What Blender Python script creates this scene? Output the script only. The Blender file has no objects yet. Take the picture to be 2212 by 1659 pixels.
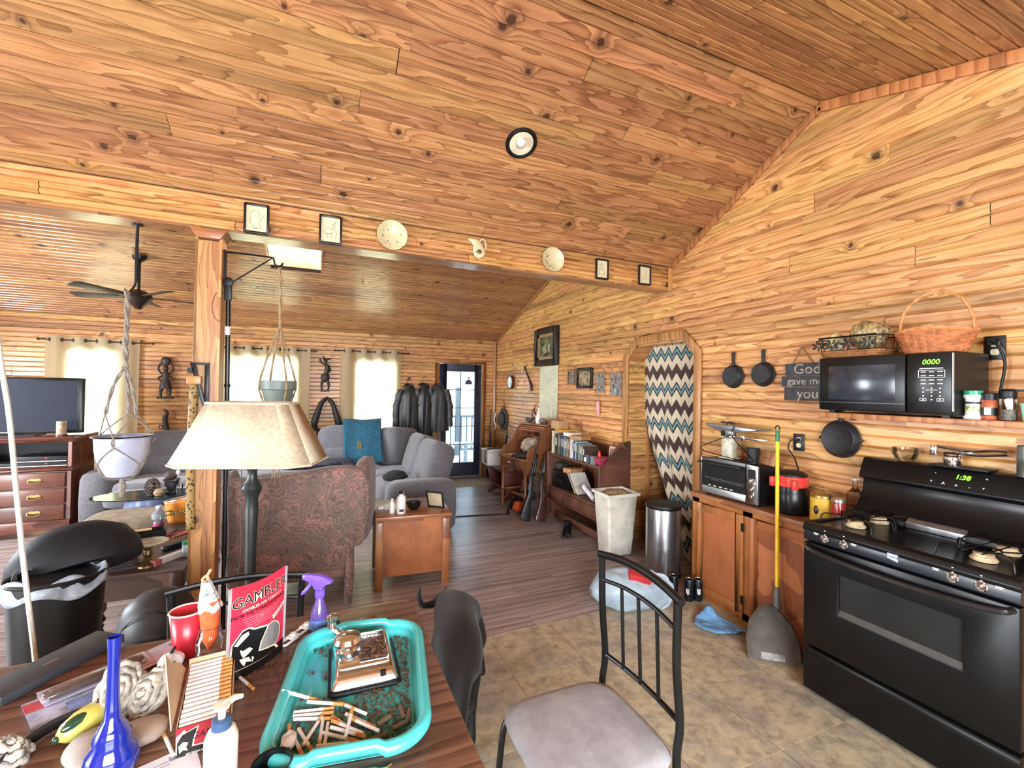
import bpy, bmesh, math, random
from mathutils import Vector as V, Matrix, Euler
random.seed(7)
PI = math.pi
SC = bpy.context.scene
COL = SC.collection

# ---------------------------------------------------------------- camera
cam_d = bpy.data.cameras.new('camera'); cam = bpy.data.objects.new('camera', cam_d); COL.objects.link(cam)
cam_d.sensor_width = 36.0; cam_d.lens = 36.0 * 960.0 / 2212.0
cam_d.clip_start = 0.02; cam_d.clip_end = 200
YAW, PITCH, ROLL = math.atan2(416, 960), math.atan2(12.9, 960), math.atan(0.0157)
fw = V((math.sin(YAW)*math.cos(PITCH), math.cos(YAW)*math.cos(PITCH), math.sin(PITCH)))
r0 = V((math.cos(YAW), -math.sin(YAW), 0)); u0 = r0.cross(fw)
ri = r0*math.cos(ROLL) + u0*math.sin(ROLL); up = u0*math.cos(ROLL) - r0*math.sin(ROLL)
cam.matrix_world = Matrix(((ri.x, up.x, -fw.x, 0), (ri.y, up.y, -fw.y, 0), (ri.z, up.z, -fw.z, 1.61), (0, 0, 0, 1)))
SC.camera = cam

# ---------------------------------------------------------------- colour, world, daylight
vs = SC.view_settings
SC.display_settings.display_device = 'sRGB'
vs.view_transform = 'Standard'; vs.look = 'None'; vs.gamma = 1.0; vs.use_curve_mapping = False
vs.exposure = EXPO = 0.6
try:
    SC.cycles.use_denoising = True
    SC.cycles.denoiser = 'OPENIMAGEDENOISE'
    SC.cycles.max_bounces = 10; SC.cycles.diffuse_bounces = 6; SC.cycles.transparent_max_bounces = 16
    SC.cycles.sample_clamp_indirect = 6.0; SC.cycles.caustics_reflective = False; SC.cycles.caustics_refractive = False
except Exception: pass
W = bpy.data.worlds.new('daylight'); SC.world = W; W.use_nodes = True
bg = W.node_tree.nodes['Background']
SKY = (0.72, 0.86, 1.0); SKYS = 3.0
bg.inputs[0].default_value = (*SKY, 1); bg.inputs[1].default_value = SKYS
sun_d = bpy.data.lights.new('sun', 'SUN'); sun = bpy.data.objects.new('sun', sun_d); COL.objects.link(sun)
sun_d.energy = 14.0; sun_d.angle = 0.01; sun_d.color = (1.0, 0.86, 0.68)
sun.rotation_euler = V((0.50, 0.78, -0.36)).to_track_quat('-Z', 'Y').to_euler()
def area(name, loc, look, sx, sy, power, color=(0.86, 0.93, 1.0)):
    d = bpy.data.lights.new(name, 'AREA'); o = bpy.data.objects.new(name, d); COL.objects.link(o)
    d.shape = 'RECTANGLE'; d.size = sx; d.size_y = sy; d.energy = power; d.color = color
    o.location = loc; o.rotation_euler = V(look).to_track_quat('-Z', 'Z').to_euler()
    return o
# daylight standing just outside each real opening of the house
area('daylight_kitchen_window', (0.1, -1.86, 1.55), (0, 1, -0.3), 2.5, 1.25, 250)
area('daylight_patio_door', (-4.86, 1.1, 1.2), (1, 0, -0.05), 2.0, 2.0, 290)
area('daylight_left_window', (-4.86, 5.2, 1.5), (1, 0, -0.1), 1.3, 1.2, 230)
area('daylight_skylight', (-0.3, 5.75, 4.1), (0, 0.15, -1), 0.6, 0.8, 160)
area('daylight_window_a', (-2.84, 8.35, 1.45), (0, -1, -0.05), 0.62, 1.3, 55)
area('daylight_window_b', (-0.78, 8.35, 1.45), (0, -1, -0.05), 0.95, 1.3, 85)
area('daylight_window_c', (0.87, 8.35, 1.45), (0, -1, -0.05), 0.62, 1.3, 55)

# ---------------------------------------------------------------- helpers: materials
def lin(c):
    c = c/255.0
    return c/12.92 if c <= 0.04045 else ((c+0.055)/1.055)**2.4
def rgb(*c): return (lin(c[0]), lin(c[1]), lin(c[2]), 1.0)
class NT:
    def __init__(s, name):
        s.m = bpy.data.materials.new(name); s.m.use_nodes = True
        s.t = s.m.node_tree; s.b = s.t.nodes['Principled BSDF']; s.out = s.t.nodes['Material Output']
    def n(s, typ, **kw):
        x = s.t.nodes.new(typ)
        for k, v in kw.items():
            if k.startswith('i_'):
                key = k[2:]; key = int(key) if key.isdigit() else key.replace('_', ' ')
                x.inputs[key].default_value = v
            else: setattr(x, k, v)
        return x
    def l(s, a, b): s.t.links.new(a, b)
    def math(s, op, a, b=None, c=None):
        x = s.n('ShaderNodeMath', operation=op)
        for i, v in enumerate((a, b, c)):
            if v is None: continue
            if isinstance(v, (int, float)): x.inputs[i].default_value = v
            else: s.l(v, x.inputs[i])
        return x.outputs[0]
    def mix(s, fac, a, b, mode='MIX'):
        x = s.n('ShaderNodeMix', data_type='RGBA', blend_type=mode)
        for i, v in ((0, fac), (6, a), (7, b)):
            if isinstance(v, (int, float, tuple)): x.inputs[i].default_value = v
            else: s.l(v, x.inputs[i])
        return x.outputs[2]
    def ramp(s, fac, *stops):
        x = s.n('ShaderNodeValToRGB'); s.l(fac, x.inputs[0])
        e = x.color_ramp.elements
        while len(e) < len(stops): e.new(0.5)
        for k, (p, c) in enumerate(stops):
            e[k].position = p; e[k].color = c if len(c) == 4 else (*c, 1)
        return x.outputs[0]
    def coord(s, scale=(1, 1, 1), rand=True, out='Object'):
        tc = s.n('ShaderNodeTexCoord'); v = tc.outputs[out]
        if rand:
            oi = s.n('ShaderNodeObjectInfo')
            cx = s.n('ShaderNodeCombineXYZ')
            s.l(s.math('MULTIPLY', oi.outputs['Random'], 91.7), cx.inputs[0]); s.l(s.math('MULTIPLY', oi.outputs['Random'], 37.3), cx.inputs[1])
            a = s.n('ShaderNodeVectorMath', operation='ADD'); s.l(v, a.inputs[0]); s.l(cx.outputs[0], a.inputs[1]); v = a.outputs[0]
        mp = s.n('ShaderNodeMapping'); s.l(v, mp.inputs[0]); mp.inputs['Scale'].default_value = scale
        return mp.outputs[0]
    def noise(s, vec, scale=5, detail=4, rough=0.55, dist=0.0):
        x = s.n('ShaderNodeTexNoise'); s.l(vec, x.inputs['Vector'])
        x.inputs['Scale'].default_value = scale; x.inputs['Detail'].default_value = detail; x.inputs['Roughness'].default_value = rough; x.inputs['Distortion'].default_value = dist
        return x.outputs[0]
    def bump(s, h, strength=0.2, dist=0.01):
        x = s.n('ShaderNodeBump'); x.inputs['Strength'].default_value = strength; x.inputs['Distance'].default_value = dist
        s.l(h, x.inputs['Height']); s.l(x.outputs[0], s.b.inputs['Normal'])
    def base(s, c): s.l(c, s.b.inputs['Base Color'])
    def set(s, **kw):
        for k, v in kw.items(): s.b.inputs[k.replace('_', ' ')].default_value = v
MC = {}
def M(name, c, rough=0.5, metal=0.0, var=0.12, scale=14, bump=0.0, bscale=120, **kw):
    """a plain procedural surface: one colour broken up by noise, with optional fine relief"""
    if name in MC: return MC[name]
    t = NT(name); vec = t.coord()
    col = rgb(*c); dk = tuple(x*(1-var*2) for x in col[:3])+(1,); lt = tuple(min(1, x*(1+var)) for x in col[:3])+(1,)
    n = t.noise(vec, scale, 5, 0.6)
    t.base(t.ramp(n, (0.3, dk), (0.65, lt)))
    t.set(Roughness=rough, Metallic=metal, **kw)
    if bump: t.bump(t.noise(vec, bscale, 3, 0.6), bump, 0.004)
    MC[name] = t.m
    return t.m
def emis(name, c, s):
    if name in MC: return MC[name]
    t = NT(name); t.set(**{'Base_Color': rgb(*c), 'Emission_Color': rgb(*c), 'Emission_Strength': s}); MC[name] = t.m; return t.m
def glass(name, c=(245, 250, 250), rough=0.02, ior=1.45, solid=False, alpha=None):
    if name in MC: return MC[name]
    t = NT(name)
    if solid: t.set(Base_Color=rgb(*c), Roughness=rough, IOR=ior, Transmission_Weight=1.0)
    else:   # thin pane: mostly see-through with a fresnel sheen
        gl = t.n('ShaderNodeBsdfGlossy'); gl.inputs['Roughness'].default_value = rough
        tr = t.n('ShaderNodeBsdfTransparent'); tr.inputs[0].default_value = rgb(*c)
        fr = t.n('ShaderNodeFresnel'); fr.inputs[0].default_value = ior
        mx = t.n('ShaderNodeMixShader'); t.l(t.math('MULTIPLY', fr.outputs[0], 0.9), mx.inputs[0]); t.l(tr.outputs[0], mx.inputs[1]); t.l(gl.outputs[0], mx.inputs[2])
        t.l(mx.outputs[0], t.out.inputs[0])
    MC[name] = t.m
    return t.m
def wood(name, light, mid, dark, rough=0.35, coat=0.0, knots=True, gs=1.0, rv=0.4, bump=0.05, lengthaxis=0, coatr=0.2):
    """boards: grain runs along the object's own x (or the given axis); every board gets its own tone and knots"""
    if name in MC: return MC[name]
    t = NT(name); vec = t.coord()
    if lengthaxis:
        sp0 = t.n('ShaderNodeSeparateXYZ'); t.l(vec, sp0.inputs[0]); cb0 = t.n('ShaderNodeCombineXYZ')
        order = {1: (1, 0, 2), 2: (2, 0, 1)}[lengthaxis]
        for k in range(3): t.l(sp0.outputs[order[k]], cb0.inputs[k])
        vec = cb0.outputs[0]
    oi = t.n('ShaderNodeObjectInfo')
    sp = t.n('ShaderNodeSeparateXYZ'); t.l(vec, sp.inputs[0])
    X, Y, Z = sp.outputs
    kd = None
    if knots:
        cb = t.n('ShaderNodeCombineXYZ'); t.l(X, cb.inputs[0]); t.l(t.math('MULTIPLY', Y, 1.0), cb.inputs[1])
        vo = t.n('ShaderNodeTexVoronoi', voronoi_dimensions='2D'); t.l(cb.outputs[0], vo.inputs['Vector']); vo.inputs['Scale'].default_value = 1.7
        ks = t.n('ShaderNodeSeparateColor'); t.l(vo.outputs['Color'], ks.inputs[0])
        kd = t.math('DIVIDE', vo.outputs['Distance'], t.math('ADD', t.math('MULTIPLY', ks.outputs[0], 0.9), 0.25))
    # wavy distance across the board -> cathedral grain
    lowv = t.n('ShaderNodeCombineXYZ'); t.l(t.math('MULTIPLY', X, 0.9), lowv.inputs[0]); t.l(t.math('MULTIPLY', Y, 6.0), lowv.inputs[1]); t.l(Z, lowv.inputs[2])
    low = t.noise(lowv.outputs[0], 1.0*gs, 3, 0.5)
    yy = t.math('ADD', t.math('MULTIPLY', Y, 16.0*gs), t.math('MULTIPLY', low, 9.0 if knots else 2.6))
    if knots:
        pull = t.math('POWER', 2.718, t.math('MULTIPLY', kd, -14.0))
        yy = t.math('ADD', yy, t.math('MULTIPLY', pull, 3.0))
    ring = t.math('FRACT', yy)
    ring = t.math('POWER', ring, 2.2)
    finv = t.n('ShaderNodeCombineXYZ'); t.l(t.math('MULTIPLY', X, 4.0), finv.inputs[0]); t.l(t.math('MULTIPLY', Y, 160.0), finv.inputs[1]); t.l(t.math('MULTIPLY', Z, 60.0), finv.inputs[2])
    fine = t.noise(finv.outputs[0], 1.0, 3, 0.6)
    medv = t.n('ShaderNodeCombineXYZ'); t.l(t.math('MULTIPLY', X, 1.6), medv.inputs[0]); t.l(t.math('MULTIPLY', yy, 3.2), medv.inputs[1])
    med = t.noise(medv.outputs[0], 1.0, 2, 0.6)
    g = t.math('ADD', t.math('ADD', t.math('MULTIPLY', ring, 0.34), t.math('MULTIPLY', fine, 0.3)), t.math('MULTIPLY', med, 0.42))
    c = t.ramp(g, (0.25, rgb(*light)), (0.5, rgb(*mid)), (0.78, rgb(*dark)))
    # broad streaks of heartwood
    stv = t.n('ShaderNodeCombineXYZ'); t.l(t.math('MULTIPLY', X, 0.35), stv.inputs[0]); t.l(t.math('MULTIPLY', Y, 9.0), stv.inputs[1])
    st = t.noise(stv.outputs[0], 1.0, 2, 0.5)
    c = t.mix(t.ramp(st, (0.52, (0, 0, 0)), (0.72, (0.55, 0.55, 0.55))), c, rgb(*[x*0.72 for x in dark]))
    # tone of the whole board
    r = t.math('ADD', t.math('MULTIPLY', t.math('FRACT', t.math('MULTIPLY', oi.outputs['Random'], 7.31)), rv), 1.0-rv*0.62)
    hv = t.n('ShaderNodeHueSaturation'); t.l(c, hv.inputs['Color']); t.l(r, hv.inputs['Value'])
    t.l(t.math('ADD', t.math('MULTIPLY', t.math('FRACT', t.math('MULTIPLY', oi.outputs['Random'], 3.77)), 0.02), 0.49), hv.inputs['Hue'])
    c = hv.outputs[0]
    if knots:
        kn = t.noise(vec, 45, 3, 0.7)
        kk = t.math('ADD', kd, t.math('MULTIPLY', t.math('SUBTRACT', kn, 0.5), 0.06))
        c = t.mix(t.ramp(kk, (0.028, (0.95, 0.95, 0.95)), (0.05, (0.35, 0.35, 0.35)), (0.12, (0, 0, 0))), c, rgb(58, 30, 20))
    t.base(c)
    t.set(Roughness=rough, Coat_Weight=coat, Coat_Roughness=coatr)
    if bump: t.bump(g, bump, 0.003)
    MC[name] = t.m
    return t.m

# ---------------------------------------------------------------- helpers: meshes
class MB:
    def __init__(s): s.v = []; s.f = []
    def add(s, vs, fs, mtx=None):
        o = len(s.v)
        s.v += [tuple(mtx @ V(p)) if mtx else tuple(p) for p in vs]
        s.f += [tuple(i+o for i in f) for f in fs]; return s
    def box(s, x0, y0, z0, x1, y1, z1, mtx=None):
        return s.add([(x0, y0, z0), (x1, y0, z0), (x1, y1, z0), (x0, y1, z0), (x0, y0, z1), (x1, y0, z1), (x1, y1, z1), (x0, y1, z1)],
                     [(3, 2, 1, 0), (4, 5, 6, 7), (0, 1, 5, 4), (1, 2, 6, 5), (2, 3, 7, 6), (3, 0, 4, 7)], mtx)
    def cb(s, c, d, rot=None):
        m = Matrix.Translation(c) @ (Euler(rot).to_matrix().to_4x4() if rot else Matrix())
        return s.box(-d[0]/2, -d[1]/2, -d[2]/2, d[0]/2, d[1]/2, d[2]/2, m)
    def prism(s, poly, a, b, axis='z', mtx=None):
        """polygon (u,v) extruded from a to b along axis; x:(y,z)  y:(x,z)  z:(x,y)"""
        n = len(poly)
        def p(u, v, w): return {'z': (u, v, w), 'y': (u, w, v), 'x': (w, u, v)}[axis]
        vs = [p(u, v, a) for u, v in poly] + [p(u, v, b) for u, v in poly]
        area2 = sum(poly[i][0]*poly[(i+1) % n][1]-poly[(i+1) % n][0]*poly[i][1] for i in range(n))
        fs = [tuple(range(n-1, -1, -1)), tuple(range(n, 2*n))] + [(i, (i+1) % n, n+(i+1) % n, n+i) for i in range(n)]
        flip = (area2 < 0) != (axis == 'y')
        if b < a: flip = not flip
        if flip: fs = [tuple(reversed(f)) for f in fs]
        return s.add(vs, fs, mtx)
    def lathe(s, prof, c=(0, 0, 0), n=24, mtx=None, sx=1, sy=1, ang=2*PI):
        m = len(prof); vs = []; fs = []
        for k in range(n):
            a = ang*k/n
            for r, z in prof: vs.append((c[0]+r*math.cos(a)*sx, c[1]+r*math.sin(a)*sy, c[2]+z))
        for k in range(n):
            k2 = (k+1) % n
            for i in range(m-1):
                fs.append((k*m+i, k2*m+i, k2*m+i+1, k*m+i+1))
        if prof[0][0] > 1e-6: fs.append(tuple(k*m for k in range(n-1, -1, -1)))
        return s.add(vs, fs, mtx)
    def tube(s, pts, r, n=8, closed=False, mtx=None, caps=True):
        pts = [V(p) for p in pts]; k = len(pts); rs = r if isinstance(r, (list, tuple)) else [r]*k
        vs = []; fs = []; prev = None
        for i, p in enumerate(pts):
            if closed: d = pts[(i+1) % k]-pts[i-1]
            else: d = pts[min(i+1, k-1)]-pts[max(i-1, 0)]
            if d.length < 1e-9: d = V((0, 0, 1))
            d.normalize()
            if prev is None: a = d.orthogonal().normalized()
            else:
                a = prev - d*prev.dot(d)
                a = a.normalized() if a.length > 1e-6 else d.orthogonal().normalized()
            prev = a; b = d.cross(a)
            for j in range(n):
                t = 2*PI*j/n
                vs.append(p + (a*math.cos(t)+b*math.sin(t))*rs[i])
        for i in range(k if closed else k-1):
            for j in range(n):
                i2 = (i+1) % k
                fs.append((i*n+j, i*n+(j+1) % n, i2*n+(j+1) % n, i2*n+j))
        if not closed and caps:
            fs.append(tuple(range(n-1, -1, -1))); fs.append(tuple((k-1)*n+j for j in range(n)))
        return s.add(vs, fs, mtx)
    def cyl(s, a, b, r, n=14, r2=None): return s.tube([a, b], [r, r if r2 is None else r2], n)
    def ball(s, c, r, n=14, m=9, mtx=None):
        rx, ry, rz = (r, r, r) if isinstance(r, (int, float)) else r
        prof = [(math.sin(PI*i/m), -math.cos(PI*i/m)) for i in range(m+1)]; prof[0] = (0, -1); prof[-1] = (0, 1)
        mm = Matrix.Translation(c) @ (mtx or Matrix()) @ Matrix.Diagonal((rx, ry, rz, 1))
        return s.lathe(prof, n=n, mtx=mm)
    def grid(s, fn, nu, nv, cu=False, cv=False):
        vs = [fn(i/(nu if cu else nu-1), j/(nv if cv else nv-1)) for i in range(nu) for j in range(nv)]
        fs = [(i*nv+j, ((i+1) % nu)*nv+j, ((i+1) % nu)*nv+(j+1) % nv, i*nv+(j+1) % nv)
              for i in range(nu if cu else nu-1) for j in range(nv if cv else nv-1)]
        return s.add(vs, fs)
    def pillow(s, c, d, p=0.35, n=14, mtx=None):
        """soft cushion: rounded super-ellipsoid of size d"""
        def sg(v, e): return math.copysign(abs(v)**e, v)
        vs = []; fs = []; m = n//2+3
        for i in range(m):
            ph = -PI/2+PI*i/(m-1)
            for j in range(n*2):
                th = 2*PI*j/(n*2)
                vs.append((c[0]+d[0]/2*sg(math.cos(ph), p)*sg(math.cos(th), p), c[1]+d[1]/2*sg(math.cos(ph), p)*sg(math.sin(th), p), c[2]+d[2]/2*sg(math.sin(ph), p)))
        k = n*2
        for i in range(m-1):
            for j in range(k): fs.append((i*k+j, i*k+(j+1) % k, (i+1)*k+(j+1) % k, (i+1)*k+j))
        return s.add(vs, fs, mtx)
def islands(mb):
    par = list(range(len(mb.v)))
    def fd(i):
        while par[i] != i: par[i] = par[par[i]]; i = par[i]
        return i
    for f in mb.f:
        for i in f[1:]: par[fd(i)] = fd(f[0])
    out = {}
    for f in mb.f: out.setdefault(fd(f[0]), []).append(f)
    res = []
    for fs in out.values():
        ix = sorted({i for f in fs for i in f}); mp = {i: k for k, i in enumerate(ix)}; m = MB(); m.v = [mb.v[i] for i in ix]; m.f = [tuple(mp[i] for i in f) for f in fs]; res.append(m)
    return res
def make(name, mb, mat, parent=None, bevel=0, seg=2, smooth=35, merge=True, solid=0, sub=0, isl=False):
    if isl:   # each loose piece becomes a part of its own
        return [make(name, m, mat, parent, bevel, seg, smooth, merge, solid, sub) for m in islands(mb)][-1]
    me = bpy.data.meshes.new(name); me.from_pydata([tuple(p) for p in mb.v], [], mb.f)
    bm = bmesh.new(); bm.from_mesh(me)
    if merge: bmesh.ops.remove_doubles(bm, verts=bm.verts, dist=1e-5)
    bmesh.ops.recalc_face_normals(bm, faces=bm.faces)
    if bevel:
        es = [e for e in bm.edges if len(e.link_faces) == 2 and e.calc_face_angle(0) > 0.6]
        bmesh.ops.bevel(bm, geom=es, offset=bevel, segments=seg, profile=0.5, affect='EDGES', clamp_overlap=True)
    bm.to_mesh(me); bm.free()
    if smooth:
        me.shade_smooth(); me.set_sharp_from_angle(angle=math.radians(smooth))
    o = bpy.data.objects.new(name, me); COL.objects.link(o)
    if mat: me.materials.append(mat)
    if parent: o.parent = parent
    if solid:
        md = o.modifiers.new('thickness', 'SOLIDIFY'); md.thickness = solid; md.offset = 0
    if sub:
        md = o.modifiers.new('smooth', 'SUBSURF'); md.levels = sub; md.render_levels = sub
    return o
def tag(o, label=None, cat=None, group=None, kind=None):
    if label: o['label'] = label
    if cat: o['category'] = cat
    if group: o['group'] = group
    if kind: o['kind'] = kind
    return o
def thing(name, label, cat, loc=(0, 0, 0), rz=0, group=None, rot=None):
    o = bpy.data.objects.new(name, None); COL.objects.link(o); o.empty_display_size = 0.05
    o.location = loc; o.rotation_euler = rot or (0, 0, rz)
    return tag(o, label, cat, group)
def solo(name, label, cat, mb, mat, loc=(0, 0, 0), rz=0, group=None, rot=None, **kw):
    o = make(name, mb, mat, **kw); o.location = loc; o.rotation_euler = rot or (0, 0, rz)
    return tag(o, label, cat, group)
def dup(root, loc, rz=None, label=None, group=None, rot=None, scale=None):
    r = root.copy(); COL.objects.link(r); r.location = loc
    if rz is not None: r.rotation_euler = (0, 0, rz)
    if rot: r.rotation_euler = rot
    if scale: r.scale = scale
    if label: r['label'] = label
    if group: r['group'] = group
    for ch in list(root.children):
        c = ch.copy(); COL.objects.link(c); c.parent = r
        for g in list(ch.children):
            d = g.copy(); COL.objects.link(d); d.parent = c
    return r
def text(name, body, size, mtx, mat, parent, ext=0.0006, align='CENTER', shear=0, sx=1.0, bold=0.0):
    """raised lettering; local x runs along the line, local y up, local z out of the surface"""
    cu = bpy.data.curves.new(name, 'FONT'); cu.body = body; cu.size = size; cu.extrude = ext; cu.align_x = align; cu.align_y = 'CENTER'; cu.shear = shear; cu.offset = bold
    cu.resolution_u = 3
    tmp = bpy.data.objects.new(name, cu); COL.objects.link(tmp)
    dg = bpy.context.evaluated_depsgraph_get(); me = bpy.data.meshes.new_from_object(tmp.evaluated_get(dg))
    bpy.data.objects.remove(tmp); bpy.data.curves.remove(cu)
    me.transform(mtx @ Matrix.Diagonal((sx, 1, 1, 1)))
    me.materials.clear(); me.materials.append(mat)
    o = bpy.data.objects.new(name, me); COL.objects.link(o); o.parent = parent
    return o
def frame(o, x, y):
    """matrix with origin o, x axis and y axis; z = x cross y"""
    x = V(x).normalized(); y = V(y); y = (y - x*y.dot(x)).normalized(); z = x.cross(y)
    return Matrix(((x.x, y.x, z.x, o[0]), (x.y, y.y, z.y, o[1]), (x.z, y.z, z.z, o[2]), (0, 0, 0, 1)))
def arc(c, r, a0, a1, n=10, plane='xy'):
    out = []
    for i in range(n+1):
        a = a0+(a1-a0)*i/n; u, v = r*math.cos(a), r*math.sin(a)
        out.append({'xy': (c[0]+u, c[1]+v, c[2]), 'xz': (c[0]+u, c[1], c[2]+v), 'yz': (c[0], c[1]+u, c[2]+v)}[plane])
    return out
def spline(pts, k=6):
    """Catmull-Rom through points"""
    P = [V(p) for p in pts]; out = []
    for i in range(len(P)-1):
        p0, p1, p2, p3 = P[max(i-1, 0)], P[i], P[i+1], P[min(i+2, len(P)-1)]
        for j in range(k):
            t = j/k
            out.append(0.5*((2*p1)+(p2-p0)*t+(2*p0-5*p1+4*p2-p3)*t*t+(3*p1-p0-3*p2+p3)*t**3))
    out.append(P[-1]); return out
def rrect(w, h, r, n=5):
    out = []
    for cx, cy, a in ((w/2-r, h/2-r, 0), (-w/2+r, h/2-r, PI/2), (-w/2+r, -h/2+r, PI), (w/2-r, -h/2+r, 1.5*PI)):
        for i in range(n+1): out.append((cx+r*math.cos(a+PI/2*i/n), cy+r*math.sin(a+PI/2*i/n)))
    return out
def srand(*k): return random.Random('|'.join(map(str, k)))
# ---------------------------------------------------------------- setting: materials
PINE = wood('pine_wall_board', (216, 168, 112), (192, 138, 82), (138, 88, 46), rough=0.4, coat=0.22, coatr=0.2)
PINEC = wood('pine_ceiling_board', (188, 140, 94), (162, 112, 70), (112, 72, 42), rough=0.4, coat=0.3, coatr=0.2)
TRIM = wood('pine_trim', (196, 142, 88), (176, 118, 66), (134, 82, 42), rough=0.4, coat=0.15, knots=False)
LAM = wood('laminate_board', (178, 160, 156), (152, 136, 132), (106, 90, 86), rough=0.36, coat=0.15, knots=False, gs=0.8, rv=0.3, bump=0.05)
OAKV = wood('brown_varnished_wood', (130, 76, 46), (112, 62, 36), (78, 40, 24), rough=0.35, coat=0.2, knots=False, gs=1.5, rv=0.1)
PINEF = wood('pine_far_ceiling_board', (188, 140, 94), (162, 112, 70), (112, 72, 42), rough=0.35, coat=0.7, coatr=0.14, bump=0.06)
DARKW = wood('dark_stained_wood', (84, 46, 32), (64, 34, 24), (40, 20, 14), rough=0.35, coat=0.25, knots=False, gs=1.5, rv=0.1)
def vinyl():
    t = NT('stone_look_vinyl'); vec = t.coord()
    a = t.noise(vec, 3.2, 6, 0.62, 0.6); b = t.noise(vec, 14, 5, 0.7, 0.4); c = t.noise(vec, 60, 3, 0.7)
    col = t.ramp(a, (0.3, rgb(138, 132, 122)), (0.45, rgb(174, 165, 146)), (0.56, rgb(198, 184, 152)), (0.7, rgb(152, 145, 134)))
    col = t.mix(t.ramp(b, (0.42, (0, 0, 0)), (0.7, (0.7, 0.7, 0.7))), col, rgb(112, 98, 82))
    col = t.mix(t.ramp(c, (0.55, (0, 0, 0)), (0.75, (0.35, 0.35, 0.35))), col, rgb(190, 176, 150))
    t.base(col); t.set(Roughness=0.42); t.bump(b, 0.1, 0.002); return t.m
VINYL = vinyl()
BACK = M('board_backing', (70, 44, 26), 0.8)

def struct(name, mb, mat, parent=None, **kw):
    o = make(name, mb, mat, parent, **kw)
    if parent is None: o['kind'] = 'structure'
    return o
PL = {}
def plank_mesh(L, w, plain=False, th=0.015, g=0.012):
    k = (round(L, 2), round(w, 3), plain, th)
    if k not in PL:
        L = round(L, 2); e = 0.0095 if not plain else 0.0015; d = g if not plain else 0.0015
        if plain: pr = [(0, -d), (e, 0), (w-e, 0), (w, -d)]
        else: pr = [(0.0005, -d), (e, 0), (w/2-0.008, 0), (w/2, -0.010), (w/2+0.008, 0), (w-e, 0), (w-0.0005, -d)]
        pr = pr + [(w, -th), (0, -th)]
        n = len(pr); vs = [(x, y, z) for x in (0.0006, L-0.0006) for y, z in pr]
        fs = [(i, (i+1) % n, n+(i+1) % n, n+i) for i in range(n)]+[tuple(range(n-1, -1, -1)), tuple(range(n, 2*n))]
        me = bpy.data.meshes.new('plank'); me.from_pydata(vs, [], fs)
        bm = bmesh.new(); bm.from_mesh(me); bmesh.ops.recalc_face_normals(bm, faces=bm.faces); bm.to_mesh(me); bm.free()
        PL[k] = me
    return PL[k]
def plank(parent, o, xd, yd, L, w, mat, name='plank', plain=False, th=0.015):
    if L < 0.03: return
    key = plank_mesh(L, w, plain, th); 
    if not key.materials: key.materials.append(mat)
    me = key
    if me.materials[0] != mat:
        me = plank_mesh(L+0.01*(1+len(mat.name) % 3), w, plain, th)
        if not me.materials: me.materials.append(mat)
        if me.materials[0] != mat:
            me = me.copy(); me.materials.clear(); me.materials.append(mat)
    ob = bpy.data.objects.new(name, me); COL.objects.link(ob); ob.parent = parent
    ob.matrix_basis = frame(o, xd, yd); return ob
def run(parent, o, xd, yd, L, w, mat, rnd, lo=1.3, hi=3.6, name='plank', plain=False):
    """one course of boards, butt-jointed at random places"""
    x = 0.0; o = V(o); xd = V(xd).normalized()
    while x < L-0.02:
        seg = rnd.uniform(lo, hi) if x > 0 else rnd.uniform(lo*0.4, hi)
        if L-x-seg < 0.4: seg = L-x
        plank(parent, o+xd*x, xd, yd, seg, w, mat, name, plain); x += seg
RW, YF, XL, YB = 3.08, 7.9, -4.7, -1.7
CH = (3.36, 2.80); RIDGE = (1.914, 3.592); SL2 = 0.315; FE = 2.53; FS = 0.345
def ceil_z(y):
    if y > 3.42: return FE+(YF-y)*FS
    if y > RIDGE[0]: return CH[1]+(CH[0]-y)/(CH[0]-RIDGE[0])*(RIDGE[1]-CH[1])
    return RIDGE[1]-(RIDGE[0]-y)*SL2
PW = 0.13
# ---------------------------------------------------------------- floor
fl = struct('floor', MB().box(XL-0.1, YB-0.1, -0.12, RW+1.3, YF+0.1, -0.012), BACK)
SEAM = 2.74; tx = 0.4572
for i in range(-11, 10):
    for j in range(10):
        x0 = 0.12+i*tx; y1 = SEAM-j*tx; x1 = min(x0+tx, RW+0.4); y0 = max(y1-tx, YB)
        if x0 < XL or x0 > RW+0.3 or y1 <= YB: continue
        if y0 < -0.5 and x0 < -1.5: pass
        plank(fl, (x0, y0, 0), (1, 0, 0), (0, 1, 0), x1-x0, y1-y0, VINYL, 'vinyl_tile', True, 0.01)
rnd = srand('lam'); y = SEAM; lw = 0.149; row = 0
while y < YF:
    w = min(lw, YF-y); x = XL + (row*0.43 % 1.22) - 1.22
    while x < RW+0.4:
        a, b = max(x, XL), min(x+1.22, RW if y > 3.95 else RW+0.6)
        if b-a > 0.05: plank(fl, (a, y, 0), (1, 0, 0), (0, 1, 0), b-a, w, LAM, 'laminate_plank', True, 0.01)
        x += 1.22
    y += lw; row += 1
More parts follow.
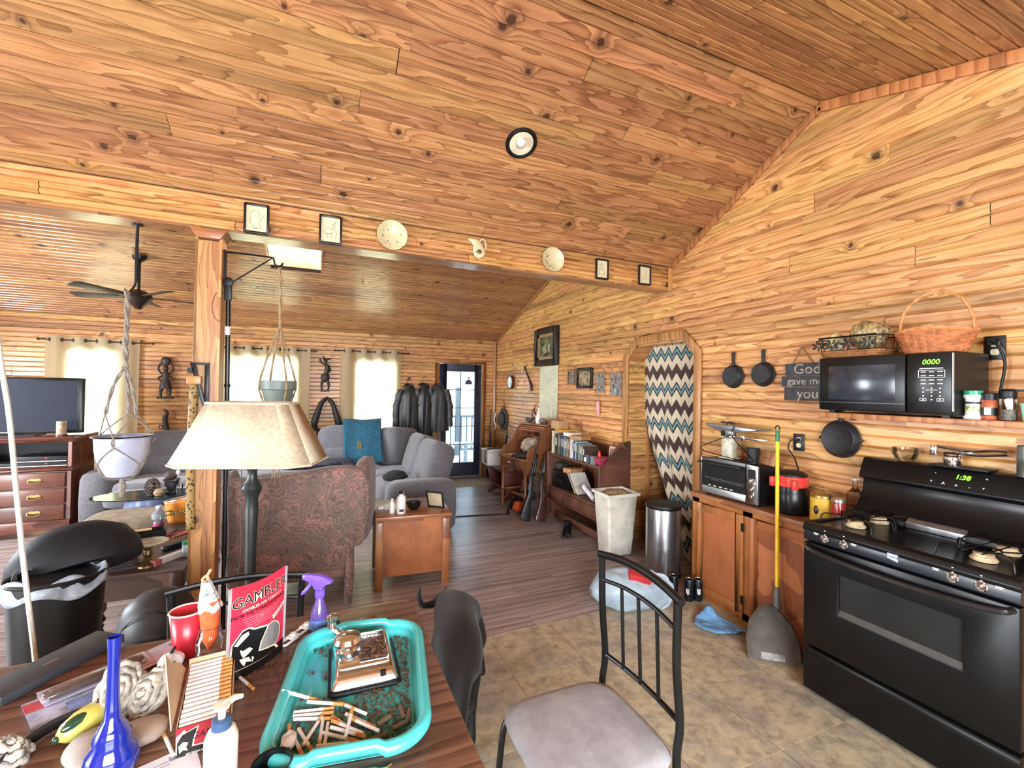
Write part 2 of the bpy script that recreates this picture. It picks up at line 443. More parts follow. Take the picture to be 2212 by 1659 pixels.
# ---------------------------------------------------------------- right wall with the doorway
DY0, DY1, DZ = 2.995, 3.915, 2.085
wr = MB()
def wseg(y0, y1, z0, z1): wr.box(RW+0.016, y0, z0, RW+0.15, y1, z1)
wr.prism([(YB-0.1, -0.1), (DY0, -0.1), (DY0, DZ+0.03), (DY1+0.016, DZ+0.03), (DY1+0.016, -0.1), (YF+0.1, -0.1), (YF+0.1, 4.4), (YB-0.1, 4.4)], RW+0.016, RW+0.15, 'x')
wall_r = struct('wall_right', wr, BACK, smooth=0)
rnd = srand('wr'); z = 0.0
while z < 4.2:
    zm = z+0.01
    # y-extent under the roofs
    spans = []
    if zm < 2.5: spans = [(YB, YF)]
    else:
        ys = [YB+0.02*i for i in range(int((YF-YB)/0.02)+1)]; cur = None
        for yy in ys:
            ok = ceil_z(yy) > zm
            if ok and cur is None: cur = yy
            if not ok and cur is not None: spans.append((cur, yy)); cur = None
        if cur is not None: spans.append((cur, YF))
    for a, b in spans:
        cuts = [(a, b)]
        if z < DZ-0.02 and a < DY0 and b > DY1: cuts = [(a, DY0), (DY1, b)]
        for c, d in cuts:
            if d-c > 0.04: run(wall_r, (RW, d, z), (0, -1, 0), (0, 0, 1), d-c, PW, PINE, rnd, 0.9, 3.2)
    z += PW
# doorway jambs, inner passage and casing
trim1 = struct('trim_1', MB().prism([(DY0-0.085, 0), (DY0-0.085, 1.99), (DY0+0.115, 2.19), (DY1-0.115, 2.19), (DY1+0.085, 1.99), (DY1+0.085, 0), (DY1, 0), (DY1, 1.955), (DY1-0.15, 2.105), (DY0+0.15, 2.105), (DY0, 1.955), (DY0, 0)], RW-0.022, RW-0.002, 'x'), TRIM, bevel=0.004)
jm = MB()
jm.prism([(DY0+0.15, 2.105), (DY1-0.15, 2.105), (DY1-0.15, 2.2), (DY0+0.15, 2.2)], RW, RW+0.3, 'x')
jm.prism([(DY1, 1.955), (DY1+0.04, 1.99), (DY1-0.11, 2.145), (DY1-0.15, 2.105)], RW, RW+0.3, 'x')
jm.prism([(DY0, 1.955), (DY0-0.04, 1.99), (DY0+0.11, 2.145), (DY0+0.15, 2.105)], RW, RW+0.3, 'x')
jm.box(RW+0.16, DY0-0.03, 0, RW+0.3, DY0, 2.1)
trim2 = struct('trim_2', jm, TRIM)
inner = struct('wall_passage', MB().box(RW+0.15, DY1+0.016, 0, RW+1.25, DY1+0.1, 2.5).box(RW+1.2, 2.2, 0, RW+1.3, DY1+0.1, 2.5).box(RW+0.15, 2.15, 0, RW+1.3, 2.25, 2.5).box(RW+0.15, 2.2, 2.3, RW+1.3, DY1+0.1, 2.4), BACK)
rnd = srand('in'); z = 0
while z < 2.1:
    plank(inner, (RW+0.002, DY1, z), (1, 0, 0), (0, 0, 1), 1.2, PW, PINE); z += PW
make('trim_strip', MB().box(RW+0.235, DY1-0.012, 0, RW+0.29, DY1+0.002, 2.1), TRIM, inner, bevel=0.003)
# ---------------------------------------------------------------- far wall with three windows and the door
WIN = [(-3.13, -2.56), (-1.27, -0.33), (0.55, 1.19)]; WZ = (0.72, 2.06); DX = (1.985, 2.80); DH = 2.08
fwm = MB()
xs = [XL]
for a, b in WIN: xs += [a, b]
xs += [DX[0], DX[1], RW+0.15]
for k in range(0, len(xs)-1, 2): fwm.box(xs[k], YF+0.016, -0.1, xs[k+1], YF+0.16, 2.9)
for a, b in WIN: fwm.box(a, YF+0.016, -0.1, b, YF+0.16, WZ[0]); fwm.box(a, YF+0.016, WZ[1], b, YF+0.16, 2.9)
fwm.box(DX[0], YF+0.016, DH, DX[1], YF+0.16, 2.9)
wall_f = struct('wall_far', fwm, BACK, smooth=0)
rnd = srand('wf'); z = 0
while z < FE+0.02:
    segs = [(XL, RW)]
    def cut(segs, a, b):
        out = []
        for c, d in segs:
            if b <= c or a >= d: out.append((c, d)); continue
            if c < a: out.append((c, a))
            if d > b: out.append((b, d))
        return out
    if WZ[0]-PW < z < WZ[1]-0.02:
        for a, b in WIN: segs = cut(segs, a, b)
    if z < DH-0.02: segs = cut(segs, *DX)
    for c, d in segs: run(wall_f, (c, YF, z), (1, 0, 0), (0, 0, 1), d-c, PW, PINE, rnd, 1.0, 3.4)
    z += PW
# left and back walls (behind and beside the camera) with their own windows
wl = MB()
for a, b, c, d in ((YB, 0.1, -0.1, 4.4), (0.1, 2.1, 2.15, 4.4), (2.1, 3.1, -0.1, 4.4), (3.1, 4.1, -0.1, 0.9), (3.1, 4.1, 2.1, 4.4), (4.1, 4.6, -0.1, 4.4), (4.6, 5.9, -0.1, 0.9), (4.6, 5.9, 2.1, 4.4), (5.9, YF+0.1, -0.1, 4.4)):
    wl.box(XL-0.12, a, c, XL, b, d)
struct('wall_left', wl, PINE, smooth=0)
wb = MB()
for a, b, c, d in ((XL-0.1, -1.2, -0.1, 3.2), (-1.2, 1.4, -0.1, 0.95), (-1.2, 1.4, 2.2, 3.2), (1.4, RW+0.15, -0.1, 3.2)):
    wb.box(a, YB-0.12, c, b, YB, d)
struct('wall_back', wb, PINE, smooth=0)
# ---------------------------------------------------------------- ceilings
def slope(name, y0, z0, y1, z1, mat, seed, skip=None):
    d = V((0, y1-y0, z1-z0)); Ls = d.length; d.normalize(); nrm = V((1, 0, 0)).cross(d)
    c = struct(name, MB(), BACK)
    mb = MB(); a = V((0, y0, z0))-nrm*0.016-d*0.1; b = V((0, y1, z1))-nrm*0.016+d*0.1
    def slab(xa, xb, ta, tb):
        p, q = V((0, y0, z0))-nrm*0.016+d*ta, V((0, y0, z0))-nrm*0.016+d*tb; o = -nrm*0.06
        vs = [(xa, *p.yz), (xb, *p.yz), (xb, *q.yz), (xa, *q.yz)]; vs += [tuple(V(v)+o) for v in vs]
        mb.add(vs, [(0, 1, 2, 3), (7, 6, 5, 4), (0, 4, 5, 1), (1, 5, 6, 2), (2, 6, 7, 3), (3, 7, 4, 0)])
    if skip:
        xa, xb, ta, tb = skip
        slab(XL-0.1, xa, -0.1, Ls+0.1); slab(xb, RW+0.15, -0.1, Ls+0.1); slab(xa, xb, -0.1, ta); slab(xa, xb, tb, Ls+0.1)
    else: slab(XL-0.1, RW+0.15, -0.1, Ls+0.1)
    bpy.data.objects.remove(c)
    c = struct(name, mb, BACK, smooth=0)
    rnd = srand(seed); t = 0
    while t < Ls-0.005:
        w = min(PW, Ls-t); o = V((XL, y0, z0))+d*t
        segs = [(XL, RW)]
        if skip and t+w > skip[2]+0.01 and t < skip[3]-0.01: segs = [(XL, skip[0]), (skip[1], RW)]
        for sa, sb in segs: run(c, (sa, o.y, o.z), (1, 0, 0), d, sb-sa, w, mat, rnd, 1.4, 4.4)
        t += PW
    return c, d, nrm
slope('ceiling', CH[0], CH[1], RIDGE[0], RIDGE[1], PINEC, 'c1')
slope('ceiling', RIDGE[0], RIDGE[1], YB, RIDGE[1]-(RIDGE[0]-YB)*SL2, PINEC, 'c2')
fd = math.hypot(1, FS)
SKX = (-0.60, -0.01); SKY_Y = (6.19, 5.45)
skt = ((YF-SKY_Y[0])*fd, (YF-SKY_Y[1])*fd)
slope('ceiling', YF, FE, 3.5, FE+(YF-3.5)*FS, PINEF, 'c3', (SKX[0], SKX[1], skt[0], skt[1]))
sh = MB()
zz = lambda y: FE+(YF-y)*FS
for a, b in ((SKX[0]-0.02, SKX[0]), (SKX[1], SKX[1]+0.02)):
    sh.prism([(SKY_Y[0], zz(SKY_Y[0])-0.01), (SKY_Y[1], zz(SKY_Y[1])-0.01), (SKY_Y[1], zz(SKY_Y[1])+0.4), (SKY_Y[0], zz(SKY_Y[0])+0.4)], a, b, 'x')
for y_ in (SKY_Y[0], SKY_Y[1]-0.02): sh.box(SKX[0], y_, zz(y_)-0.01, SKX[1], y_+0.02, zz(y_)+0.4)
struct('window_4', sh, PINE)
# header wall above the opening (the boxed beam) and the gable infill over it
hd = struct('wall_header', MB().box(XL, 3.32, 2.60, RW+0.01, 3.46, 4.4), BACK, smooth=0)
rnd = srand('hd')
for z0, w in ((2.59, 0.075), (2.665, 0.075), (2.74, 0.075)):
    run(hd, (XL, 3.305, z0), (1, 0, 0), (0, 0, 1), RW-XL, w, PINE, rnd, 0.8, 3.0, plain=False)
for y0 in (3.305, 3.36, 3.415): run(hd, (XL, y0+0.055, 2.588), (1, 0, 0), (0, -1, 0), RW-XL, 0.055, PINEF, rnd, 1.5, 4, plain=True)
# ---------------------------------------------------------------- trims
def strip(name, pts, w, th, mat, nrm):
    """flat board following a straight line from a to b"""
    a, b = V(pts[0]), V(pts[1]); x = (b-a).normalized(); n = V(nrm); y = n.cross(x)
    m = frame(a, x, y); L = (b-a).length
    return struct(name, MB().box(0, -w/2, 0, L, w/2, th, m), mat, bevel=0.004)
NX = (-1, 0, 0)
strip('trim_3', ((RW, CH[0]+0.01, CH[1]-0.03), (RW, RIDGE[0], RIDGE[1]-0.035)), 0.055, 0.02, TRIM, NX)
strip('trim_4', ((RW, RIDGE[0]+0.01, RIDGE[1]-0.035), (RW, YB, RIDGE[1]-(RIDGE[0]-YB)*SL2-0.035)), 0.065, 0.02, TRIM, NX)
strip('trim_5', ((RW, YF, FE-0.03), (RW, 3.5, FE+(YF-3.5)*FS-0.03)), 0.05, 0.02, TRIM, NX)
strip('trim_6', ((RW-0.02, 3.30, 2.58), (RW-0.02, 3.30, 2.80)), 0.05, 0.02, TRIM, (0, -1, 0))
strip('trim_7', ((RW-0.02, YF-0.02, 0), (RW-0.02, YF-0.02, FE-0.02)), 0.05, 0.03, TRIM, (-0.7, -0.7, 0))
struct('baseboard_right', MB().box(RW-0.016, DY1+0.09, 0.002, RW-0.001, YF, 0.1), TRIM, bevel=0.003)
struct('baseboard_far', MB().box(XL, YF-0.016, 0.002, DX[0]-0.08, YF-0.001, 0.1), TRIM, bevel=0.003)
# ---------------------------------------------------------------- support post
px0, px1, py0 = -0.725, -0.583, 3.315
post = struct('trim_post', MB().box(px0+0.012, py0+0.012, 0, px1-0.012, py0+0.128, 2.59), BACK)
for k in range(2): plank(post, (px0+0.071*(k+1), py0, 0), (0, 0, 1), (-1, 0, 0), 2.52, 0.071, PINE, 'plank', True)
plank(post, (px1, py0+0.14, 0), (0, 0, 1), (0, -1, 0), 2.585, 0.14, PINE, 'plank', True)
plank(post, (px0, py0, 0), (0, 0, 1), (0, 1, 0), 2.585, 0.14, PINE, 'plank', True)
make('capital', MB().prism([(px0-0.03, 2.59), (px0+0.01, 2.53), (px1-0.01, 2.53), (px1+0.03, 2.59)], py0-0.02, py0+0.15, 'y'), TRIM, post, bevel=0.002)
# ---------------------------------------------------------------- windows and the glazed door
PVC = M('white_window_frame', (225, 228, 226), 0.4, var=0.04)
PANE = glass('window_pane', (240, 248, 250))
for k, (a, b) in enumerate(WIN):
    f = MB(); y0, y1 = YF+0.03, YF+0.1
    f.box(a, y0, WZ[0], a+0.04, y1, WZ[1]).box(b-0.04, y0, WZ[0], b, y1, WZ[1]).box(a+0.04, y0, WZ[0], b-0.04, y1, WZ[0]+0.04).box(a+0.04, y0, WZ[1]-0.04, b-0.04, y1, WZ[1])
    mid = (WZ[0]+WZ[1])/2; f.box(a+0.04, y0+0.01, mid-0.02, b-0.04, y1-0.01, mid+0.02)
    if b-a > 0.8: f.box((a+b)/2-0.035, y0, WZ[0]+0.04, (a+b)/2+0.035, y1, WZ[1]-0.04)
    w = struct('window_%d' % (k+1), f, PVC, bevel=0.003)
    for zz0, zz1 in ((WZ[0]+0.04, mid-0.02), (mid+0.02, WZ[1]-0.04)):
        for q in range(2 if b-a > 0.8 else 1):
            xa, xb = (a+0.04, b-0.04) if b-a < 0.8 else ((a+0.04, (a+b)/2-0.035) if q == 0 else ((a+b)/2+0.035, b-0.04))
            make('pane', MB().box(xa, YF+0.06, zz0, xb, YF+0.064, zz1), PANE, w)
NAVY = M('dark_painted_door', (40, 46, 62), 0.4, var=0.1)
cs = MB(); c0, c1, ch = DX[0]-0.075, DX[1]+0.075, DH+0.075
cs.box(c0, YF-0.022, 0, DX[0], YF-0.001, DH).box(DX[1], YF-0.022, 0, c1, YF-0.001, DH).box(c0, YF-0.022, DH, c1, YF-0.001, ch)
struct('trim_8', cs, TRIM, bevel=0.003)
gx0, gx1, gz0, gz1 = 2.135, 2.675, 0.255, 1.935
dm = MB(); y0, y1 = YF+0.02, YF+0.06
dm.box(DX[0]+0.01, y0, 0.02, gx0, y1, DH-0.01).box(gx1, y0, 0.02, DX[1]-0.01, y1, DH-0.01).box(gx0, y0, 0.02, gx1, y1, gz0).box(gx0, y0, gz1, gx1, y1, DH-0.01)
door = struct('door_1', dm, NAVY, bevel=0.004)
mm = MB(); gh = (gz1-gz0)/5
for i in range(1, 5): mm.box(gx0, y0+0.006, gz0+gh*i-0.006, gx1, y1-0.006, gz0+gh*i+0.006)
mm.box((gx0+gx1)/2-0.006, y0+0.007, gz0, (gx0+gx1)/2+0.006, y1-0.007, gz1)
make('muntin_grid', mm, NAVY, door)
for i in range(5):
    for q in range(2):
        xa = gx0 if q == 0 else (gx0+gx1)/2+0.006; xb = (gx0+gx1)/2-0.006 if q == 0 else gx1
        make('pane', MB().box(xa, YF+0.038, gz0+gh*i+0.006, xb, YF+0.042, gz0+gh*(i+1)-0.006), PANE, door)
make('door_handle', MB().cyl((DX[0]+0.07, y0, 0.98), (DX[0]+0.07, y0-0.05, 0.98), 0.012).tube([(DX[0]+0.07, y0-0.05, 0.98), (DX[0]+0.17, y0-0.05, 0.98)], 0.009), M('dark_bronze', (50, 42, 36), 0.35, 0.8), door)
make('threshold', MB().box(DX[0], YF-0.02, 0.0, DX[1], YF+0.1, 0.018), M('aluminium', (170, 172, 175), 0.35, 0.9), door)
# ---------------------------------------------------------------- outside the door: porch
struct('ground', MB().box(-30, YF+3.2, -0.35, 30, 60, -0.3).box(-30, YF+0.17, -0.08, 30, YF+3.2, -0.05), M('pale_concrete', (205, 200, 192), 0.8))
struct('ground', MB().box(-60, -40, -0.4, -4.95, 60, -0.35).box(-60, -60, -0.4, 60, -1.95, -0.35), M('pale_grass', (150, 150, 120), 0.9))

struct('porch_roof', MB().box(-8, -5.6, 2.62, 8, YB-0.13, 2.7), BACK)  # unseen slab added behind the back wall to block sun at its window
struct('porch_roof', MB().box(-8.4, -1.7, 2.62, XL-0.13, 2.7, 2.7), BACK)  # second added slab, out of view, keeps the sun off the patio door
# ================================================================ kitchen wall
def pw(name, mb, mat, root, **kw):
    """part given in world coordinates"""
    if kw.pop('isl', False): return [pw(name, m, mat, root, **kw) for m in islands(mb)][-1]
    o = make(name, mb, mat, root, **kw)
    if root.parent is None: o.location = -root.location
    return o
def ringplate(mb, xa, xb, o, i):
    """plate facing -x with a rectangular hole: o outer, i inner (y0, y1, z0, z1)"""
    vs = []
    for x in (xa, xb):
        for a, b, c, d in (o, i): vs += [(x, a, c), (x, b, c), (x, b, d), (x, a, d)]
    fs = []
    for k in range(4):
        j = (k+1) % 4; fs += [(k, j, 4+j, 4+k), (8+k, 12+k, 12+j, 8+j), (k, 8+k, 8+j, j), (4+k, 4+j, 12+j, 12+k)]
    return mb.add(vs, fs)
def wtext(name, body, size, o, x, y, mat, root, **kw):
    m = frame(o, x, y)
    if root.parent is None: m = Matrix.Translation(-root.location) @ m
    return text(name, body, size, m, mat, root, **kw)
WL = (0, -1, 0)          # reading direction on the right wall
BLACKE = M('black_enamel', (11, 11, 12), 0.3, var=0.05, Specular_IOR_Level=0.3)
BLACKP = M('black_plastic', (13, 13, 15), 0.45, var=0.1, Specular_IOR_Level=0.35)
BLACKM = M('black_painted_metal', (10, 10, 11), 0.36, var=0.1, Specular_IOR_Level=0.35)
IRON = M('cast_iron', (34, 34, 36), 0.5, 0.3, var=0.25, scale=30, bump=0.3)
CHROME = M('chrome', (225, 226, 228), 0.12, 1.0, var=0.02)
STEEL = M('brushed_steel', (176, 178, 180), 0.3, 0.9, var=0.06)
WHITEP = M('white_plastic', (226, 226, 222), 0.4, var=0.04)
WHITEI = M('white_print', (222, 222, 218), 0.6, var=0.02)
DKGLASS = M('dark_oven_glass', (36, 36, 35), 0.2, var=0.15, scale=3, Specular_IOR_Level=0.25)
GREEN_LED = emis('green_display', (110, 240, 40), 2.2)
CABW = wood('cabinet_oak', (176, 112, 66), (154, 90, 48), (112, 62, 32), rough=0.45, knots=False, gs=1.6, rv=0.08, lengthaxis=2)
CLEAR = glass('clear_glass', (250, 252, 251), 0.03)
GLASSB = glass('bottle_glass', (244, 246, 244), 0.05)
# ---- base cabinet: face frame, two raised doors, worktop of its own
c0 = thing('base_cabinet', 'low oak base cabinet with two doors between the steel bin and the black stove', 'cabinet', (2.93, 2.2, 0))
cx, ya, yb = 2.79, 1.62, 2.72
pw('body', MB().box(cx+0.02, ya, 0.005, 3.06, yb, 0.775), CABW, c0)
ff = MB()
for a, b, z0, z1 in ((2.655, yb, 0, 0.775), (2.18, 2.26, 0, 0.775), (ya, 1.70, 0, 0.775), (ya, yb, 0.735, 0.775), (ya, yb, 0.0, 0.055)): ff.box(cx, a, z0+0.003, cx+0.022, b, z1)
pw('face_frame', ff, CABW, c0, bevel=0.002)
for a, b in ((2.245, 2.662), (1.69, 2.195)):
    d = MB(); x = cx-0.018; z0, z1 = 0.045, 0.745
    d.box(x, a, z0, cx, a+0.06, z1).box(x, b-0.06, z0, cx, b, z1).box(x, a+0.06, z0, cx, b-0.06, z0+0.06).box(x, a+0.06, z1-0.06, cx, b-0.06, z1)
    dr = pw('door', d, CABW, c0, bevel=0.004)
    pw('door_panel', MB().box(x+0.01, a+0.055, z0+0.055, cx, b-0.055, z1-0.055), CABW, dr)
    hy = a+0.006
    for hz in (0.15, 0.66): pw('hinge', MB().box(x-0.003, hy-0.012, hz-0.03, x+0.004, hy+0.008, hz+0.03).cyl((x-0.003, hy-0.01, hz-0.03), (x-0.003, hy-0.01, hz+0.03), 0.005), M('dark_hinge', (40, 34, 30), 0.4, 0.7), dr)
solo('worktop', 'worn wooden worktop on the low oak cabinet under the toaster oven', 'counter', MB().box(2.775, 1.61, 0.778, 3.065, 2.735, 0.815), wood('worktop_wood', (168, 116, 74), (140, 92, 56), (96, 60, 36), 0.4, knots=False, lengthaxis=1), bevel=0.004)
# ---- stove
st = thing('stove', 'black gas stove with oven window and lower drawer at the right edge', 'stove', (2.75, 1.19, 0))
sy0, sy1, sx = 0.775, 1.60, 2.44
pw('body', MB().box(sx+0.045, sy0+0.004, 0.02, 3.05, sy1-0.004, 0.885), BLACKE, st, bevel=0.004)
pw('cooktop', MB().prism([(sx+0.0, 0.875), (sx-0.004, 0.89), (sx+0.006, 0.914), (sx+0.03, 0.922), (sx+0.06, 0.912), (2.9, 0.912), (2.93, 0.93), (2.93, 0.875)], sy0, sy1, 'y'), BLACKE, st, bevel=0.003)
pw('side_rim', MB().box(sx+0.02, sy1-0.03, 0.905, 2.93, sy1-0.001, 0.922).box(sx+0.02, sy0+0.001, 0.905, 2.93, sy0+0.03, 0.922), BLACKE, st, bevel=0.005, isl=True)
pw('control_panel', MB().prism([(sx+0.002, 0.875), (sx+0.0, 0.83), (sx+0.01, 0.822), (sx+0.05, 0.822), (sx+0.05, 0.885)], sy0+0.002, sy1-0.002, 'y'), M('dark_blue_enamel', (24, 28, 36), 0.3, var=0.05), st, bevel=0.003)
pw('backguard', MB().prism([(2.88, 0.9), (2.885, 0.94), (2.93, 0.985), (2.975, 1.06), (2.982, 1.118), (2.94, 1.13), (2.936, 1.142), (2.982, 1.238), (3.0, 1.246), (3.055, 1.246), (3.055, 0.9)], sy0, sy1, 'y'), BLACKE, st, bevel=0.004)
n_ = V((-0.9, 0, 0.42)).normalized()
def bgp(y, t): return (2.936+(2.982-2.936)*t-0.002, y, 1.142+(1.238-1.142)*t)
upv = V((2.982-2.936, 0, 1.238-1.142))
wtext('display', '1:38', 0.034, bgp(1.147, 0.66), WL, upv, GREEN_LED, st, shear=0.15, bold=0.0005)
for y, t, s in ((1.255, 0.75, '-'), (1.265, 0.3, 'v'), (1.215, 0.26, 'A'), (1.165, 0.26, 'o'), (1.115, 0.24, '-'), (1.065, 0.3, 'v'), (1.06, 0.72, '^')):
    wtext('panel_symbol', s, 0.02, bgp(y, t), WL, upv, WHITEI, st)
# oven door
dm = MB(); x0 = sx; wy0, wy1, wz0, wz1 = 0.945, 1.42, 0.49, 0.695
ringplate(dm, x0, x0+0.045, (sy0+0.003, sy1-0.003, 0.272, 0.815), (wy0, wy1, wz0, wz1))
dr = pw('oven_door', dm, BLACKE, st, bevel=0.006)
pw('oven_window', MB().box(x0+0.012, wy0-0.004, wz0-0.004, x0+0.018, wy1+0.004, wz1+0.004), DKGLASS, dr)
pw('window_ledge', MB().prism([(x0+0.003, wz0-0.001), (x0+0.013, wz0+0.03), (x0+0.013, wz0-0.001)], wy0, wy1, 'y'), M('dusty_ledge', (58, 54, 48), 0.6), dr)
pw('handle', MB().tube(spline([(x0, 1.575, 0.8), (x0-0.035, 1.545, 0.792), (x0-0.055, 1.40, 0.782), (x0-0.062, 1.187, 0.777), (x0-0.055, 0.97, 0.782), (x0-0.035, 0.83, 0.792), (x0, 0.80, 0.8)], 6), 0.013, 10), M('glossy_black_handle', (22, 24, 28), 0.16, var=0.03, Coat_Weight=0.6), dr)
pw('drawer', MB().prism([(x0+0.045, 0.255), (x0+0.004, 0.255), (x0-0.004, 0.235), (x0+0.0, 0.21), (x0+0.004, 0.03), (x0+0.045, 0.02)], sy0+0.003, sy1-0.003, 'y'), BLACKE, st, bevel=0.004)
for y in (1.486, 1.394, 0.975, 0.887):
    k = pw('knob_bezel', MB().lathe([(0.019, 0), (0.021, 0.004), (0.017, 0.006), (0.0165, 0.002)], n=20, mtx=frame((x0, y, 0.857), WL, (0, 0, 1))), CHROME, st)
    pw('knob_stem', MB().lathe([(0.006, 0), (0.006, 0.016), (0.004, 0.018), (0, 0.018)], n=10, mtx=frame((x0, y, 0.857), WL, (0, 0, 1))), CHROME, k)
    pw('mark', MB().box(x0-0.0015, y-0.003, 0.878, x0+0.004, y+0.003, 0.9), WHITEI, st)
for y in (1.53, 1.35, 1.03, 0.835): pw('mark', MB().box(x0-0.001, y-0.012, 0.872, x0+0.003, y+0.012, 0.875).box(x0-0.001, y-0.008, 0.866, x0+0.003, y+0.012, 0.869), WHITEI, st)
pw('emblem', MB().prism([(1.208, 0.858), (1.166, 0.849), (1.166, 0.861), (1.172, 0.866), (1.166, 0.871), (1.166, 0.884), (1.208, 0.888), (1.208, 0.873), (1.202, 0.873), (1.208, 0.869)], x0-0.002, x0+0.004, 'x'), M('silver_emblem', (190, 196, 204), 0.35, 0.4), st)
pw('emblem', MB().box(x0-0.0035, 1.168, 0.8665, x0-0.002, 1.198, 0.8685), BLACKE, st)
pw('oven_vent', MB().prism([(2.865, 0.915), (2.862, 0.945), (2.885, 0.965), (2.9, 0.965), (2.9, 0.915)], 1.10, 1.335, 'y'), STEEL, st, bevel=0.003)
CAP = M('worn_burner_cap', (196, 176, 140), 0.5, var=0.2, scale=40)
for bx, by in ((2.62, 1.44), (2.83, 1.44), (2.62, 0.945), (2.83, 0.945)):
    b = pw('burner', MB().lathe([(0.042, 0), (0.045, 0.008), (0.038, 0.014), (0.038, 0.018), (0.032, 0.02), (0.034, 0.03), (0.02, 0.034), (0, 0.034)], (bx, by, 0.914), 24), CAP, st)
    g = MB(); zt = 0.962
    for sx_, sy_ in ((1, 1), (1, -1), (-1, 1), (-1, -1)):
        g.tube(spline([(bx+sx_*0.02, by+sy_*0.05, zt), (bx+sx_*0.05, by+sy_*0.085, zt+0.004), (bx+sx_*0.085, by+sy_*0.115, zt), (bx+sx_*0.095, by+sy_*0.125, 0.914)], 4), 0.0035, 6)
    g.tube(arc((bx, by, zt), 0.054, 0, 2*PI, 20)[:-1], 0.0035, 6, closed=True)
    g.tube([(bx-0.1, by-0.03, zt), (bx-0.05, by-0.03, zt), (bx+0.05, by-0.03, zt), (bx+0.1, by-0.03, zt)], 0.003, 6).tube([(bx-0.1, by+0.03, zt), (bx+0.1, by+0.03, zt)], 0.003, 6)
    pw('grate', g, BLACKM, st)
# ---- things standing on the stove's backguard
CLEARF = glass('clear_glass_bowl', (253, 253, 250), 0.04)
solo('glass_bowl', 'small clear glass bowl on top of the stove backguard', 'bowl', MB().lathe([(0.03, 0), (0.045, 0.012), (0.062, 0.05), (0.058, 0.07), (0.062, 0.075), (0.055, 0.074), (0.054, 0.05), (0.04, 0.016), (0, 0.01)], n=24), CLEARF, (3.015, 1.408, 1.247))
solo('black_tray', 'small flat black tray under the chrome press on the backguard', 'tray', MB().box(-0.05, -0.115, 0, 0.05, 0.115, 0.012), BLACKP, (3.005, 1.165, 1.247), bevel=0.004)
pr = thing('hand_press', 'chrome hand press with ribbed cup and long handles above the stove display', 'press', (3.0, 1.2, 1.26))
make('cup', MB().lathe([(0.032, 0), (0.036, 0.02), (0.038, 0.04), (0.036, 0.044), (0.039, 0.05), (0.037, 0.056), (0.04, 0.062), (0.034, 0.062)], n=24), CHROME, pr, )
make('handle', MB().tube(spline([(0.0, 0.085, 0.085), (0, 0.05, 0.088), (0, -0.06, 0.078), (0, -0.14, 0.09), (0, -0.2, 0.095)], 5), [0.009]*11+[0.007]*10, 8), CHROME, pr)
make('handle', MB().tube(spline([(0, -0.03, 0.064), (0, -0.09, 0.062), (0, -0.16, 0.072), (0, -0.2, 0.08)], 5), 0.008, 8), CHROME, pr)
make('hinge_block', MB().box(-0.014, 0.06, 0.04, 0.014, 0.09, 0.095), CHROME, pr, bevel=0.003)
solo('metal_canister', 'grey metal canister standing at the right end of the stove backguard', 'canister', MB().lathe([(0.045, 0), (0.045, 0.07), (0.047, 0.073), (0.047, 0.08), (0.044, 0.082), (0.044, 0.14), (0.04, 0.145), (0, 0.145)], n=24), M('galvanised', (130, 134, 132), 0.35, 0.8), (3.0, 0.925, 1.247))
# ---- wall shelf with microwave
sh = thing('wall_shelf', 'long pine wall shelf holding the black microwave and spice jars', 'shelf', (2.9, 0.9, 1.47))
pw('board', MB().box(2.745, -0.6, 1.478, 3.078, 1.715, 1.508), TRIM, sh, bevel=0.004)
pw('bracket', MB().prism([(3.077, 1.478), (2.80, 1.478), (3.04, 1.466), (3.077, 1.45)], 1.69, 1.715, 'y'), TRIM, sh)
mw = thing('microwave', 'black microwave oven with green digits on the pine wall shelf', 'microwave', (2.87, 1.38, 1.51))
m0, m1, mz0, mz1, mx = 1.08, 1.685, 1.522, 1.826, 2.70
pw('casing', MB().box(mx+0.03, m0, mz0, 3.045, m1, mz1), BLACKP, mw, bevel=0.006)
pw('foot', MB().box(mx+0.05, m0+0.03, 1.509, mx+0.08, m0+0.06, mz0).box(mx+0.05, m1-0.06, 1.509, mx+0.08, m1-0.03, mz0), BLACKP, mw, isl=True)
pw('door', MB().box(mx, 1.262, mz0+0.004, mx+0.03, m1, mz1-0.004), BLACKE, mw, bevel=0.008)
pw('window', MB().box(mx-0.0015, 1.305, 1.585, mx+0.005, 1.63, 1.775), M('microwave_window', (44, 48, 56), 0.18, var=0.3, scale=8), mw, bevel=0.004)
pw('door_trim', MB().box(mx-0.004, 1.262, 1.567, mx+0.003, m1-0.004, 1.573).box(mx-0.002, m1-0.012, mz0+0.01, mx+0.003, m1-0.008, mz1-0.01), BLACKE, mw)
pw('control_panel', MB().box(mx, m0, mz0+0.004, mx+0.03, 1.258, mz1-0.004), BLACKE, mw, bevel=0.008)
wtext('display', '0000', 0.034, (mx-0.001, 1.162, 1.776), WL, (0, 0, 1), GREEN_LED, mw, shear=0.2)
pw('silver_edge', MB().box(mx+0.002, m0-0.001, mz0+0.02, mx+0.012, m0+0.002, mz1-0.01), STEEL, mw)
lab = MB(); F = mx-0.001
lab.box(F, 1.115, 1.744, F+0.003, 1.205, 1.748)
def rect_out(mb, ya, yb, za, zb, w=0.0018):
    mb.box(F, ya, za, F+0.003, yb, za+w).box(F, ya, zb-w, F+0.003, yb, zb).box(F, ya, za, F+0.003, ya+w, zb).box(F, yb-w, za, F+0.003, yb, zb)
rect_out(lab, 1.108, 1.21, 1.702, 1.738)
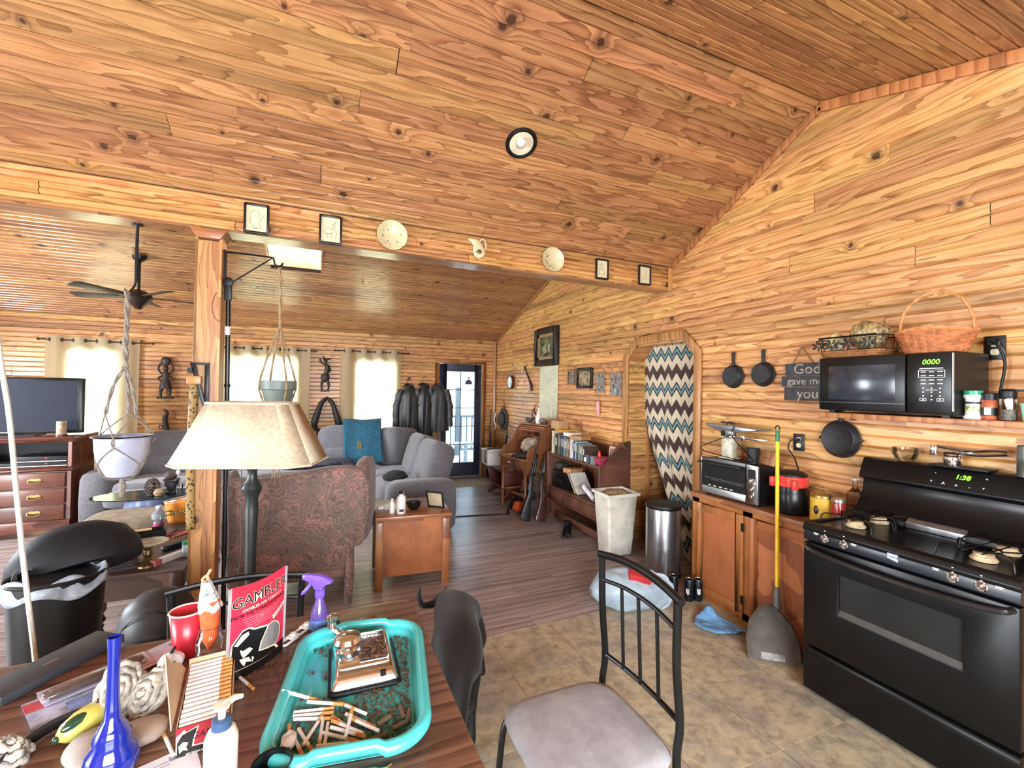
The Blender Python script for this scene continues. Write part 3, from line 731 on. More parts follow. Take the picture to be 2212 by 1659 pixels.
for zi in (1.729, 1.711, 1.690, 1.672):
    for yi in (1.19, 1.158, 1.126): lab.box(F, yi-0.010, zi-0.002, F+0.003, yi+0.010, zi+0.002)
for zi in (1.65, 1.631, 1.613, 1.595):
    for yi in (1.19, 1.158, 1.126): lab.lathe([(0.0035, 0), (0.0035, 0.002), (0, 0.002)], n=8, mtx=frame((F+0.002, yi, zi), WL, (0, 0, 1)))
lab.box(F, 1.135, 1.6405, F+0.003, 1.181, 1.6425); rect_out(lab, 1.178, 1.204, 1.588, 1.602); rect_out(lab, 1.112, 1.138, 1.588, 1.602)
pw('button_print', lab, WHITEI, mw)
# ---- baskets on the microwave
wk = thing('wicker_basket', 'round-handled orange wicker basket on the right of the microwave top', 'basket', (2.86, 1.212, 1.828))
WICK = M('orange_wicker', (180, 112, 72), 0.5, var=0.25, scale=30); WICK2 = M('pale_wicker', (196, 132, 80), 0.5, var=0.2, scale=30)
bas = MB(); NB = 44
for r in range(11):
    t = r/10.0; pts = []
    for k in range(NB):
        a = 2*PI*k/NB; rr = 1+0.022*math.sin(a*11+r*PI)
        pts.append((math.cos(a)*(0.085+0.035*t)*rr, math.sin(a)*(0.118+0.035*t)*rr, 0.006+t*0.1+0.008*math.cos(2*a)*t))
    bas.tube(pts, 0.0065, 5, closed=True)
make('weave', bas, WICK, wk)
sk = MB()
for k in range(22):
    a = 2*PI*k/22; sk.tube([(math.cos(a)*0.085, math.sin(a)*0.118, 0), (math.cos(a)*0.12, math.sin(a)*0.153, 0.108)], 0.004, 5)
sk.lathe([(0.085, 0.0), (0.085, 0.005), (0, 0.005)], n=20, sy=1.38); make('stakes', sk, WICK, wk)
hd_ = MB(); hp = spline([(0, 0.148, 0.09), (0, 0.146, 0.16), (0, 0.12, 0.245), (0, 0.05, 0.305), (0, -0.03, 0.31), (0, -0.1, 0.265), (0, -0.14, 0.18), (0, -0.15, 0.09)], 6)
for q in range(2): hd_.tube([p+V((math.cos(i*0.9+q*PI)*0.005, 0, math.sin(i*0.9+q*PI)*0.005)) for i, p in enumerate(hp)], 0.006, 6)
make('handle', hd_, WICK2, wk)
make('rim', MB().tube([(math.cos(2*PI*k/40)*0.122, math.sin(2*PI*k/40)*0.155, 0.112+0.008*math.cos(4*PI*k/40)+0.003*(k % 2)) for k in range(40)], 0.009, 6, closed=True), WICK2, wk)
def crumple(rx, ry, rz, n=18, m=12, amt=0.25, seed=1, flat=0.0, fr=3.0):
    """crumpled blob sitting on z=0"""
    from mathutils import noise as NZ
    mb = MB(); off = V((seed*3.1, seed*1.7, seed))
    def fn(u, v):
        th = 2*PI*u; ph = PI*v; d = V((math.sin(ph)*math.cos(th), math.sin(ph)*math.sin(th), -math.cos(ph)))
        k = 1+amt*(NZ.noise(d*fr*0.5+off)+0.6*NZ.noise(d*fr*1.3+off))
        p = V((d.x*rx, d.y*ry, d.z*rz))*k
        return (p.x, p.y, max(p.z+rz*(1-flat), 0.0))
    return mb.grid(fn, n, m, cu=True)
solo('tissue', 'crumpled tan paper sticking out of the orange wicker basket', 'paper', crumple(0.05, 0.055, 0.055, amt=0.5, seed=4), M('tan_tissue', (186, 160, 120), 0.8), (2.86, 1.24, 1.865))
wb = thing('wire_basket', 'long basket of black wire over woven wicker on the left of the microwave top', 'basket', (2.86, 1.567, 1.828))
wm = MB()
for r in range(3):
    wm.tube([(u, v, 0.008+r*0.012+0.002*(k % 2)) for k, (u, v) in enumerate(rrect(0.18+0.01*r, 0.31+0.01*r, 0.05, 6))], 0.006, 5, closed=True)
make('woven_base', wm, M('brown_wicker', (150, 98, 56), 0.6, var=0.3, scale=40), wb)
wr_ = MB()
wr_.tube([(u, v, 0.115) for u, v in rrect(0.22, 0.35, 0.06, 6)], 0.003, 5, closed=True).tube([(u, v, 0.04) for u, v in rrect(0.2, 0.33, 0.055, 6)], 0.003, 5, closed=True)
for k, ((a, b), (c, d)) in enumerate(zip(rrect(0.22, 0.35, 0.06, 6), rrect(0.2, 0.33, 0.055, 6))):
    if k % 2 == 0: wr_.tube([(a, b, 0.115), (c, d, 0.04)], 0.002, 4)
for s in (-1, 1): wr_.tube(spline([(-0.06*s, 0.175*1, 0.115), (-0.03*s, 0.215, 0.1), (0.03*s, 0.215, 0.1), (0.06*s, 0.175, 0.115)], 4), 0.003, 5)
wr_.tube([(-0.11, y, 0.118) for y in (-0.15, -0.05, 0.05, 0.15)], 0.004, 5)
make('wire_frame', wr_, BLACKM, wb)
lf = MB()
for k, y in enumerate((-0.11, -0.01, 0.08, 0.15)):
    for a in range(7):
        t = a*0.9+k; lf.ball((-0.105, y+0.03*math.cos(t), 0.075+0.02*math.sin(t)), (0.004, 0.018, 0.007), 6, 4, Euler((t, 0, 0)).to_matrix().to_4x4())
make('iron_leaves', lf, BLACKM, wb)
solo('bag_of_dried_herbs', 'clear bag of tan dried herbs heaped in the black wire basket', 'bag', crumple(0.07, 0.095, 0.075, 22, 14, 0.25, 2), M('dried_herbs', (150, 128, 84), 0.5, var=0.5, scale=60), (2.86, 1.515, 1.875))
solo('packet', 'crumpled cream and white packet at the left end of the wire basket', 'packet', crumple(0.06, 0.045, 0.05, amt=0.4, seed=9), M('cream_packet', (196, 180, 136), 0.5, var=0.4, scale=25), (2.85, 1.675, 1.875))
# ---- jars on the shelf
pj = thing('cheese_shaker', 'white waisted shaker with green lid beside the microwave', 'jar', (2.80, 1.047, 1.509))
make('bottle', MB().lathe([(0.033, 0), (0.034, 0.008), (0.029, 0.018), (0.027, 0.03), (0.027, 0.09), (0.032, 0.1), (0.034, 0.104), (0.033, 0.112), (0, 0.112)], n=24), WHITEP, pj)
make('lid', MB().lathe([(0.034, 0.112), (0.034, 0.13), (0.032, 0.132), (0, 0.132)], n=28), M('green_lid', (34, 138, 96), 0.35), pj)
make('label', MB().lathe([(0.0275, 0.035), (0.0275, 0.062)], n=24), M('food_label', (186, 196, 140), 0.5, var=0.5, scale=50), pj)
make('print', MB().lathe([(0.0278, 0.07), (0.0278, 0.08)], n=24, ang=2*PI), M('dark_print', (40, 50, 60), 0.5, var=0.6, scale=80), pj)
sj = thing('spice_jar', 'small red-brown spice jar with black cap beside the green-lidded shaker', 'jar', (2.80, 0.992, 1.509))
make('jar', MB().lathe([(0.024, 0), (0.026, 0.004), (0.026, 0.088), (0.022, 0.094), (0, 0.094)], n=20), M('paprika', (164, 84, 52), 0.3, var=0.15), sj)
make('cap', MB().lathe([(0.025, 0.09), (0.025, 0.118), (0.022, 0.122), (0, 0.122)], n=20), BLACKP, sj)
make('label', MB().lathe([(0.0265, 0.018), (0.0265, 0.055)], n=20), BLACKP, sj)
make('paper_label', MB().box(-0.0285, -0.014, 0.022, -0.0262, 0.008, 0.055), WHITEP, sj)
gj = thing('pepper_grinder', 'clear peppercorn jar with black grinder top on the shelf', 'jar', (2.80, 0.932, 1.509))
make('jar', MB().lathe([(0.026, 0), (0.028, 0.004), (0.028, 0.095), (0.024, 0.1)], n=20), CLEAR, gj)
make('peppercorns', MB().lathe([(0.0, 0.003), (0.025, 0.003), (0.025, 0.048), (0, 0.05)], n=18), M('peppercorn', (110, 100, 88), 0.6, var=0.5, scale=150), gj)
make('grinder_top', MB().lathe([(0.028, 0.098), (0.028, 0.13), (0.02, 0.14), (0, 0.14)], n=20).box(-0.008, -0.06, 0.128, 0.008, 0.0, 0.138), BLACKP, gj, bevel=0.002)
make('label', MB().box(-0.0305, -0.024, 0.05, -0.0285, -0.006, 0.098), WHITEP, gj)
solo('green_cup', 'pale green ribbed cup at the right edge on the shelf', 'cup', MB().lathe([(0.022, 0), (0.03, 0.075), (0.032, 0.078), (0.028, 0.076), (0.02, 0.004), (0, 0.004)], n=20), M('pale_green', (150, 206, 186), 0.4), (2.80, 0.865, 1.509))
solo('small_carton', 'small orange printed carton behind the pepper grinder', 'box', MB().box(-0.02, -0.04, 0, 0.02, 0.04, 0.11), M('orange_carton', (190, 112, 60), 0.6, var=0.4, scale=30), (2.93, 0.88, 1.509), bevel=0.001)
# ---- outlets
def outlet(name, y, z, w, h, label, x=RW):
    t = thing(name, label, 'outlet', (x, y, z))
    make('plate', MB().box(-0.007, -w/2, -h/2, -0.0005, w/2, h/2), M('black_plate', (24, 22, 22), 0.35), t, bevel=0.003)
    for s in (-1, 1):
        r = make('receptacle', MB().prism([(u, v+s*0.021) for u, v in rrect(0.032, 0.03, 0.01, 4)], -0.0085, -0.006, 'x'), M('ivory_socket', (206, 196, 160), 0.4), t)
    return t
outlet('power_outlet', 2.05, 1.276, 0.078, 0.12, 'black outlet plate on the wall behind the red slow cooker')
outlet('power_outlet', 1.07, 1.857, 0.078, 0.12, 'black outlet plate on the wall right of the wicker basket')
solo('switch_plate', 'dark switch plate on the wall behind the balance scale', 'switch', MB().box(-0.007, -0.07, -0.06, -0.0005, 0.07, 0.06).box(-0.012, -0.04, -0.012, -0.006, -0.03, 0.012).box(-0.012, 0.03, -0.012, -0.006, 0.04, 0.012), M('dark_plate', (44, 34, 30), 0.4), (RW, 2.635, 1.318), bevel=0.002)
pw('power_cord', MB().box(3.03, 1.055, 1.87, 3.069, 1.085, 1.9).tube(spline([(3.035, 1.07, 1.885), (3.02, 1.04, 1.86), (3.03, 1.02, 1.78), (3.03, 1.03, 1.68), (3.03, 1.04, 1.62), (3.02, 1.06, 1.54)], 6), 0.006, 7), BLACKP, mw)
CORD2 = (MB().box(3.04, 2.035, 1.285, 3.069, 2.06, 1.305).tube(spline([(3.045, 2.05, 1.295), (3.03, 2.08, 1.285), (3.025, 2.09, 1.23), (3.03, 2.05, 1.17), (3.0, 2.0, 1.09)], 6), 0.005, 7))
# ---- skillets
def skillet(y, z, R, hl, label, tilt=0.0):
    t = thing('iron_skillet', label, 'skillet', (RW-0.004, y, z), group=None)
    m = frame((0, 0, 0), WL, (0, 0, 1))
    # bottom faces the room; rim towards the wall
    make('pan', MB().lathe([(R*1.0, 0.004), (R*1.02, 0.01), (R*0.98, 0.012), (R*0.84, 0.046), (R*0.80, 0.05), (R*0.76, 0.047), (0, 0.046)], n=32, mtx=m), IRON, t)
    make('spout', MB().prism([(-R*0.9, 0.2*R), (-R*1.13, 0), (-R*0.9, -0.2*R)], 0.005, 0.02, 'z', m).prism([(R*0.9, 0.2*R), (R*1.13, 0), (R*0.9, -0.2*R)], 0.005, 0.02, 'z', m), IRON, t, bevel=0.003, isl=True)
    hp = [(-0.018, R*0.9), (-0.010, R*1.15), (-0.012, R*1.5+hl*0.2), (-0.016, R+hl*0.85), (-0.009, R+hl), (0.009, R+hl), (0.016, R+hl*0.85), (0.012, R*1.5+hl*0.2), (0.010, R*1.15), (0.018, R*0.9)]
    make('handle', MB().prism(hp, 0.006, 0.02, 'z', m), IRON, t, bevel=0.004)
    make('nail', MB().cyl((0.004, 0, R+hl*0.93), (-0.024, 0, R+hl*0.93), 0.003, 6), STEEL, t)
    return t
skillet(2.582, 1.748, 0.094, 0.105, 'left of the two small cast iron skillets above the balance scale')
skillet(2.318, 1.758, 0.092, 0.098, 'right of the two small cast iron skillets, nearest the lettered sign')
skillet(1.775, 1.330, 0.118, 0.04, 'larger cast iron skillet hanging just below the wall shelf')
# ---- lettered sign
sg = thing('lettered_sign', 'dark three-board sign lettered God gave me you beside the microwave', 'sign', (RW-0.012, 1.98, 1.7))
SLATE = M('worn_slate_paint', (58, 62, 68), 0.6, var=0.25, scale=30); CREAMI = M('cream_lettering', (176, 164, 150), 0.7, var=0.25, scale=50)
for (ya, yb, za, zb, s, ty, sz) in ((1.80, 2.145, 1.742, 1.826, 'God', 1.99, 0.1), (1.79, 2.172, 1.664, 1.738, 'gave me', 2.005, 0.072), (1.80, 2.152, 1.568, 1.66, 'you', 1.985, 0.095)):
    b = pw('board', MB().box(RW-0.016, ya, za, RW-0.003, yb, zb), SLATE, sg, bevel=0.002)
    wtext('lettering', s, sz, (RW-0.0165, ty, (za+zb)/2), WL, (0, 0, 1), CREAMI, b, sx=1.05)
pw('string', MB().tube([(RW-0.01, 2.09, 1.824), (RW-0.012, 2.03, 1.945), (RW-0.01, 1.95, 1.824)], 0.002, 5).tube([(RW-0.012, 2.095, 1.824), (RW-0.014, 2.032, 1.94), (RW-0.012, 1.955, 1.824)], 0.002, 5), M('jute_string', (150, 116, 76), 0.8), sg)
# ---- toaster oven and the things on it
to = thing('toaster_oven', 'steel fronted toaster oven on the worktop by the doorway', 'oven', (2.93, 2.4, 0.815))
a, b, z0, z1, fx = 2.155, 2.66, 0.835, 1.10, 2.805
pw('casing', MB().box(fx+0.015, a+0.004, z0, 3.05, b-0.004, z1), BLACKP, to, bevel=0.012)
pw('foot', MB().box(fx+0.03, a+0.02, 0.816, fx+0.07, a+0.06, z0).box(fx+0.03, b-0.06, 0.816, fx+0.07, b-0.02, z0).box(2.98, a+0.02, 0.816, 3.02, a+0.06, z0), BLACKP, to, bevel=0.004, isl=True)
pw('front_frame', MB().box(fx, a, z0, fx+0.018, 2.25, z1+0.004).box(fx, b-0.014, z0, fx+0.018, b, z1+0.004).box(fx, 2.25, z0, fx+0.018, b-0.014, z0+0.05).box(fx, 2.25, z1-0.018, fx+0.018, b-0.014, z1+0.004), STEEL, to, bevel=0.004)
dgl = pw('door_glass', MB().box(fx+0.004, 2.25, z0+0.05, fx+0.01, b-0.014, z1-0.018), DKGLASS, to)
pw('rack', MB().box(fx+0.002, 2.27, 0.952, fx+0.0038, b-0.04, 0.955).box(fx+0.002, 2.27, 0.94, fx+0.0038, b-0.1, 0.942), STEEL, dgl)
pw('handle', MB().cyl((fx-0.028, 2.27, z1-0.03), (fx-0.028, b-0.0, z1-0.03), 0.009, 10).box(fx-0.03, 2.275, z1-0.036, fx+0.004, 2.29, z1-0.024).box(fx-0.03, b-0.04, z1-0.036, fx+0.004, b-0.025, z1-0.024), M('dark_steel_handle', (60, 60, 64), 0.25, 0.8), to)
pw('display', MB().box(fx-0.001, 2.175, 1.01, fx+0.004, 2.232, 1.075), BLACKP, to)
for zk, yk in ((0.985, 2.218), (0.975, 2.185), (0.935, 2.205), (0.885, 2.205)):
    pw('knob', MB().lathe([(0.014, 0), (0.013, 0.012), (0.011, 0.014), (0, 0.014)], n=16, mtx=frame((fx, yk, zk), WL, (0, 0, 1))), CHROME, to)
for k in range(5): pw('print', MB().box(fx+0.002, 2.56-k*0.05, z0+0.058, fx+0.0045, 2.585-k*0.05, z0+0.064), WHITEI, to)
pw('emblem', MB().box(fx-0.001, 2.4, z0+0.022, fx+0.002, 2.46, z0+0.03), M('grey_badge', (120, 122, 124), 0.4), to)
sc = thing('balance_scale', 'old balance scale with flat tray and chrome beam on the toaster oven', 'scale', (2.94, 2.48, 1.104))
make('column', MB().box(-0.03, -0.02, 0, 0.03, 0.075, 0.17).box(-0.045, -0.04, 0, 0.045, 0.09, 0.012), M('marbled_enamel', (190, 186, 164), 0.4, var=0.2, scale=30), sc, bevel=0.004)
make('tray', MB().prism([(0.2, 0.255), (0.19, 0.265), (-0.255, 0.25), (-0.25, 0.235), (-0.1, 0.215), (0.1, 0.22)], -0.07, 0.1, 'x').box(-0.01, -0.01, 0.16, 0.02, 0.06, 0.23), M('worn_steel_tray', (150, 154, 160), 0.3, 0.8), sc, bevel=0.004)
make('beam', MB().box(-0.05, -0.33, 0.165, -0.044, 0.0, 0.182).box(-0.055, -0.145, 0.155, -0.04, -0.12, 0.195).cyl((-0.047, 0.01, 0.174), (-0.047, -0.03, 0.174), 0.012), CHROME, sc, bevel=0.001)
solo('wire_hanger', 'bent black wire clothes hanger leaning on the balance scale', 'hanger', MB().tube(spline([(2.86, 2.47, 1.36), (2.86, 2.44, 1.395), (2.86, 2.40, 1.375), (2.86, 2.415, 1.33), (2.86, 2.44, 1.29), (2.85, 2.53, 1.25), (2.845, 2.69, 1.18), (2.84, 2.66, 1.15), (2.84, 2.45, 1.128), (2.84, 2.23, 1.12), (2.845, 2.25, 1.155), (2.855, 2.35, 1.23), (2.86, 2.42, 1.295)], 5), 0.0035, 6), BLACKM)
solo('black_cup', 'matte black tapered cup on top of the toaster oven', 'cup', MB().lathe([(0.034, 0), (0.046, 0.105), (0.047, 0.112), (0.042, 0.112), (0.03, 0.006), (0, 0.006)], n=22), M('matte_black', (24, 24, 26), 0.55), (2.89, 2.262, 1.104))
pq = thing('wooden_plaque', 'small carved wooden plaque leaning behind the black cup', 'plaque', (2.93, 2.19, 1.106), rot=(0.1, 0.25, 0))
make('board', MB().box(-0.008, -0.07, 0, 0.0, 0.07, 0.095), wood('plaque_wood', (196, 146, 90), (172, 120, 66), (130, 84, 44), 0.5, knots=False), pq, bevel=0.003)
make('carving', MB().box(-0.01, -0.05, 0.02, -0.007, 0.05, 0.024).box(-0.01, -0.05, 0.07, -0.007, 0.05, 0.074).box(-0.01, -0.035, 0.04, -0.007, 0.03, 0.055), M('dark_carving', (110, 74, 42), 0.6), pq)
# ---- slow cooker, canisters, bottle
pc = thing('slow_cooker', 'black cooker with red band and black lid beside the yellow pole', 'cooker', (2.93, 2.0, 0.816))
make('base', MB().lathe([(0.095, 0), (0.1, 0.01), (0.098, 0.13), (0.094, 0.14), (0.09, 0.18), (0, 0.18)], n=28), BLACKE, pc)
make('red_band', MB().lathe([(0.092, 0.18), (0.096, 0.185), (0.097, 0.245), (0.092, 0.25), (0, 0.25)], n=28), M('red_enamel', (206, 62, 50), 0.3), pc)
make('handle', MB().box(-0.1, 0.06, 0.17, -0.06, 0.092, 0.235).box(-0.1, -0.092, 0.17, -0.06, -0.06, 0.235), M('red_enamel', (206, 62, 50), 0.3), pc, bevel=0.008, isl=True)
pw('power_cord', CORD2, BLACKP, pc)
make('lid', MB().lathe([(0.094, 0.25), (0.094, 0.262), (0.07, 0.278), (0.02, 0.282), (0, 0.282)], n=28), BLACKP, pc)
yc = thing('yellow_canister', 'yellow canister with gold domed lid and glass knob by the stove', 'canister', (2.925, 1.80, 0.816))
make('body', MB().lathe([(0.062, 0), (0.065, 0.01), (0.065, 0.145), (0.06, 0.15), (0, 0.15)], n=28), M('yellow_tin', (204, 166, 60), 0.4, var=0.12, scale=30), yc)
make('lid', MB().lathe([(0.067, 0.15), (0.067, 0.165), (0.055, 0.182), (0.02, 0.192), (0, 0.192)], n=28), M('gold_metal', (190, 160, 96), 0.28, 0.9), yc)
make('knob', MB().ball((0, 0, 0.202), 0.012, 12, 8), CLEAR, yc)
make('latch', MB().ball((-0.066, -0.005, 0.075), (0.01, 0.014, 0.028), 10, 8), M('dark_latch', (60, 30, 20), 0.3), yc)
rj = thing('red_jar', 'small dark red jar with metal lid beside the yellow canister', 'jar', (2.905, 1.69, 0.816))
make('jar', MB().lathe([(0.036, 0), (0.038, 0.01), (0.038, 0.13), (0.034, 0.145), (0, 0.145)], n=22), M('red_jar_glass', (150, 40, 36), 0.2, var=0.1), rj)
make('lid', MB().lathe([(0.038, 0.145), (0.038, 0.165), (0.034, 0.168), (0, 0.168)], n=22), M('silver_lid', (180, 176, 166), 0.3, 0.9), rj)
gb = thing('glass_bottle', 'clear faceted glass bottle with stopper against the stove backguard', 'bottle', (3.0, 1.652, 0.816))
make('bottle', MB().lathe([(0.036, 0), (0.043, 0.012), (0.045, 0.16), (0.042, 0.2), (0.02, 0.225), (0.014, 0.235), (0.014, 0.265)], n=8), GLASSB, gb, smooth=0)
make('stopper', MB().lathe([(0.012, 0.255), (0.017, 0.27), (0.017, 0.295), (0.008, 0.3), (0, 0.3)], n=10), GLASSB, gb)
# ---- long-handled dustpan
dp = thing('long_handled_dustpan', 'grey upright dustpan with long yellow handle leaning on the cabinet', 'dustpan', (2.6, 1.85, 0))
pa, pb = V((2.425, 1.905, 0.006)), V((2.645, 1.72, 0.006)); nk = V((2.715, 1.945, 0.265)); tp = V((2.755, 1.978, 1.30))
hx = (pb-pa).normalized(); hv = (nk-(pa+pb)/2); hv = (hv-hx*hv.dot(hx)); hn = hx.cross(hv.normalized())
hw = (pb-pa).length/2*1.06
mfr = frame((pa+pb)/2, hx, hv); L_ = hv.length
prof = [(-hw, 0), (-hw*0.99, L_*0.35), (-hw*0.8, L_*0.66), (-hw*0.42, L_*0.9), (-0.02, L_*1.0), (0.02, L_*1.0), (hw*0.42, L_*0.9), (hw*0.8, L_*0.66), (hw*0.99, L_*0.35), (hw, 0)]
GREYP = M('grey_plastic', (96, 92, 86), 0.35, var=0.15)
pan = MB(); n = len(prof)
ins = [(u*0.86, 0.02+v*0.84) for u, v in prof]
pan.prism(prof, -0.012, -0.004, 'z', mfr)
vs = [mfr @ V((u, v, -0.004)) for u, v in prof]+[mfr @ V((u, v, 0.035*min(1, v/L_*2.2)+0.002)) for u, v in ins]
pan.add(vs, [(i, i+1, n+i+1, n+i) for i in range(n-1)])
pw('pan', pan, GREYP, dp, bevel=0)
pw('worn_lip', MB().prism([(-hw*0.55, 0.012), (-hw*0.5, 0.05), (hw*0.35, 0.05), (hw*0.3, 0.012)], -0.004, -0.002, 'z', mfr), M('scuffed_grey', (150, 150, 146), 0.5, var=0.3, scale=40), dp)
pw('socket', MB().tube([nk-V((0, 0, 0.03)), nk+(tp-nk).normalized()*0.11], [0.028, 0.014], 12), GREYP, dp)
pw('pole', MB().tube([nk+(tp-nk).normalized()*0.06, tp], 0.0115, 10), M('yellow_pole', (232, 190, 36), 0.35), dp)
pw('grip', MB().tube([tp, tp+V((0.001, 0.001, 0.075))], 0.0125, 10), M('green_grip', (40, 104, 66), 0.45), dp)
pw('hang_loop', MB().tube(arc((tp.x, tp.y, tp.z+0.088), 0.015, -0.6, PI+0.6, 10, 'yz'), 0.004, 6), BLACKP, dp)
# ---- bins at the doorway
wbn = thing('white_bin', 'tall grubby white plastic bin in front of the doorway', 'bin', (2.73, 3.66, 0))
def frust(x0, y0, x1, y1, X0, Y0, X1, Y1, z0, z1):
    return [(x0, y0, z0), (x1, y0, z0), (x1, y1, z0), (x0, y1, z0), (X0, Y0, z1), (X1, Y0, z1), (X1, Y1, z1), (X0, Y1, z1)]
BINW = M('grubby_white_plastic', (206, 202, 188), 0.45, var=0.12, scale=9)
bn = MB().add(frust(2.60, 3.575, 2.87, 3.76, 2.565, 3.535, 2.905, 3.80, 0.003, 0.60), [(3, 2, 1, 0), (0, 1, 5, 4), (1, 2, 6, 5), (2, 3, 7, 6), (3, 0, 4, 7)])
pw('shell', bn, BINW, wbn, bevel=0.02, seg=3, solid=0.005)
rm = MB(); P = [(2.548, 3.518), (2.922, 3.518), (2.922, 3.817), (2.548, 3.817)]; Q = [(2.572, 3.542), (2.898, 3.542), (2.898, 3.793), (2.572, 3.793)]
vs = []
for z in (0.585, 0.615): vs += [(u, v, z+(0.012 if i > 1 else 0)) for i, (u, v) in enumerate(P)]
vs += [(u, v, 0.615+(0.012 if i > 1 else 0)) for i, (u, v) in enumerate(Q)]+[(u, v, 0.59) for u, v in Q]
fs = []
for r in range(3):
    for i in range(4): fs.append((r*4+i, r*4+(i+1) % 4, r*4+4+(i+1) % 4, r*4+4+i))
pw('rim', rm.add(vs, fs), BINW, wbn, bevel=0.004)
pw('scuff', MB().box(2.70, 3.5535, 0.405, 2.86, 3.556, 0.408).box(2.73, 3.5525, 0.385, 2.80, 3.555, 0.388).box(2.82, 3.551, 0.375, 2.86, 3.554, 0.41), M('dark_scuff', (70, 62, 54), 0.7), wbn)
solo('rubbish', 'tan rubbish showing over the rim of the white bin', 'rubbish', crumple(0.14, 0.1, 0.05, amt=0.3, seed=6), M('tan_rubbish', (150, 124, 88), 0.8, var=0.4, scale=40), (2.735, 3.667, 0.53))
sb = thing('steel_bin', 'round brushed steel bin with black lid by the chevron curtain', 'bin', (2.835, 3.105, 0))
make('drum', MB().lathe([(0.148, 0.02), (0.15, 0.03), (0.15, 0.585), (0.148, 0.59), (0, 0.59)], n=40), M('bin_steel', (170, 172, 176), 0.26, 0.95, var=0.05), sb)
make('base_ring', MB().lathe([(0.152, 0.002), (0.153, 0.025), (0.148, 0.03), (0, 0.03)], n=40), BLACKP, sb)
make('lid', MB().lathe([(0.152, 0.588), (0.156, 0.595), (0.156, 0.615), (0.15, 0.625), (0.13, 0.622), (0.1, 0.632), (0.03, 0.63), (0, 0.632)], n=40), BLACKP, sb)
make('pedal', MB().box(-0.2, -0.03, 0.005, -0.14, 0.03, 0.02), BLACKP, sb, bevel=0.004)
# ---- crocheted chevron curtain in the doorway
def chevron():
    t = NT('chevron_crochet'); tc = t.n('ShaderNodeTexCoord'); sp = t.n('ShaderNodeSeparateXYZ'); t.l(tc.outputs['UV'], sp.inputs[0])
    U, Vv = sp.outputs[0], sp.outputs[1]
    tri = t.math('PINGPONG', t.math('MULTIPLY', U, 1.0), 0.055)
    d = t.math('ADD', Vv, t.math('MULTIPLY', tri, 1.5))
    f = t.math('FRACT', t.math('DIVIDE', d, 0.36))
    x = t.n('ShaderNodeValToRGB'); t.l(f, x.inputs[0]); x.color_ramp.interpolation = 'CONSTANT'
    stops = [(0.0, (60, 38, 34)), (0.20, (204, 190, 164)), (0.44, (40, 30, 32)), (0.505, (104, 148, 152)), (0.60, (40, 30, 32)), (0.67, (204, 190, 164)), (0.93, (60, 38, 34))]
    e = x.color_ramp.elements
    while len(e) < len(stops): e.new(0.5)
    for k, (p, c) in enumerate(stops): e[k].position = p; e[k].color = rgb(*c)
    rows = t.math('FRACT', t.math('DIVIDE', d, 0.014)); ribs = t.math('FRACT', t.math('DIVIDE', U, 0.0092))
    h = t.math('ADD', t.math('PINGPONG', rows, 0.5), t.math('MULTIPLY', t.math('PINGPONG', ribs, 0.5), 0.5))
    hole = t.math('LESS_THAN', t.math('PINGPONG', U, 0.055), 0.003); hole = t.math('MULTIPLY', hole, t.math('GREATER_THAN', rows, 0.6))
    c = t.mix(t.ramp(h, (0.1, (0.28, 0.28, 0.28)), (0.5, (0, 0, 0))), x.outputs[0], rgb(30, 22, 20))
    c = t.mix(hole, c, rgb(30, 20, 16))
    t.base(c); t.set(Roughness=0.95, Sheen_Weight=0.2); t.bump(h, 0.5, 0.006); return t.m
def setuv(o, fn):
    me = o.data; uv = me.uv_layers.new(name='UVMap')
    for lp in me.loops: uv.data[lp.index].uv = fn(lp.vertex_index)
NU, NV = 60, 70; cuv = []
def cfn(u, v):     # u: left(Y 3.95) -> right(Y 3.02), v: top -> bottom
    z = 2.16-v*2.13
    w = max(0, v-0.35)/0.65
    yl = 3.955-0.05*v-0.66*w**1.35; yr = 3.0+0.02*v
    y = yl+(yr-yl)*u
    fold = (0.012+0.03*w)*math.sin(u*22+v*3)*(0.3+v)+0.02*math.sin(u*7+1.0)*v
    cuv.append((u*0.93*0.98, (v*2.13)-0.06*(1-u)*w))
    return (RW+0.215+fold-0.02*w, y, z+0.03*math.sin(u*3.1)*(1 if v < 0.02 else 0))
cm = MB().grid(cfn, NU, NV)
ct = make('chevron_curtain', cm, chevron(), merge=False, smooth=180)
setuv(ct, lambda i: cuv[i]); md = ct.modifiers.new('thickness', 'SOLIDIFY'); md.thickness = 0.006
tag(ct, 'crocheted chevron blanket in brown, cream and teal hung across the doorway', 'curtain')
# ---- on the floor: rubbish bag, cans, cloth
bgt = thing('plastic_bag', 'pale blue plastic rubbish bag lying open on the vinyl floor', 'bag', (2.12, 2.76, 0.0))
PLB = M('pale_blue_bag', (168, 184, 196), 0.35, var=0.12, scale=12, Subsurface_Weight=0.15)
from mathutils import noise as NZ
def bagfn(u, v):
    th = 2*PI*v; t = u
    # axis from the closed tail (left) to the open mouth (right, towards the camera)
    ax = V((-0.24+0.40*t, 0.05-0.16*t*t, 0)); r = (0.02+0.17*math.sin(min(1, t*1.25)*PI*0.62)**0.8)
    n = 0.16*NZ.noise(V((math.cos(th)*2, math.sin(th)*2, t*5+3)))+0.1*NZ.noise(V((math.cos(th)*5, math.sin(th)*5, t*9)))
    r *= 1+n
    side = V((0.25, 0.95, 0)).lerp(V((-0.86, 0.5, 0)), t**1.5).normalized()
    p = ax+side*math.cos(th)*r*1.05+V((0, 0, 1))*max(-0.115, math.sin(th)*r*0.82)
    return (p.x, p.y, p.z+0.12)
make('bag_skin', MB().grid(bagfn, 18, 40, cv=True), PLB, bgt, solid=0.003, smooth=180)
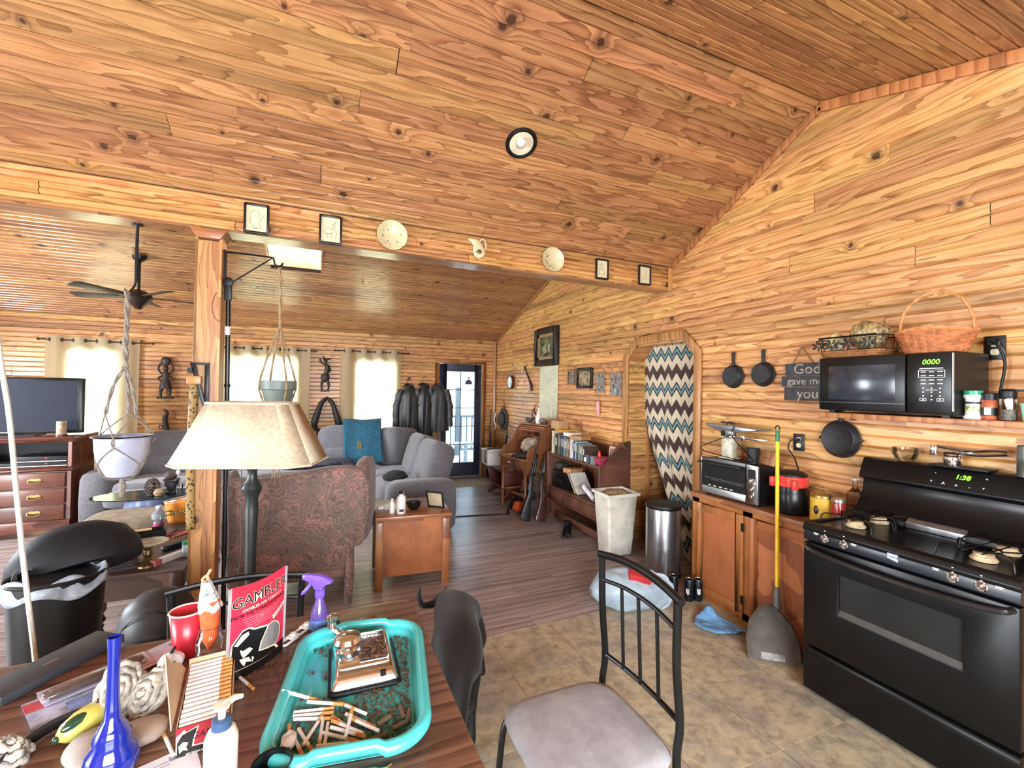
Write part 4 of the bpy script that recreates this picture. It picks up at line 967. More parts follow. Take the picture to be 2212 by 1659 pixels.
make('mouth_rim', MB().tube([bagfn(0.99, k/40) for k in range(40)], 0.012, 6, closed=True), PLB, bgt, smooth=180)
solo('drinks_carton', 'red lettered drinks carton sticking out of the plastic bag', 'carton', MB().cb((0, 0, 0), (0.16, 0.09, 0.13), (0.3, 0.2, -0.5)), M('red_carton', (186, 46, 48), 0.5, var=0.1), (2.20, 2.66, 0.215), bevel=0.003)
solo('rubbish', 'black crumpled rubbish filling the mouth of the plastic bag', 'rubbish', crumple(0.11, 0.08, 0.09, 22, 14, 0.4, 3), M('dark_rubbish', (30, 28, 28), 0.35, var=0.8, scale=30), (2.255, 2.69, 0.03))
def can(loc, label):
    t = thing('drinks_can', label, 'can', loc, group='black drinks cans beside the steel bin')
    return t
CANM = M('black_can_print', (26, 28, 34), 0.3, 0.4, var=0.9, scale=28)
cn = can((2.595, 2.72, 0.001), 'black drinks can furthest back against the steel bin')
make('can_body', MB().lathe([(0.027, 0), (0.034, 0.008), (0.034, 0.148), (0.028, 0.164), (0, 0.164)], n=20), CANM, cn)
make('can_top', MB().lathe([(0.028, 0.164), (0.029, 0.167), (0.026, 0.167), (0.025, 0.164), (0, 0.164)], n=20), M('can_aluminium', (200, 202, 204), 0.25, 0.9), cn)
make('logo', MB().box(-0.0355, -0.012, 0.06, -0.033, -0.006, 0.10).box(-0.0355, -0.003, 0.055, -0.033, 0.003, 0.10).box(-0.0355, 0.006, 0.065, -0.033, 0.012, 0.10), WHITEI, cn)
dup(cn, (2.66, 2.625, 0.001), 0.5, 'middle black drinks can of the three by the cabinet')
dup(cn, (2.728, 2.60, 0.001), 0.9, 'black drinks can nearest the oak cabinet')
def clothfn(u, v):
    a = V((2.45, 2.36)); b = V((2.66, 2.10)); w = 0.11*math.sin(PI*min(1, 0.15+u*0.95))+0.015
    p = a.lerp(b, u); nrm = V((0.78, 0.63)); q = p+nrm*(v-0.45)*w*2
    h = 0.012+0.02*abs(NZ.noise(V((u*4, v*4, 2))))+0.07*math.exp(-((u-0.25)**2+(v-0.85)**2)*45)
    return (q.x, q.y, h+0.004)
o = make('cleaning_cloth', MB().grid(clothfn, 26, 16), M('sky_blue_cloth', (104, 152, 196), 0.9, var=0.15, bump=0.3), solid=0.004, smooth=180)
tag(o, 'crumpled sky blue cloth on the vinyl floor before the cabinet', 'cloth')
# ================================================================ pictures and plates on the header
INK = M('ink_line', (70, 62, 50), 0.8); PAPER = M('cream_paper', (214, 206, 172), 0.8, var=0.05); FRB = M('black_frame', (30, 27, 26), 0.35)
HY = 3.304
def sketch(name, x0, x1, z0, z1, label, strokes):
    t = thing(name, label, 'picture', ((x0+x1)/2, HY, (z0+z1)/2), group=None)
    w, h = x1-x0, z1-z0; f = 0.014
    make('frame', MB().box(-w/2, -0.018, -h/2, -w/2+f, 0, h/2).box(w/2-f, -0.018, -h/2, w/2, 0, h/2).box(-w/2+f, -0.018, -h/2, w/2-f, 0, -h/2+f).box(-w/2+f, -0.018, h/2-f, w/2-f, 0, h/2), FRB, t, bevel=0.003)
    make('paper', MB().box(-w/2+f, -0.008, -h/2+f, w/2-f, -0.002, h/2-f), PAPER, t)
    m = MB()
    for s in strokes: m.tube([(u*w, -0.0085, v*h) for u, v in spline2(s)], 0.0011, 4)
    make('drawing', m, INK, t)
    return t
def spline2(s): return [(p.x, p.y) for p in spline([(u, v, 0) for u, v in s], 4)]
A1 = [[(-0.05, 0.3), (-0.22, 0.2), (-0.25, -0.05), (-0.2, -0.2), (-0.05, -0.25), (0.0, -0.32), (-0.15, -0.33)], [(-0.02, 0.32), (0.12, 0.22), (0.08, 0.1), (0.15, 0.02), (0.1, -0.15), (0.2, -0.3)], [(0.2, 0.15), (0.25, 0.05), (0.18, 0.0)], [(-0.25, -0.3), (0.25, -0.32)]]
A2 = [[(-0.25, -0.02), (-0.1, 0.06), (0.08, 0.02), (0.1, 0.2), (0.2, 0.3)], [(-0.25, -0.02), (-0.22, -0.15), (0.0, -0.12), (0.1, -0.05)], [(-0.15, -0.12), (-0.12, -0.3)], [(0.02, -0.12), (0.05, -0.3)], [(0.2, 0.28), (0.18, 0.05), (0.25, -0.1), (0.2, -0.3)]]
A3 = [[(0.0, 0.3), (-0.12, 0.2), (-0.05, 0.05), (-0.2, -0.1), (-0.15, -0.28)], [(0.0, 0.3), (0.1, 0.15), (0.05, 0.0), (0.18, -0.15), (0.1, -0.28)], [(-0.28, -0.28), (0.28, -0.25)]]
A4 = [[(-0.2, -0.05), (0.0, 0.02), (0.12, 0.0), (0.1, 0.15), (0.18, 0.25)], [(0.18, 0.25), (0.28, 0.3)], [(-0.2, -0.05), (-0.2, -0.3)], [(-0.05, -0.05), (-0.05, -0.3)], [(0.1, -0.02), (0.12, -0.3)]]
sketch('framed_sketch', -0.467, -0.322, 2.597, 2.789, 'black framed ink sketch nearest the post on the header, mane-like outline', A1)
sketch('framed_sketch', -0.023, 0.124, 2.593, 2.789, 'black framed ink sketch of two long-necked animals left of the round plate', A2)
sketch('framed_sketch', 2.213, 2.349, 2.605, 2.783, 'slim black framed sketch of a figure right of the scalloped plate', A3)
sketch('framed_sketch', 2.683, 2.826, 2.606, 2.785, 'slim black framed sketch of a deer nearest the right wall', A4)
PLATE = M('cream_china', (206, 196, 158), 0.25, var=0.08, scale=20, Coat_Weight=0.4); GILT = M('gilt_rim', (150, 110, 60), 0.35, 0.5); FLOW = M('painted_flowers', (92, 84, 64), 0.5, var=0.6, scale=60)
def plate(x, z, r, label, scal, seed):
    t = thing('china_plate', label, 'plate', (x, HY-0.002, z))
    m = frame((0, 0, 0), (1, 0, 0), (0, 0, 1))
    mb = MB(); prof = [(0, 0.006), (0.6, 0.006), (0.68, 0.012), (0.97, 0.026), (1.0, 0.028), (1.0, 0.024), (0.7, 0.006), (0.6, 0.0), (0, 0.0)]; n = 64; vs = []; 
    for k in range(n):
        a = 2*PI*k/n; rr = r*(1+(0.025*abs(math.sin(a*scal/2)) if scal else 0))
        for u, w in prof: vs.append((math.cos(a)*u*rr, math.sin(a)*u*rr, w))
    q = len(prof); fs = [(k*q+i, ((k+1) % n)*q+i, ((k+1) % n)*q+i+1, k*q+i+1) for k in range(n) for i in range(q-1)]
    mb.add(vs, fs, m); make('dish', mb, PLATE, t, smooth=60)
    make('gilt_rim', MB().tube([m @ V((math.cos(2*PI*k/48)*r*1.0, math.sin(2*PI*k/48)*r*1.0, 0.028)) for k in range(48)], 0.0018, 5, closed=True), GILT, t)
    rn = srand('fl', seed); fm = MB()
    for _ in range(26):
        a = rn.uniform(0, 2*PI) if not scal else rn.uniform(2.2, 5.2); rr = r*rn.uniform(0.45, 0.85)
        p = m @ V((math.cos(a)*rr, math.sin(a)*rr, 0.0075+max(0, rr/r-0.66)*0.052))
        fm.ball(p, (rn.uniform(0.003, 0.007), 0.001, rn.uniform(0.003, 0.006)), 6, 4)
    make('flowers', fm, FLOW, t)
    for a in (0.7, 2.4, 3.9, 5.5): make('hanger_claw', MB().tube([m @ V((math.cos(a)*r*1.03, math.sin(a)*r*1.03, 0.02)), m @ V((math.cos(a)*r*0.93, math.sin(a)*r*0.93, 0.031))], 0.002, 5), FRB, t)
plate(0.461, 2.714, 0.110, 'round cream plate with small flowers left of the pitcher on the header', 0, 1)
plate(1.78, 2.712, 0.104, 'scalloped cream plate right of the pitcher on the header', 24, 2)
pt = thing('wall_pitcher', 'small cream wall pitcher hung between the two plates on the header', 'pitcher', (1.125, HY-0.012, 2.63))
prf = [(-0.035, 0.02), (0, -0.0), (0.035, 0.02), (0.05, 0.055), (0.035, 0.09), (0.012, 0.12), (0.008, 0.14), (-0.03, 0.15), (-0.08, 0.152), (-0.092, 0.14), (-0.065, 0.128), (-0.045, 0.1), (-0.05, 0.055)]
make('body', MB().prism(prf, -0.015, 0.01, 'y'), PLATE, pt, bevel=0.006, seg=3)
make('handle', MB().tube(spline([(0.005, -0.004, 0.14), (0.03, -0.004, 0.16), (0.055, -0.004, 0.13), (0.055, -0.004, 0.09), (0.042, -0.004, 0.07)], 5), 0.006, 7), PLATE, pt)
make('rose', MB().ball((0, -0.016, 0.055), (0.02, 0.004, 0.018), 10, 6).ball((-0.02, -0.015, 0.05), (0.01, 0.003, 0.006), 8, 5), FLOW, pt)
# ---- recessed ceiling light
cd = V((0, RIDGE[0]-CH[0], RIDGE[1]-CH[1])).normalized(); cn_ = V((1, 0, 0)).cross(cd)
lp = V((1.17, 2.61, CH[1]+(CH[0]-2.61)/(CH[0]-RIDGE[0])*(RIDGE[1]-CH[1])))
cl = thing('recessed_light', 'recessed ceiling light with black ring and bare bulb', 'ceiling light', lp)
mF = frame((0, 0, 0), (1, 0, 0), cd)
make('ring', MB().lathe([(0.105, 0.0), (0.104, 0.008), (0.092, 0.012), (0.08, 0.008), (0.078, 0.0)], n=40, mtx=mF), BLACKP, cl)
make('can', MB().lathe([(0.0785, 0.008), (0.079, 0.006), (0.074, 0.0045), (0.045, 0.0035), (0.028, 0.003), (0, 0.003)], n=36, mtx=mF), M('cream_reflector', (214, 206, 180), 0.35, var=0.1), cl)
make('opening', MB().lathe([(0.042, 0.0042), (0, 0.0045)], n=24, mtx=mF @ Matrix.Translation((-0.012, 0.026, 0))), M('dark_socket', (26, 22, 20), 0.8), cl)
make('bulb', MB().lathe([(0.012, 0.002), (0.02, 0.01), (0.031, 0.025), (0.028, 0.042), (0.014, 0.054), (0, 0.056)], n=24, mtx=mF @ Matrix.Translation((-0.012, 0.02, 0))), M('frosted_bulb', (214, 208, 206), 0.3, var=0.02), cl)
# ================================================================ right wall, living room end
def wallframe(name, y0, y1, z0, z1, f, d, label, fm, pm, mat=None, cat='picture'):
    t = thing(name, label, cat, (RW, (y0+y1)/2, (z0+z1)/2)); w, h = y1-y0, z1-z0
    make('frame', MB().box(-d, -w/2, -h/2, -0.001, -w/2+f, h/2).box(-d, w/2-f, -h/2, -0.001, w/2, h/2).box(-d, -w/2+f, -h/2, -0.001, w/2-f, -h/2+f).box(-d, -w/2+f, h/2-f, -0.001, w/2-f, h/2), fm, t, bevel=min(0.006, f/4))
    if mat:
        g = f*0.45
        make('liner', MB().box(-d*0.7, -w/2+f, -h/2+f, -d*0.3, -w/2+f+g, h/2-f).box(-d*0.7, w/2-f-g, -h/2+f, -d*0.3, w/2-f, h/2-f).box(-d*0.7, -w/2+f, -h/2+f, -d*0.3, w/2-f, -h/2+f+g).box(-d*0.7, -w/2+f, h/2-f-g, -d*0.3, w/2-f, h/2-f), mat, t)
    make('print', MB().box(-d*0.35, -w/2+f, -h/2+f, -d*0.2, w/2-f, h/2-f), pm, t)
    return t
PHOTO1 = M('dusky_print', (92, 96, 72), 0.35, var=0.6, scale=14); PHOTO2 = M('pale_print', (150, 128, 96), 0.4, var=0.5, scale=18); PHOTO3 = M('grey_photo', (112, 102, 96), 0.4, var=0.9, scale=26)
bf = wallframe('framed_painting', 5.45, 6.14, 1.975, 2.53, 0.09, 0.06, 'large dark framed garden print on the right wall above the map', FRB, PHOTO1, M('tan_liner', (150, 124, 84), 0.5))
make('bottle_figure', MB().box(-0.025, -0.08, -0.08, -0.02, -0.065, 0.03), WHITEI, bf)
make('pale_shape', MB().prism([(0.12, -0.02), (0.02, 0.12), (-0.02, 0.05), (0.0, -0.08), (0.1, -0.1)], -0.022, -0.02, 'x'), M('pale_foliage', (140, 142, 104), 0.6, var=0.4, scale=12), bf)
wallframe('framed_photo', 5.0, 5.21, 1.686, 1.893, 0.022, 0.015, 'small tan framed photo left of the dark framed picture on the right wall', TRIM, PHOTO3)
wallframe('framed_print', 4.60, 4.96, 1.645, 1.90, 0.035, 0.025, 'dark framed pale print beside the hanging scrolls', FRB, PHOTO2)
def scroll(y0, y1, z0, z1, label, heart):
    t = thing('photo_hanging', label, 'picture', (RW-0.006, (y0+y1)/2, z1)); w = y1-y0; h = z1-z0
    make('print', MB().box(-0.002, -w/2+0.006, -h, 0.0, w/2-0.006, 0), PHOTO3, t)
    make('batten', MB().box(-0.008, -w/2, -0.012, -0.001, w/2, 0.012), TRIM, t); make('batten', MB().box(-0.008, -w/2, -h-0.01, -0.001, w/2, -h+0.012), TRIM, t)
    make('cord', MB().tube([(-0.004, w/2-0.02, 0.01), (-0.004, 0, 0.1), (-0.004, -w/2+0.02, 0.01)], 0.003, 5), M('jute_string', (150, 116, 76), 0.8), t)
    if heart: make('blue_heart', MB().prism([(0, -0.035), (-0.025, -0.002), (-0.02, 0.012), (-0.008, 0.014), (0, 0.005), (0.008, 0.014), (0.02, 0.012), (0.025, -0.002)], -0.006, -0.002, 'x', Matrix.Translation((0, 0, -h*0.72))), M('blue_heart', (110, 170, 200), 0.5), t)
    return t
scroll(4.345, 4.56, 1.585, 1.835, 'photo hanging on wooden battens with a pink ribbon below', False)
scroll(4.03, 4.255, 1.55, 1.83, 'photo hanging with a blue heart, nearest the doorway', True)
wc = thing('pink_ornament', 'pale pink ribbon ornament hanging below the photo on the right wall', 'ornament', (RW-0.02, 4.46, 1.49))
make('strip', MB().box(-0.012, -0.03, -0.17, -0.002, -0.004, 0.0), M('pale_pink', (220, 160, 160), 0.4, Subsurface_Weight=0.1), wc, bevel=0.004); make('strip', MB().box(-0.008, 0.004, -0.16, 0.002, 0.03, 0.0), M('pale_pink', (220, 160, 160), 0.4), wc, bevel=0.004)
make('cord', MB().tube([(0, -0.02, 0), (0.005, -0.02, 0.1)], 0.0015, 4).tube([(0, 0.02, 0), (0.005, 0.02, 0.1)], 0.0015, 4), M('jute_string', (150, 116, 76), 0.8), wc)
mp = thing('wall_map', 'pale folded paper map pinned on the right wall under the large frame', 'map', (RW-0.004, 5.75, 1.59))
MAPP = M('aged_map_paper', (206, 204, 176), 0.75, var=0.08, scale=8)
for i in range(2):
    for j in range(4):
        z1 = 0.375-j*0.19; make('sheet_panel', MB().prism([(0.28-i*0.28, z1), (0.001+0.0-i*0.28+0.001, z1), (-i*0.28+0.001, z1-0.188), (0.28-i*0.28, z1-0.188)], -0.004-0.003*((i+j) % 2), -0.002, 'x'), MAPP, mp)
rd = thing('round_drum', 'small round pale tambourine hanging on the far right wall', 'drum', (RW, 7.09, 1.745))
mw_ = frame((0, 0, 0), WL, (0, 0, 1))
make('hoop', MB().lathe([(0.118, 0.001), (0.118, 0.055), (0.105, 0.06), (0.1, 0.052)], n=32, mtx=mw_), DARKW, rd); make('skin', MB().lathe([(0.104, 0.052), (0.09, 0.05), (0, 0.05)], n=32, mtx=mw_), M('drum_skin', (222, 226, 214), 0.35), rd)
fx_ = thing('carved_crossbow', 'slender carved crossbow-like wooden piece hanging on the wall by the map', 'ornament', (RW-0.03, 6.35, 1.8))
make('stock', MB().tube([(0, 0.2, 0.2), (0, 0.02, 0.0), (0, -0.06, -0.1), (0, -0.1, -0.2)], [0.012, 0.014, 0.022, 0.016], 8), DARKW, fx_); make('head', MB().tube(spline([(0, 0.3, 0.1), (0, 0.24, 0.19), (0, 0.17, 0.22)], 4), 0.01, 6), CAP, fx_)
make('string', MB().tube([(0, 0.27, 0.13), (0, -0.02, -0.15)], 0.003, 4), WHITEP, fx_); make('grip', MB().tube(spline([(0, 0.0, -0.1), (0, 0.03, -0.2), (0, -0.05, -0.23)], 4), 0.012, 6), CAP, fx_)
# ---- roll-top desk
DW = wood('desk_wood', (156, 100, 68), (132, 80, 52), (90, 52, 34), 0.35, 0.2, knots=False, gs=1.4, rv=0.06)
dk = thing('rolltop_desk', 'small brown roll-top desk with turned legs and heaped papers', 'desk', (2.36, 5.40, 0), math.atan2(-0.97, 0.17))
# local: x to the right along the front, y back to the wall
DWd, DD = 0.60, 0.52; hx0 = DWd/2
def leg_prof(): return [(0.016, 0), (0.022, 0.03), (0.018, 0.06), (0.02, 0.2), (0.026, 0.24), (0.02, 0.25), (0.026, 0.26), (0.02, 0.28), (0.024, 0.4), (0.018, 0.5), (0.026, 0.53), (0.02, 0.54), (0.026, 0.55), (0.024, 0.58)]
for sx_ in (-1, 1):
    for yy in (0.03, DD-0.03): make('leg', MB().lathe(leg_prof(), (sx_*(hx0-0.03), yy, 0.0), 14).box(sx_*(hx0-0.03)-0.027, yy-0.027, 0.55, sx_*(hx0-0.03)+0.027, yy+0.027, 0.69), DW, dk)
make('stretcher', MB().box(-hx0+0.05, 0.02, 0.235, hx0-0.05, 0.045, 0.265), DW, dk, bevel=0.003)
for sx_ in (-1, 1): make('stretcher', MB().box(sx_*(hx0-0.03)-0.012, 0.05, 0.235, sx_*(hx0-0.03)+0.012, DD-0.05, 0.265), DW, dk, bevel=0.003)
make('apron', MB().box(-hx0+0.01, 0.01, 0.58, hx0-0.01, DD, 0.70), DW, dk)
dwr = make('drawer', MB().box(-hx0+0.06, -0.004, 0.595, hx0-0.06, 0.01, 0.69), DW, dk, bevel=0.004)
make('shell_pull', MB().ball((-0.06, -0.012, 0.64), (0.045, 0.014, 0.024), 12, 8), CHROME, dwr)
make('desktop', MB().box(-hx0-0.015, -0.02, 0.70, hx0+0.015, DD, 0.725), DW, dk, bevel=0.005)
sidep = [(0.03, 0.725), (0.025, 0.79), (0.06, 0.84), (0.14, 0.88), (0.2, 0.95), (0.25, 1.06), (0.30, 1.11), (0.36, 1.135), (DD, 1.135), (DD, 0.725)]
for sx_ in (-1, 1): make('side_panel', MB().prism(sidep, sx_*hx0-(0.02 if sx_ > 0 else 0), sx_*hx0+(0.02 if sx_ < 0 else 0), 'x'), DW, dk, bevel=0.004)
make('back_panel', MB().box(-hx0+0.02, DD-0.02, 0.725, hx0-0.02, DD, 1.13), DW, dk); make('top_board', MB().box(-hx0-0.01, 0.32, 1.136, hx0+0.01, DD+0.01, 1.156), DW, dk, bevel=0.004)
for k in range(3): make('tambour_slat', MB().box(-hx0+0.022, 0.29+k*0.014, 1.05+k*0.026, hx0-0.022, 0.31+k*0.014, 1.073+k*0.026), DW, dk, bevel=0.003)
make('pigeonhole_rail', MB().box(-hx0+0.02, 0.36, 0.98, hx0-0.02, DD-0.02, 0.99).box(-0.1, 0.36, 0.99, -0.09, DD-0.02, 1.05).box(0.1, 0.36, 0.99, 0.11, DD-0.02, 1.05), DW, dk)
dM = dk.matrix_basis.copy() if False else (Matrix.Translation(dk.location) @ Euler((0, 0, dk.rotation_euler[2])).to_matrix().to_4x4())
def ond(x, y, z): return tuple(dM @ V((x, y, z)))
for k, (x, y, z, a) in enumerate(((-0.16, 0.12, 0.727, 0.1), (-0.1, 0.15, 0.735, -0.2), (-0.02, 0.12, 0.743, 0.3))):
    solo('paper_pile', ['tan envelope sheets at the bottom of the heap on the roll-top desk', 'buff papers in the middle of the heap on the roll-top desk', 'pale papers topmost on the roll-top desk'][k], 'papers', MB().cb((0, 0, 0.003), (0.24, 0.17, 0.006)), M('buff_paper_%d' % k, ((190, 150, 104), (206, 172, 126), (214, 200, 176))[k], 0.8), ond(x, y, z), dk.rotation_euler[2]+a)
solo('canvas_bag', 'crumpled pale canvas bag inside the roll-top desk', 'bag', crumple(0.13, 0.1, 0.11, amt=0.4, seed=8), M('pale_canvas', (176, 160, 140), 0.85, bump=0.3), ond(0.04, 0.27, 0.752), 0.3)
solo('dark_cloth', 'dark folded cloth hanging over the right front of the roll-top desk', 'cloth', crumple(0.13, 0.09, 0.035, amt=0.5, seed=12), M('dark_grey_cloth', (52, 52, 58), 0.8), ond(0.14, 0.08, 0.727), -0.3)
solo('leather_belt', 'brown leather strap looped over the desk front', 'belt', MB().tube(spline([ond(0.06, 0.1, 0.742), ond(0.05, 0.0, 0.745), ond(0.05, -0.035, 0.72), ond(0.06, -0.03, 0.62), ond(0.1, -0.03, 0.56), ond(0.15, -0.03, 0.6), ond(0.14, -0.035, 0.7), ond(0.13, 0.02, 0.748)], 5), 0.008, 6), M('dark_leather', (52, 34, 30), 0.45))
# things along the top of the desk
for k, (x, y, nm, lb, ct_, fn) in enumerate((
    (-0.2, 0.42, 'silver_bowl', 'small silver bowl at the left of the desk top', 'bowl', lambda: (MB().lathe([(0.03, 0), (0.06, 0.03), (0.07, 0.07), (0.065, 0.07), (0.05, 0.03), (0, 0.012)], n=18), STEEL)),
    (-0.1, 0.44, 'antler_figure', 'slim dark pointed carving standing on the desk top', 'figurine', lambda: (MB().tube(spline([(0, 0, 0), (0.03, 0, 0.1), (-0.02, 0, 0.16), (0.02, 0, 0.27)], 4), [0.02]*5+[0.014]*5+[0.004]*3, 7).tube(spline([(0, 0, 0.05), (-0.05, 0, 0.12), (-0.02, 0, 0.2)], 4), 0.01, 6), DARKW)),
    (0.0, 0.43, 'white_figurine', 'white spired figurine in the middle of the desk top', 'figurine', lambda: (MB().lathe([(0.045, 0), (0.05, 0.05), (0.035, 0.12), (0.015, 0.16), (0.012, 0.2), (0, 0.24)], n=14), WHITEP)),
    (0.1, 0.42, 'shell_dish', 'grey dish of small shells on the desk top', 'dish', lambda: (crumple(0.06, 0.05, 0.035, amt=0.4, seed=5), M('grey_shells', (140, 134, 124), 0.6, var=0.5, scale=30))),
    (0.18, 0.4, 'small_pot', 'small dark pot on the desk top beside the carton', 'pot', lambda: (MB().lathe([(0.03, 0), (0.04, 0.02), (0.035, 0.05), (0.028, 0.05), (0, 0.02)], n=14), M('dark_pot', (70, 60, 54), 0.5))))):
    mb_, mt_ = fn(); solo(nm, lb, ct_, mb_, mt_, ond(x, y, 1.157))
# ---- bench beyond the desk, white cool box, saw, guns
bn_ = thing('wooden_bench', 'dark red wooden bench with shaped ends behind the desk', 'bench', (2.62, 6.45, 0))
bprof = [(-0.17, 0), (-0.11, 0.12), (-0.14, 0.25), (-0.18, 0.42), (0.18, 0.42), (0.14, 0.25), (0.11, 0.12), (0.17, 0), (0.1, 0.0), (0, 0.06), (-0.1, 0)]
REDW = wood('red_stained_wood', (104, 48, 42), (84, 34, 32), (54, 22, 22), 0.35, 0.2, knots=False, gs=1.4)
for yy in (0.12, -0.5): make('bench_end', MB().prism(bprof, yy-0.012, yy+0.012, 'y'), REDW, bn_, bevel=0.004)
make('seat_board', MB().box(-0.2, -0.56, 0.42, 0.2, 0.2, 0.445), REDW, bn_, bevel=0.005); make('shelf_board', MB().box(-0.12, -0.49, 0.16, 0.12, 0.11, 0.178), REDW, bn_)
wbx = thing('cool_box', 'white cool box with carrying strap on the dark red bench', 'box', (2.52, 6.50, 0.446))
make('box', MB().box(-0.15, -0.14, 0, 0.15, 0.14, 0.2), WHITEP, wbx, bevel=0.015); make('lid', MB().box(-0.16, -0.15, 0.2, 0.16, 0.15, 0.245), WHITEP, wbx, bevel=0.015); make('strap', MB().tube(spline([(-0.165, -0.1, 0.05), (-0.175, -0.1, 0.2), (-0.1, -0.1, 0.26), (0.1, -0.1, 0.26)], 4), 0.01, 6), BLACKP, wbx)
cs_ = thing('chainsaw', 'orange and black chainsaw on the floor under the desk', 'chainsaw', (2.5, 5.42, 0.0), 0.5)
make('body', MB().box(-0.12, -0.09, 0.02, 0.12, 0.09, 0.17), BLACKP, cs_, bevel=0.02); make('cover', MB().prism([(-0.15, 0.02), (-0.19, 0.06), (-0.15, 0.15), (-0.05, 0.16), (-0.05, 0.02)], -0.095, 0.0, 'y'), M('orange_plastic', (206, 88, 50), 0.4), cs_, bevel=0.01)
make('rear_handle', MB().tube(spline([(-0.1, 0, 0.18), (-0.2, 0, 0.16), (-0.27, 0, 0.06), (-0.25, 0, 0.012)], 5), 0.017, 8), BLACKP, cs_); make('front_handle', MB().tube(spline([(0.0, -0.1, 0.1), (0.02, -0.11, 0.2), (0.02, 0, 0.25), (0.02, 0.1, 0.2), (0.0, 0.1, 0.1)], 5), 0.012, 8), BLACKP, cs_)
make('guide_bar', MB().prism([(0.12, 0.06), (0.4, 0.07), (0.43, 0.09), (0.4, 0.115), (0.12, 0.12)], 0.03, 0.038, 'y'), STEEL, cs_)
solo('floor_cable', 'thin black cable lying across the laminate floor by the desk', 'cable', MB().tube(spline([(1.0, 5.3, 0.006), (1.5, 5.42, 0.006), (1.9, 5.38, 0.006), (2.15, 5.33, 0.006), (2.28, 5.3, 0.01)], 6), 0.006, 6), BLACKP)
GUNM = M('gun_black', (26, 26, 28), 0.4, 0.3)
def gun(pts, label, stock_mat, name='long_gun'):
    a, b = V(pts[0]), V(pts[1]); d = (b-a).normalized(); L = (b-a).length
    t = thing(name, label, 'rifle', a); x = d; y = V(pts[2]); m = frame((0, 0, 0), x, y)
    make('stock', MB().prism([(0, -0.075), (0, 0.05), (0.03, 0.058), (0.3*L/1.1, 0.022), (0.36*L/1.1, 0.02), (0.42, 0.024), (0.55, 0.02), (0.55, -0.012), (0.42, -0.018), (0.37, -0.03), (0.34, -0.09), (0.3, -0.085), (0.29, -0.03)], -0.02, 0.02, 'z', m), stock_mat, t, bevel=0.008)
    make('receiver', MB().box(0.36, -0.01, -0.018, 0.58, 0.035, 0.018, m), GUNM, t, bevel=0.004)
    make('barrel', MB().tube([m @ V((0.55, 0.02, 0)), m @ V((L, 0.02, 0))], [0.013, 0.009], 8), GUNM, t)
    make('fore_end', MB().box(0.58, -0.018, -0.02, 0.82, 0.01, 0.02, m), stock_mat, t, bevel=0.008)
    return t
gun(((2.34, 4.96, 0.012), (2.655, 5.12, 1.09), (-1, 0.2, 0)), 'black rifle leaning on the corner of the desk, butt on the floor', GUNM)
gun(((2.50, 4.86, 0.012), (2.64, 5.02, 0.70), (-1, 0.1, 0)), 'short dark rifle behind the black rifle by the bookcase', DARKW)
gun(((2.87, 7.68, 0.012), (2.97, 7.80, 1.22), (-0.7, -0.7, 0)), 'long gun standing in the far corner left of the hat', GUNM)
gun(((2.90, 7.13, 0.012), (3.05, 7.16, 1.05), (-0.7, -0.7, 0)), 'long gun standing in the far corner between hat and bench', GUNM)
gun(((2.93, 6.15, 0.012), (3.045, 6.02, 1.17), (-0.7, 0.3, 0)), 'long gun leaning on the wall between bench and desk', GUNM)
ht = thing('hanging_hat', 'dark hat with pale cord hanging from a wire hook on the far right wall', 'hat', (RW-0.01, 7.42, 1.08))
make('hook', MB().tube(spline([(-0.005, 0.0, 0.33), (-0.005, 0.0, 0.25), (-0.02, 0.07, 0.19), (-0.02, 0.09, 0.13)], 4), 0.006, 5).tube(spline([(-0.005, 0.0, 0.25), (-0.02, -0.07, 0.19), (-0.02, -0.09, 0.13)], 4), 0.006, 5), BLACKM, ht)
make('crown', MB().ball((-0.06, 0.0, 0.0), (0.055, 0.13, 0.13), 16, 10), M('dark_felt', (58, 54, 48), 0.9), ht); make('brim', MB().lathe([(0.0, 0.0), (0.19, 0.0), (0.2, 0.006), (0.19, 0.012), (0, 0.012)], n=24, mtx=frame((-0.012, 0, 0), WL, (0, 0, 1))), M('dark_felt', (58, 54, 48), 0.9), ht)
make('cord', MB().tube(spline([(-0.12, 0.08, 0.12), (-0.14, 0.13, -0.02), (-0.13, 0.06, -0.14), (-0.12, 0.2, -0.2)], 5), 0.012, 6), M('pale_cord', (190, 186, 190), 0.6), ht)
# ---- bookcase
BC = wood('bookcase_wood', (112, 72, 52), (92, 56, 40), (58, 34, 24), 0.4, 0.15, knots=False, gs=1.4, rv=0.05)
bc = thing('bookcase', 'low dark brown bookcase with curved ends, drawers and a full top shelf', 'bookcase', (2.86, 4.45, 0))
bx0, bx1, by0, by1 = 2.66, 3.058, 3.845, 4.995
endp = [(bx0, 0.0), (bx0, 0.835), (bx0+0.05, 0.845), (bx0+0.11, 0.88), (bx0+0.17, 0.96), (bx0+0.22, 1.03), (bx0+0.28, 1.07), (bx1, 1.085), (bx1, 0.0)]
for a in (by0, by1-0.022): pw('end_panel', MB().prism(endp, a, a+0.022, 'y'), BC, bc, bevel=0.003)
for z in (0.805, 0.405): pw('shelf', MB().box(bx0+0.005, by0+0.022, z, bx1, by1-0.022, z+0.022), BC, bc, bevel=0.003)
pw('bottom_rail', MB().box(bx0+0.1, by0+0.022, 0.02, bx0+0.13, by1-0.022, 0.1), BC, bc, bevel=0.003)
pw('drawer_case', MB().box(bx0+0.02, by0+0.022, 0.27, bx1, by1-0.022, 0.404), BC, bc); pw('back_panel', MB().box(bx1-0.012, by0+0.022, 0.02, bx1, by1-0.022, 1.0), BC, bc)
